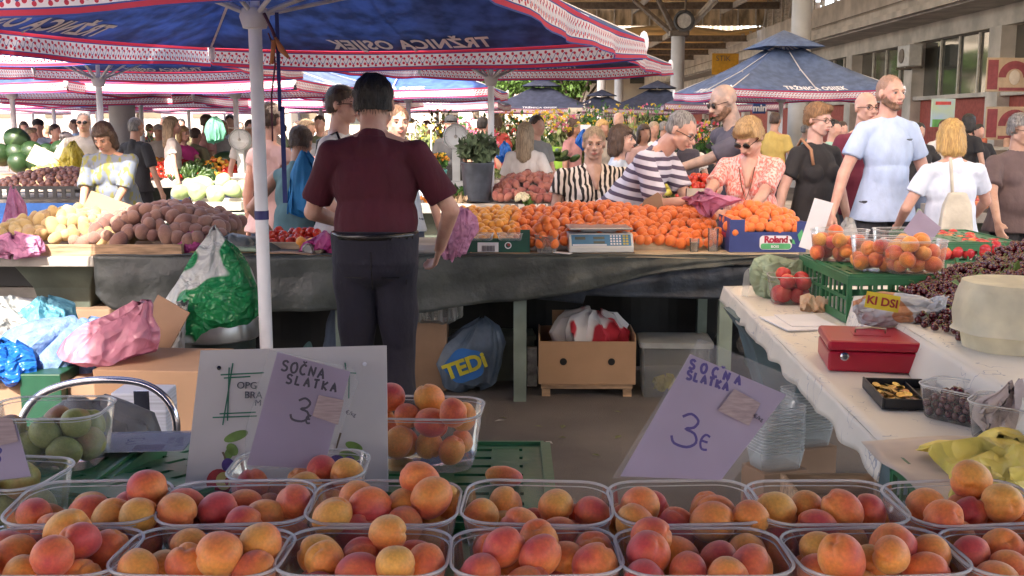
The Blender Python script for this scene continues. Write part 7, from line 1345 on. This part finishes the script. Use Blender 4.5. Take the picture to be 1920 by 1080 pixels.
# stacks of empty punnets on the floor and a wooden tray
EP = punnet_mesh(.0975, .071, .078)
for sx, (px, Y, n, lb) in enumerate(((1455, 4.0, 15, 'front stack'), (1512, 4.3, 14, 'rear stack'))):
    X = XY(px, Y, .4)
    stn = 'nested empty clear punnets in the %s on the floor by the side stall' % lb; r = empty('punnet_stack', (X, Y, .0), R(20), 'tall %s of nested empty clear punnets beside the side stall' % lb, 'punnet stack'); mb = MB()
    MB().b(-.1, .1, -.08, .08, 0, .28).build('support_block', card_d, r, bevel=.004)
    for k in range(n): 
        z = .281+k*.0125; mb.loft([rrect(.084, .062, .026, z), rrect(.0975, .071, .03, z+.07)], False, False); 
    mb.build('nested_punnets', clear_plastic('stack_plastic', body=.30), r, smooth=50); mb = MB()
    for k in range(n): rp_ = rrect(.0975, .071, .03, .281+k*.0125+.07, 4); mb.tube(rp_+[rp_[0]], .0016, 4, cap=False)
    mb.build('rims', clear_rim, r)
tray(XY(1505, 3.2, .3), XY(1700, 3.2, .3), 3.1, 3.5, .30, .12, wood, 'dark wooden tray on the floor under the side stall', t=.014)
simple('low_crate', 'dark crate under the wooden tray by the side stall', 'crate', MB().b(XY(1515, 3.2, .3), XY(1690, 3.2, .3), 3.12, 3.48, 0, .298), black_pl)
# ================================================================ STALLS BEHIND
def slab(px0, px1, Y, lab, z=.85, d=1.0, sup=True):
    return stall(XY(px0, Y, z), XY(px1, Y, z), Y, Y+d, z, lab, th=.09)
slab(235, 640, 14.0, 'far stone stall with tomatoes, cucumbers and peppers'); slab(760, 1085, 10.0, 'stone stall with the grey flower bucket and pink potatoes'); slab(925, 1240, 14.2, 'far stone stall with bunches of greens before the flowers')
slab(285, 560, 9.0, 'stone stall carrying the cabbage crate'); slab(-120, 190, 10.6, 'stone stall with the onion heap at the left'); slab(-160, 190, 13.2, 'stone stall with the watermelons at the left'); slab(1236, 1560, 9.4, 'stone stall with tomatoes and yellow peppers behind the coral blouse woman')
slab(1818, 2100, 9.0, 'stone stall with peaches at the right edge', d=1.1)
def pile(name, ms, px, Y, z, hx, hy, r, h, seed, lab, cat, grp, sc=(.9, 1.1), pitch=1.75):
    P = surf(hx, hy, r, h, seed, 0, .4, pitch); return scatter(name, ms, P, Matrix.Translation((XY(px, Y, z), Y+hy, z)), lab, cat, grp, rs, sc)
dome = lambda a, b, k: (lambda x, y: k*max(0, 1-(x/a)**2)*min(1, max(0, (y+b)/(b*.9)))-.001)
ON = [fruit_mesh('onion', oni_m, .034, (1, 1, .9), 0, -.12, 3, 10)]; CUC = [fruit_mesh('cucumber', cuc_m, .026, (3.4, 1, 1), 0, 0, 4, 9, .03)]; PEP = [fruit_mesh('pepper', pep_m, .040, (1, 1, 1.25), .1, .2, i+5, 12, .10) for i in range(2)]
TOF = [fruit_mesh('tomato_f', tom_m, .038, (1, 1, .85), 0, .1, 8, 10)]; PP = [fruit_mesh('pink_potato', pot_p, .042, (1.35, .95, .9), 0, 0, 9, 12, .06)]; MEL = [fruit_mesh('watermelon', mel_m, .155, (1.15, 1, .95), 0, .02, i+10, 20, .02) for i in range(2)]
CAB = [fruit_mesh('cabbage', cab_m, .075, (1, 1, .85), .1, .05, i+12, 16, .08) for i in range(2)]; PEF = [fruit_mesh('peach_f', pea_m, .036, (1, 1, .95), .07, .1, 13, 12)]; LEM = [fruit_mesh('yellow_fruit', yel_m, .036, (1.1, 1, 1), 0, .1, 14, 10, .08)]
pile('onion', ON, 80, 10.6, .93, .56, .30, .036, dome(.6, .32, .15), 401, 'brown onion in the heap on the left stall', 'onion', 'onions heaped on the left stall')
pile('tomato', TOF, 312, 14.05, .87, .40, .30, .038, dome(.44, .3, .16), 402, 'red tomato heaped on the far stall left of the cucumbers', 'tomato', 'tomatoes on the far stall')
pile('cucumber', CUC, 362, 14.02, .87, .30, .2, .030, dome(.36, .22, .14), 403, 'cucumber heaped on the far stall right of the tomatoes', 'cucumber', 'cucumbers on the far stall')
pile('pepper', PEP, 402, 14.1, .87, .28, .3, .042, dome(.34, .3, .20), 404, 'yellow orange pepper on the far stall left of the dial scale', 'pepper', 'peppers on the far stall')
pile('tomato', TOF, 432, 14.0, .87, .12, .14, .038, dome(.16, .15, .10), 405, 'small red tomato at the foot of the left dial scale', 'tomato', 'tomatoes by the left dial scale')
pile('pepper', PEP, 270, 14.5, .95, .26, .2, .042, dome(.3, .3, .1), 414, 'pale green pepper behind the far tomatoes', 'pepper', 'peppers behind the far tomatoes')
o = inst('watermelon', MEL[0], None, (XY(427, 14.4, 1), 14.5, 1.10), (0, 0, .3), (1.3, 1, .9)); tag(o, 'dark green watermelon lying beside the left dial scale', 'watermelon')
wmn = ['lying lowest at the front left', 'lying lowest at the front right', 'in the middle row at the left', 'in the middle row second from left', 'in the middle row at the right', 'on top of the pile', 'bright one at the right end of the pile', 'behind the white pole at the left edge']
for i, (px, py, Y, k) in enumerate(((38, 306, 13.3, 1), (72, 304, 13.3, 1), (34, 287, 13.5, .95), (62, 285, 13.5, .95), (92, 287, 13.6, .9), (33, 262, 13.55, 1.05), (113, 279, 13.5, .8), (2, 290, 13.5, 1))):
    o = inst('watermelon', MEL[i % 2], None, PY(px, py, Y), (rs.random(), rs.random(), rs.random()*3), k*.92); tag(o, 'watermelon %s' % wmn[i], 'watermelon')
simple('melon_support', 'low box under the watermelons', 'box', MB().b(-1.2, 1.2, 0, .6, 0, .10), card, loc=(XY(40, 13.3, .9), 13.25, .852))
pile('yellow_fruit', LEM, 135, 12.4, 1.0, .5, .25, .036, dome(.55, .28, .08), 406, 'yellow green fruit between the melons and onions', 'fruit', 'yellow fruit behind the onions'); simple('fruit_support', 'box under the yellow green fruit', 'box', MB().b(-.6, .6, 0, .6, 0, .14), card, loc=(XY(135, 12.4, .9), 12.35, .86))
simple('tray_board', 'pale wooden board leaning by the watermelons', 'board', MB().box((0, 0, 0), (.42, .02, .22)), pale_wood, loc=PY(88, 300, 12.9), rot=(R(-20), R(25), 0))
bag('yellow_bag', 'yellow green carrier bag held by the grey polo man', 'bag', [(.05, 0, 0, 0), (.15, .05, 0, 0), (.14, .15, 0, 0), (.07, .26, .01, 0), (.02, .34, .02, 0)], (XY(139, 12.4, 1.1), 12.35, 1.03), yel_f, 41, fold=.1)
pile('cabbage', CAB, 392, 9.05, .92, .24, .16, .075, dome(.3, .2, .10), 407, 'pale green cabbage in the white crate', 'cabbage', 'cabbages in the white crate', pitch=1.9)
tray(XY(340, 9.0, .9), XY(452, 9.0, .9), 9.0, 9.5, .87, .07, mat('crate_white', (.6, .58, .5), var=.1), 'white slatted tray holding the cabbages'); simple('green_crate', 'green crate under the cabbage tray', 'crate', MB().b(-.34, .34, 0, .5, 0, .10), green_pl, bevel=.004, loc=(XY(420, 8.9, .8), 8.88, .74))
for i, px in enumerate((350, 376, 402)): simple('blue_crate', 'blue plastic crate behind the cabbages, %s of three' % ('left', 'middle', 'right')[i], 'crate', MB().b(-.1, .1, 0, .01, 0, .16).b(-.1, .1, .3, .31, 0, .16).b(-.1, -.09, .01, .3, 0, .16).b(.09, .1, .01, .3, 0, .16), blue_pl, loc=(XY(px, 10.2, .9), 10.2, .86))
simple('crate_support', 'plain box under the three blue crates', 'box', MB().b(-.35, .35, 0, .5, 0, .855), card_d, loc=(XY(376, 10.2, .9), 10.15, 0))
simple('blue_sheet', 'blue sheet closing the front of the onion stall', 'sheet', MB().b(-.62, .62, 0, .02, 0, .30), mat('panel_blue', (.02, .12, .42), rough=.4), loc=(XY(68, 10.5, .7), 10.5, .52))
crm = MB(); [crm.b(-.5+i*.09, -.46+i*.09, 0, .012, 0, .11) for i in range(12)]; crm.b(-.52, .55, -.002, .014, .10, .13).b(-.52, .55, -.002, .014, 0, .02); simple('black_crate', 'black slatted crate edge in front of the onions', 'crate', crm, black_pl, loc=(XY(95, 10.55, .9), 10.5, .855))
pile('pink_potato', PP, 998, 10.05, .86, .36, .26, .042, dome(.4, .26, .19), 408, 'pink skinned potato heaped behind the cauliflower', 'potato', 'pink potatoes behind the cauliflower')
cf = MB()
for i in range(26): a, b2 = i*2.4, math.acos(1-1.0*(i+.5)/26); cf.ell((.06*math.sin(b2)*math.cos(a), .06*math.sin(b2)*math.sin(a), .055*math.cos(b2)), (.022,)*3, 7)
cfo = empty('cauliflower', (XY(980, 9.95, .9), 9.98, .89), 0, 'creamy cauliflower before the pink potatoes', 'cauliflower'); cf.build('curds', mat('cauliflower_curd', (.62, .58, .40), bump=.6, bscale=120), cfo, smooth=True); lv = MB(); leaf_cloud(lv, (.05, -.02, -.01), (.05, .04, .05), 30, .035, random.Random(3)); lv.build('leaves', leafm, cfo)
fcl = pattern_mat('floral_cloth', 'speck', (.60, .57, .52), (.16, .14, .13), scale=26, thr=.56, wid=.02); tag(MB().sheet(lambda u, v: (XY(958, 9.97, .8)+(XY(1085, 9.97, .8)-XY(958, 9.97, .8))*u, 9.975-.01*v*math.sin(u*30), .852-.14*v), 30, 3).build('tablecloth', fcl, solid=.003), 'white cloth with dark flower print hanging below the pink potatoes', 'tablecloth')
# greens: bunches
def bunch(px, Y, z, w, h, lab, m, n=160, s=.045, nm='greens_bunch', seed=1):
    mb = MB(); leaf_cloud(mb, (0, 0, h*.5), (w, .18, h*.55), n, s, random.Random(seed)); o = mb.build(nm, m, loc=(XY(px, Y, z), Y+.2, z)); return tag(o, lab, 'greens')
gr1 = thin_cloth('herb_green', (.06, .17, .03), var=.4, bump=0, trans=.3); gr2 = thin_cloth('pale_leaf', (.30, .38, .14), var=.4, bump=0, trans=.3)
bunch(965, 14.2, .87, .30, .14, 'dark green parsley bunches on the far stall', gr1, 320, seed=2); bunch(1030, 14.3, .87, .2, .1, 'light green leeks on the far stall', gr2, 140, seed=3); bunch(1060, 14.3, .87, .15, .07, 'tan roots heap on the far stall left of the zebra print woman', mat('root_tan', (.45, .33, .19)), 160, seed=4)
bunch(850, 10.1, .86, .22, .13, 'green dill bunches left of the grey bucket', gr1, 260, .035, seed=5); bunch(815, 10.0, .86, .18, .08, 'fan of orange carrots beside the vendor\'s arm', mat('carrot', (.6, .2, .02)), 90, .05, seed=6); bunch(872, 10.0, .86, .14, .06, 'pale parsnip roots right of the vendor\'s arm', mat('parsnip', (.6, .45, .28)), 120, .045, seed=7); bunch(940, 14.1, .9, .1, .08, 'pale lettuce heads behind the bucket', gr2, 90, seed=8)
bunch(1310, 9.5, .9, .32, .10, 'green lettuce and peppers behind the wallet', gr2, 160, seed=9)
pile('tomato', TOF, 1318, 9.45, .93, .22, .18, .038, dome(.26, .2, .14), 409, 'large red tomato on the stall left of the coral blouse', 'tomato', 'tomatoes behind the wallet'); pile('yellow_fruit', LEM, 1268, 9.6, .95, .2, .2, .036, dome(.24, .2, .12), 410, 'yellow pepper beside the striped man\'s elbow', 'pepper', 'yellow peppers behind the wallet')
pile('peach', PEF, 1862, 9.02, .86, .26, .30, .036, dome(.32, .3, .2), 411, 'peach heaped on the right hand stall', 'peach', 'peaches on the right hand stall')
P = surf(.3, .3, .018, dome(.36, .3, .14), 412); stuffed('cherry_heap', [fruit_mesh('cherry_f', chr_m, .019, (1, 1, 1), 0, .1, 3, 7)], P, Matrix.Translation((XY(1935, 9.1, .9), 9.35, .86)), 'dark cherries heaped right of the peaches', chr_m, rs)
ban = MB(); [ban.tube([(-.1+.02*k, -.01*k, .02), (0, -.01*k, .05+.012*k), (.1, -.01*k, .03)], [.008, .018, .006], 7) for k in range(4)]; simple('bananas', 'bunch of yellow green bananas at the right frame edge', 'bananas', ban, pep_m, loc=PY(1908, 330, 9.1), smooth=True)
simple('price_tag', 'white price paper standing behind the peaches', 'price card', MB().b(-.12, .12, 0, .004, 0, .12), paper, loc=PY(1838, 333, 9.9))
wc = MB(); [wc.b(-.42+i*.12, -.33+i*.12, 0, .02, 0, .34) for i in range(8)]; wc.b(-.45, .55, -.012, -.002, .30, .36).b(-.45, .55, -.012, -.002, .04, .10); simple('slatted_crate', 'weathered slatted wooden crate standing behind the apricot punnets', 'crate', wc, mat('weathered_wood', (.33, .28, .22), var=.2, scale=8), loc=(XY(1850, 6.6, .7), 6.6, .48)); simple('crate_support', 'box below the weathered slatted crate', 'box', MB().b(-.4, .5, 0, .4, 0, .478), card_d, loc=(XY(1850, 6.6, .7), 6.62, 0))
# dial scales
def dial(px, py, Y, lab):
    c = PY(px, py, Y); z0 = .86; r = empty('dial_scale', (c.x, Y, z0), 0, lab, 'scale'); H = c.z-z0; sw_ = mat('scale_shell', (.55, .56, .52), rough=.4, var=.06)
    MB().lathe([(0, -.06), (.125, -.06), (.14, -.045), (.14, .03), (.13, .045), (.125, .03), (0, .03)], (0, 0, 0), 36).build('dial_case', sw_, r, smooth=40, loc=(0, 0, H), rot=(R(90), 0, 0))
    MB().lathe([(0, .0), (.118, .0), (.118, .002), (0, .002)], (0, 0, 0), 36).build('dial_face', mat('dial_face', (.74, .76, .74), rough=.3, var=.03), r, loc=(0, -.033, H), rot=(R(90), 0, 0))
    tk = MB(); 
    for k in range(40):
        t = 2*math.pi*k/40; l = .012 if k % 5 else .022; tk.box((.105*math.cos(t), -.038, H+.105*math.sin(t)), (l, .001, .002), M=Matrix.Translation((.105*math.cos(t), -.038, H+.105*math.sin(t))) @ Matrix.Rotation(-t, 4, 'Y'))
    tk.b(-.002, .002, -.041, -.040, H-.01, H+.10).build('needle_and_ticks', ink_b, r); MB().lathe([(0, 0), (.02, 0), (.0, .012)], (0, 0, 0), 12).build('hub', steel, r, loc=(0, -.036, H), rot=(R(90), 0, 0))
    MB().b(-.042, .042, -.03, .04, .10, H-.13).b(-.09, .09, -.08, .08, .05, .10).build('column', sw_, r, bevel=.008); MB().b(-.16, .16, -.12, .14, 0, .048).build('base', sw_, r, bevel=.01); MB().b(-.14, .14, .0, .22, H+.145, H+.155).build('pan', steel, r); return r
dial(450, 262, 13.8, 'white round dial scale standing left of the near pole'); d2 = dial(855, 256, 11.9, 'grey round dial scale standing left of the grey flower bucket')
simple('scale_table', 'small covered table under the right dial scale', 'table', MB().b(-.3, .3, -.2, .3, 0, .855), white_c, loc=(XY(855, 11.9, .8), 11.9, 0))
# flowers
def bouquet(px, Y, z, w, h, cols, lab, n=70, pot=None, seed=1, green=gr1, fs=.04, gl_=75):
    r_ = random.Random(seed); r = empty('flower_bunch', (XY(px, Y, z), Y, z), 0, lab, 'flowers', 'flower bunches of the flower stalls'); mb = MB(); leaf_cloud(mb, (0, 0, h*.55), (w, w*.8, h*.5), gl_, .05, r_)
    for _ in range(24): a = r_.random()*6.3; q = w*.8*r_.random(); mb.tube([(0, 0, 0), (q*math.cos(a), q*math.sin(a), h*(.6+.35*r_.random()))], .004, 4)
    mb.build('stems_and_leaves', green, r); base = 0
    for ci, (c, k) in enumerate(cols):
        fb = MB()
        for _ in range(int(n*k)):
            a = r_.random()*6.3; q = w*math.sqrt(r_.random()); p = Vector((q*math.cos(a), q*math.sin(a)*.8, h*(.55+.5*r_.random())))
            for t in range(5): M_ = Euler((r_.random()*3, r_.random()*3, r_.random()*6)).to_matrix(); fb.add([p, p+M_@Vector((fs, fs*.4, 0)), p+M_@Vector((fs*1.1, -fs*.3, fs*.2))], [(0, 1, 2)])
        fb.build('blooms', thin_cloth('bloom_%d' % (int(c[0]*99)+int(c[1]*9900)), c, trans=.35, bump=0), r)
    if pot: MB().lathe([(0, 0), (pot[1]*.8, 0), (pot[1], pot[2]), (pot[1]*1.05, pot[2]), (pot[1]*1.05, pot[2]+.02), (pot[1]*.9, pot[2]+.02)], (0, 0, -pot[2]), 24).build('bucket', pot[0], r, smooth=50)
    return r
YE, PK, WH, RD, OR, MG = (.72, .52, .05), (.72, .20, .32), (.68, .62, .56), (.55, .03, .04), (.70, .28, .03), (.6, .03, .22)
lime = mat('lime_bucket', (.34, .62, .08), rough=.4); slate_b = mat('slate_bucket', (.055, .065, .085), rough=.4, var=.2); aqua = mat('aqua_bucket', (.12, .42, .38)); blkb = mat('black_bucket', (.02, .02, .022))
gyg = thin_cloth('grey_green', (.15, .21, .11), var=.4, bump=0, trans=.3)
bouquet(895, 10.15, 1.21, .20, .28, [(WH, .6)], 'grey green bouquet with tiny white blooms in a slate bucket', 60, (slate_b, .155, .34), 1, gyg, .016, 420)
bouquet(1055, 15.0, 1.25, .26, .45, [(YE, .5), (PK, .5), (WH, .2)], 'tall yellow and pink flowers in the lime green bucket', 70, (lime, .16, .28), 2, gr2)
bouquet(820, 13.5, 1.0, .14, .22, [(YE, .6), (OR, .5)], 'yellow and orange daisies in an aqua bucket', 50, (aqua, .12, .2), 3); simple('bucket_stand', 'pale box under the aqua bucket', 'box', MB().b(-.3, .3, -.2, .2, 0, .798), white_c, loc=(XY(820, 13.5, .9), 13.5, 0))
fl = [(790, 16, 1.0, .3, .6, [(WH, .5), (YE, .3)], 'white and yellow bunch left of the capped seller'), (868, 15.5, 1.0, .24, .65, [(PK, 1.2)], 'pink gladioli left of the flower bucket pole'), (905, 15.2, .95, .22, .55, [(PK, .7), (RD, .4)], 'pink and red bunch right of the bucket pole'), (885, 14.8, .95, .2, .5, [(WH, .5), (PK, .5)], 'pale pink snapdragons behind the grey bucket'),
 (942, 17, .9, .3, .7, [(RD, .5), (WH, .4)], 'red and white bunch left of the long haired woman'), (1012, 17, 1.0, .3, .75, [(YE, .9), (WH, .2)], 'yellow lilies right of the long haired woman'), (1040, 18, 1.1, .3, .7, [(YE, .6), (OR, .3)], 'high yellow bunch behind the lime bucket'), (1085, 16, 1.1, .22, .5, [(YE, .8)], 'yellow bunch right of the lime bucket'), (1097, 15.2, 1.0, .14, .4, [(MG, .9)], 'magenta bunch left of the zebra print woman'),
 (1315, 14, 1.05, .24, .55, [(RD, .4), (YE, .4), (WH, .4), (PK, .3)], 'mixed red yellow and white bouquet beside the tattooed man'), (745, 17, 1.0, .3, .6, [(YE, .4), (WH, .3)], 'yellow bunch beside the vendor\'s head'), (965, 19, 1.1, .4, .7, [(OR, .5), (YE, .3)], 'orange bunch far behind the long haired woman'), (835, 18, 1.1, .4, .7, [(OR, .3), (RD, .3)], 'orange red bunch behind the right dial scale'),
 (1135, 18, 1.1, .4, .8, [(YE, .4)], 'yellow green bunch behind the dark bobbed woman'), (1185, 18, 1.1, .4, .8, [(YE, .2), (PK, .2)], 'green bunch behind the striped man\'s back'), (1235, 19, 1.1, .4, .8, [(YE, .3)], 'green bunch above the striped man'), (298, 18, .9, .4, .6, [(RD, .8)], 'red geraniums behind the black t-shirt man'), (1110, 20, 1.2, .5, .8, [(WH, .3)], 'green bunch with white dots far right of the lime bucket')]
for i, q in enumerate(fl): bouquet(q[0], q[1], q[2], q[3], q[4], q[5], q[6], 60, (blkb, .16, .3), i+10, gr1 if i % 2 else gr2)
for i, (px0, px1, Y) in enumerate(((740, 930, 15.0), (930, 1130, 16.2), (1130, 1330, 17.4))): simple('flower_bench', 'dark bench carrying flower buckets, %s of three' % ('left', 'middle', 'right')[i], 'bench', MB().b(XY(px0, Y, .7), XY(px1, Y, .7), Y, Y+2.4, .0, .66), mat('bench_dark', (.06, .05, .04), var=.3, scale=3))
hm = thin_cloth('hedge_leaf', (.045, .085, .02), var=.45, bump=0, trans=.25)
for i, (px, Y) in enumerate(((760, 23), (830, 24), (905, 23), (960, 24), (1030, 24), (1100, 23), (1165, 22), (1225, 22), (1280, 23), (1335, 24))):
    r = empty('potted_shrub', (XY(px, Y), Y, 0), 0, 'dark potted shrub in the nursery row, %s' % ['far left', 'second', 'third', 'fourth', 'fifth', 'sixth', 'seventh', 'eighth', 'ninth', 'far right'][i]+' one', 'shrub', 'shrubs behind the flower stalls'); mb = MB(); leaf_cloud(mb, (0, 0, 1.05), (.42, .4, .75), 420, .07, random.Random(i)); mb.build('foliage', hm, r); MB().lathe([(0, 0), (.2, 0), (.25, .35), (0, .35)], (0, 0, 0), 14).build('pot', blkb, r)
# blue bag bunches hanging, zucchini, garlic
for i, (px, py, Y) in enumerate(((946, 285, 13.6), (1095, 262, 13.8))): bag('blue_bag_bundle', 'bundle of bright blue plastic bags, %s' % ('left of the long haired woman' if i == 0 else 'left of the zebra print woman'), 'bags', [(.03, -.12, 0, 0), (.09, -.06, 0, 0), (.07, .02, 0, 0), (.03, .08, 0, 0), (.01, .12, 0, 0)], PY(px, py, Y), blu_f, 50+i, fold=.2)
ZU = [fruit_mesh('zucchini', cuc_m, .045, (3.2, 1, 1), 0, 0, 4, 12, .03)]
zz = ['front left', 'front right', 'middle left', 'middle right', 'top', 'right end']
for i, (px, py) in enumerate(((1033, 296), (1052, 297), (1040, 291), (1058, 289), (1046, 284), (1078, 297))): o = inst('zucchini', ZU[0], None, PY(px, py, 14.0), (.2, .3*(i % 3-1), .4*i), .95); tag(o, 'dark zucchini on the far stall, %s of the heap' % zz[i], 'zucchini')
bunch(1010, 14.05, .98, .16, .14, 'garlic and tan onions in a net beside the zucchini', mat('garlic_tan', (.5, .36, .25), var=.3, scale=30), 200, .04, seed=21)
# hand written signs
for px, py, w, h, Y, lab in ((768, 240, 20, 18, 14.8, 'cream hand written sign left of the capped seller'), (896, 232, 22, 16, 15.4, 'cream sign on a stick right of the bucket pole'), (1098, 240, 20, 12, 14.5, 'white sheet sign above the blue bag bundle'), (1078, 208, 26, 12, 20, 'cream sign hanging below the grey umbrella'), (395, 230, 14, 20, 18, 'small white sign above the hanging green bag'), (808, 238, 10, 8, 15, 'tiny white label in the flowers beside the vendor')):
    a = PY(px-w/2, py-h/2, Y); b2 = PY(px+w/2, py+h/2, Y); r = empty('hand_sign', ((a.x+b2.x)/2, Y, 0), 0, lab, 'sign'); ww = abs(b2.x-a.x)/2; MB().b(-ww, ww, 0, .01, b2.z, a.z).build('sheet', paper if 'white' in lab else cream, r); MB().b(-.01, .01, .012, .03, .3, a.z).build('stick', steel, r)
tag(bag('green_bag', 'mint green carrier bag hanging above the peppers', 'bag', [(.02, -.16, 0, 0), (.10, -.13, 0, 0), (.11, -.02, 0, 0), (.08, .08, 0, 0), (.03, .16, 0, 0)], PY(404, 245, 13.4), thin_cloth('mint_film', (.25, .62, .45), trans=.4), 61, fold=.12))
# tote bag of the blond woman and blue shoulder bag, carrier bags in hands
tote = thin_cloth('canvas_cream', (.60, .56, .46), trans=.1); T5 = PY(1808, 400, 6.72); tt = empty('tote_bag', (T5.x, 6.84, .78), R(-8), 'cream canvas tote hanging from the blond woman\'s shoulder', 'bag')
MB().loft([[(a*w_, b2*.035, z) for a, b2 in ((-1, -1), (1, -1), (1, 1), (-1, 1))] for z, w_ in ((0, .10), (.05, .115), (.30, .085), (.38, .05))]).build('pouch', tote, tt, bevel=.012); MB().tube([(-.03, -.01, .34), (-.045, .0, .50), (-.05, .03, .60)], .011, 6).tube([(.05, 0, .36), (.07, 0, .1), (.06, 0, -.02), (.03, .0, -.02), (.02, 0, .2)], .007, 6).build('strap', tote, tt, smooth=True)
bag('blue_shoulder_bag', 'bright blue shoulder bag hanging beside the teal dressed woman', 'bag', [(.04, -.2, 0, 0), (.15, -.17, 0, 0), (.15, -.02, 0, 0), (.10, .10, .0, 0), (.02, .2, -.02, 0)], PY(578, 350, 6.9), thin_cloth('blue_cloth_bag', (.02, .22, .50), trans=.1), 62, fold=.06, sy=.5)
bag('carrier_bag', 'pale green carrier bag in the tall man\'s left hand', 'bag', [(.03, -.28, 0, 0), (.09, -.25, 0, 0), (.09, -.1, 0, 0), (.04, .0, 0, 0), (.01, .06, 0, 0)], PY(1722, 415, 6.55), pgr_f, 63, fold=.12)
bag('carrier_bag', 'small white bag in the tall man\'s right hand', 'bag', [(.01, -.2, 0, 0), (.04, -.16, 0, 0), (.03, -.05, 0, 0), (.01, .02, 0, 0)], PY(1592, 425, 6.5), wht_f, 64, fold=.12)
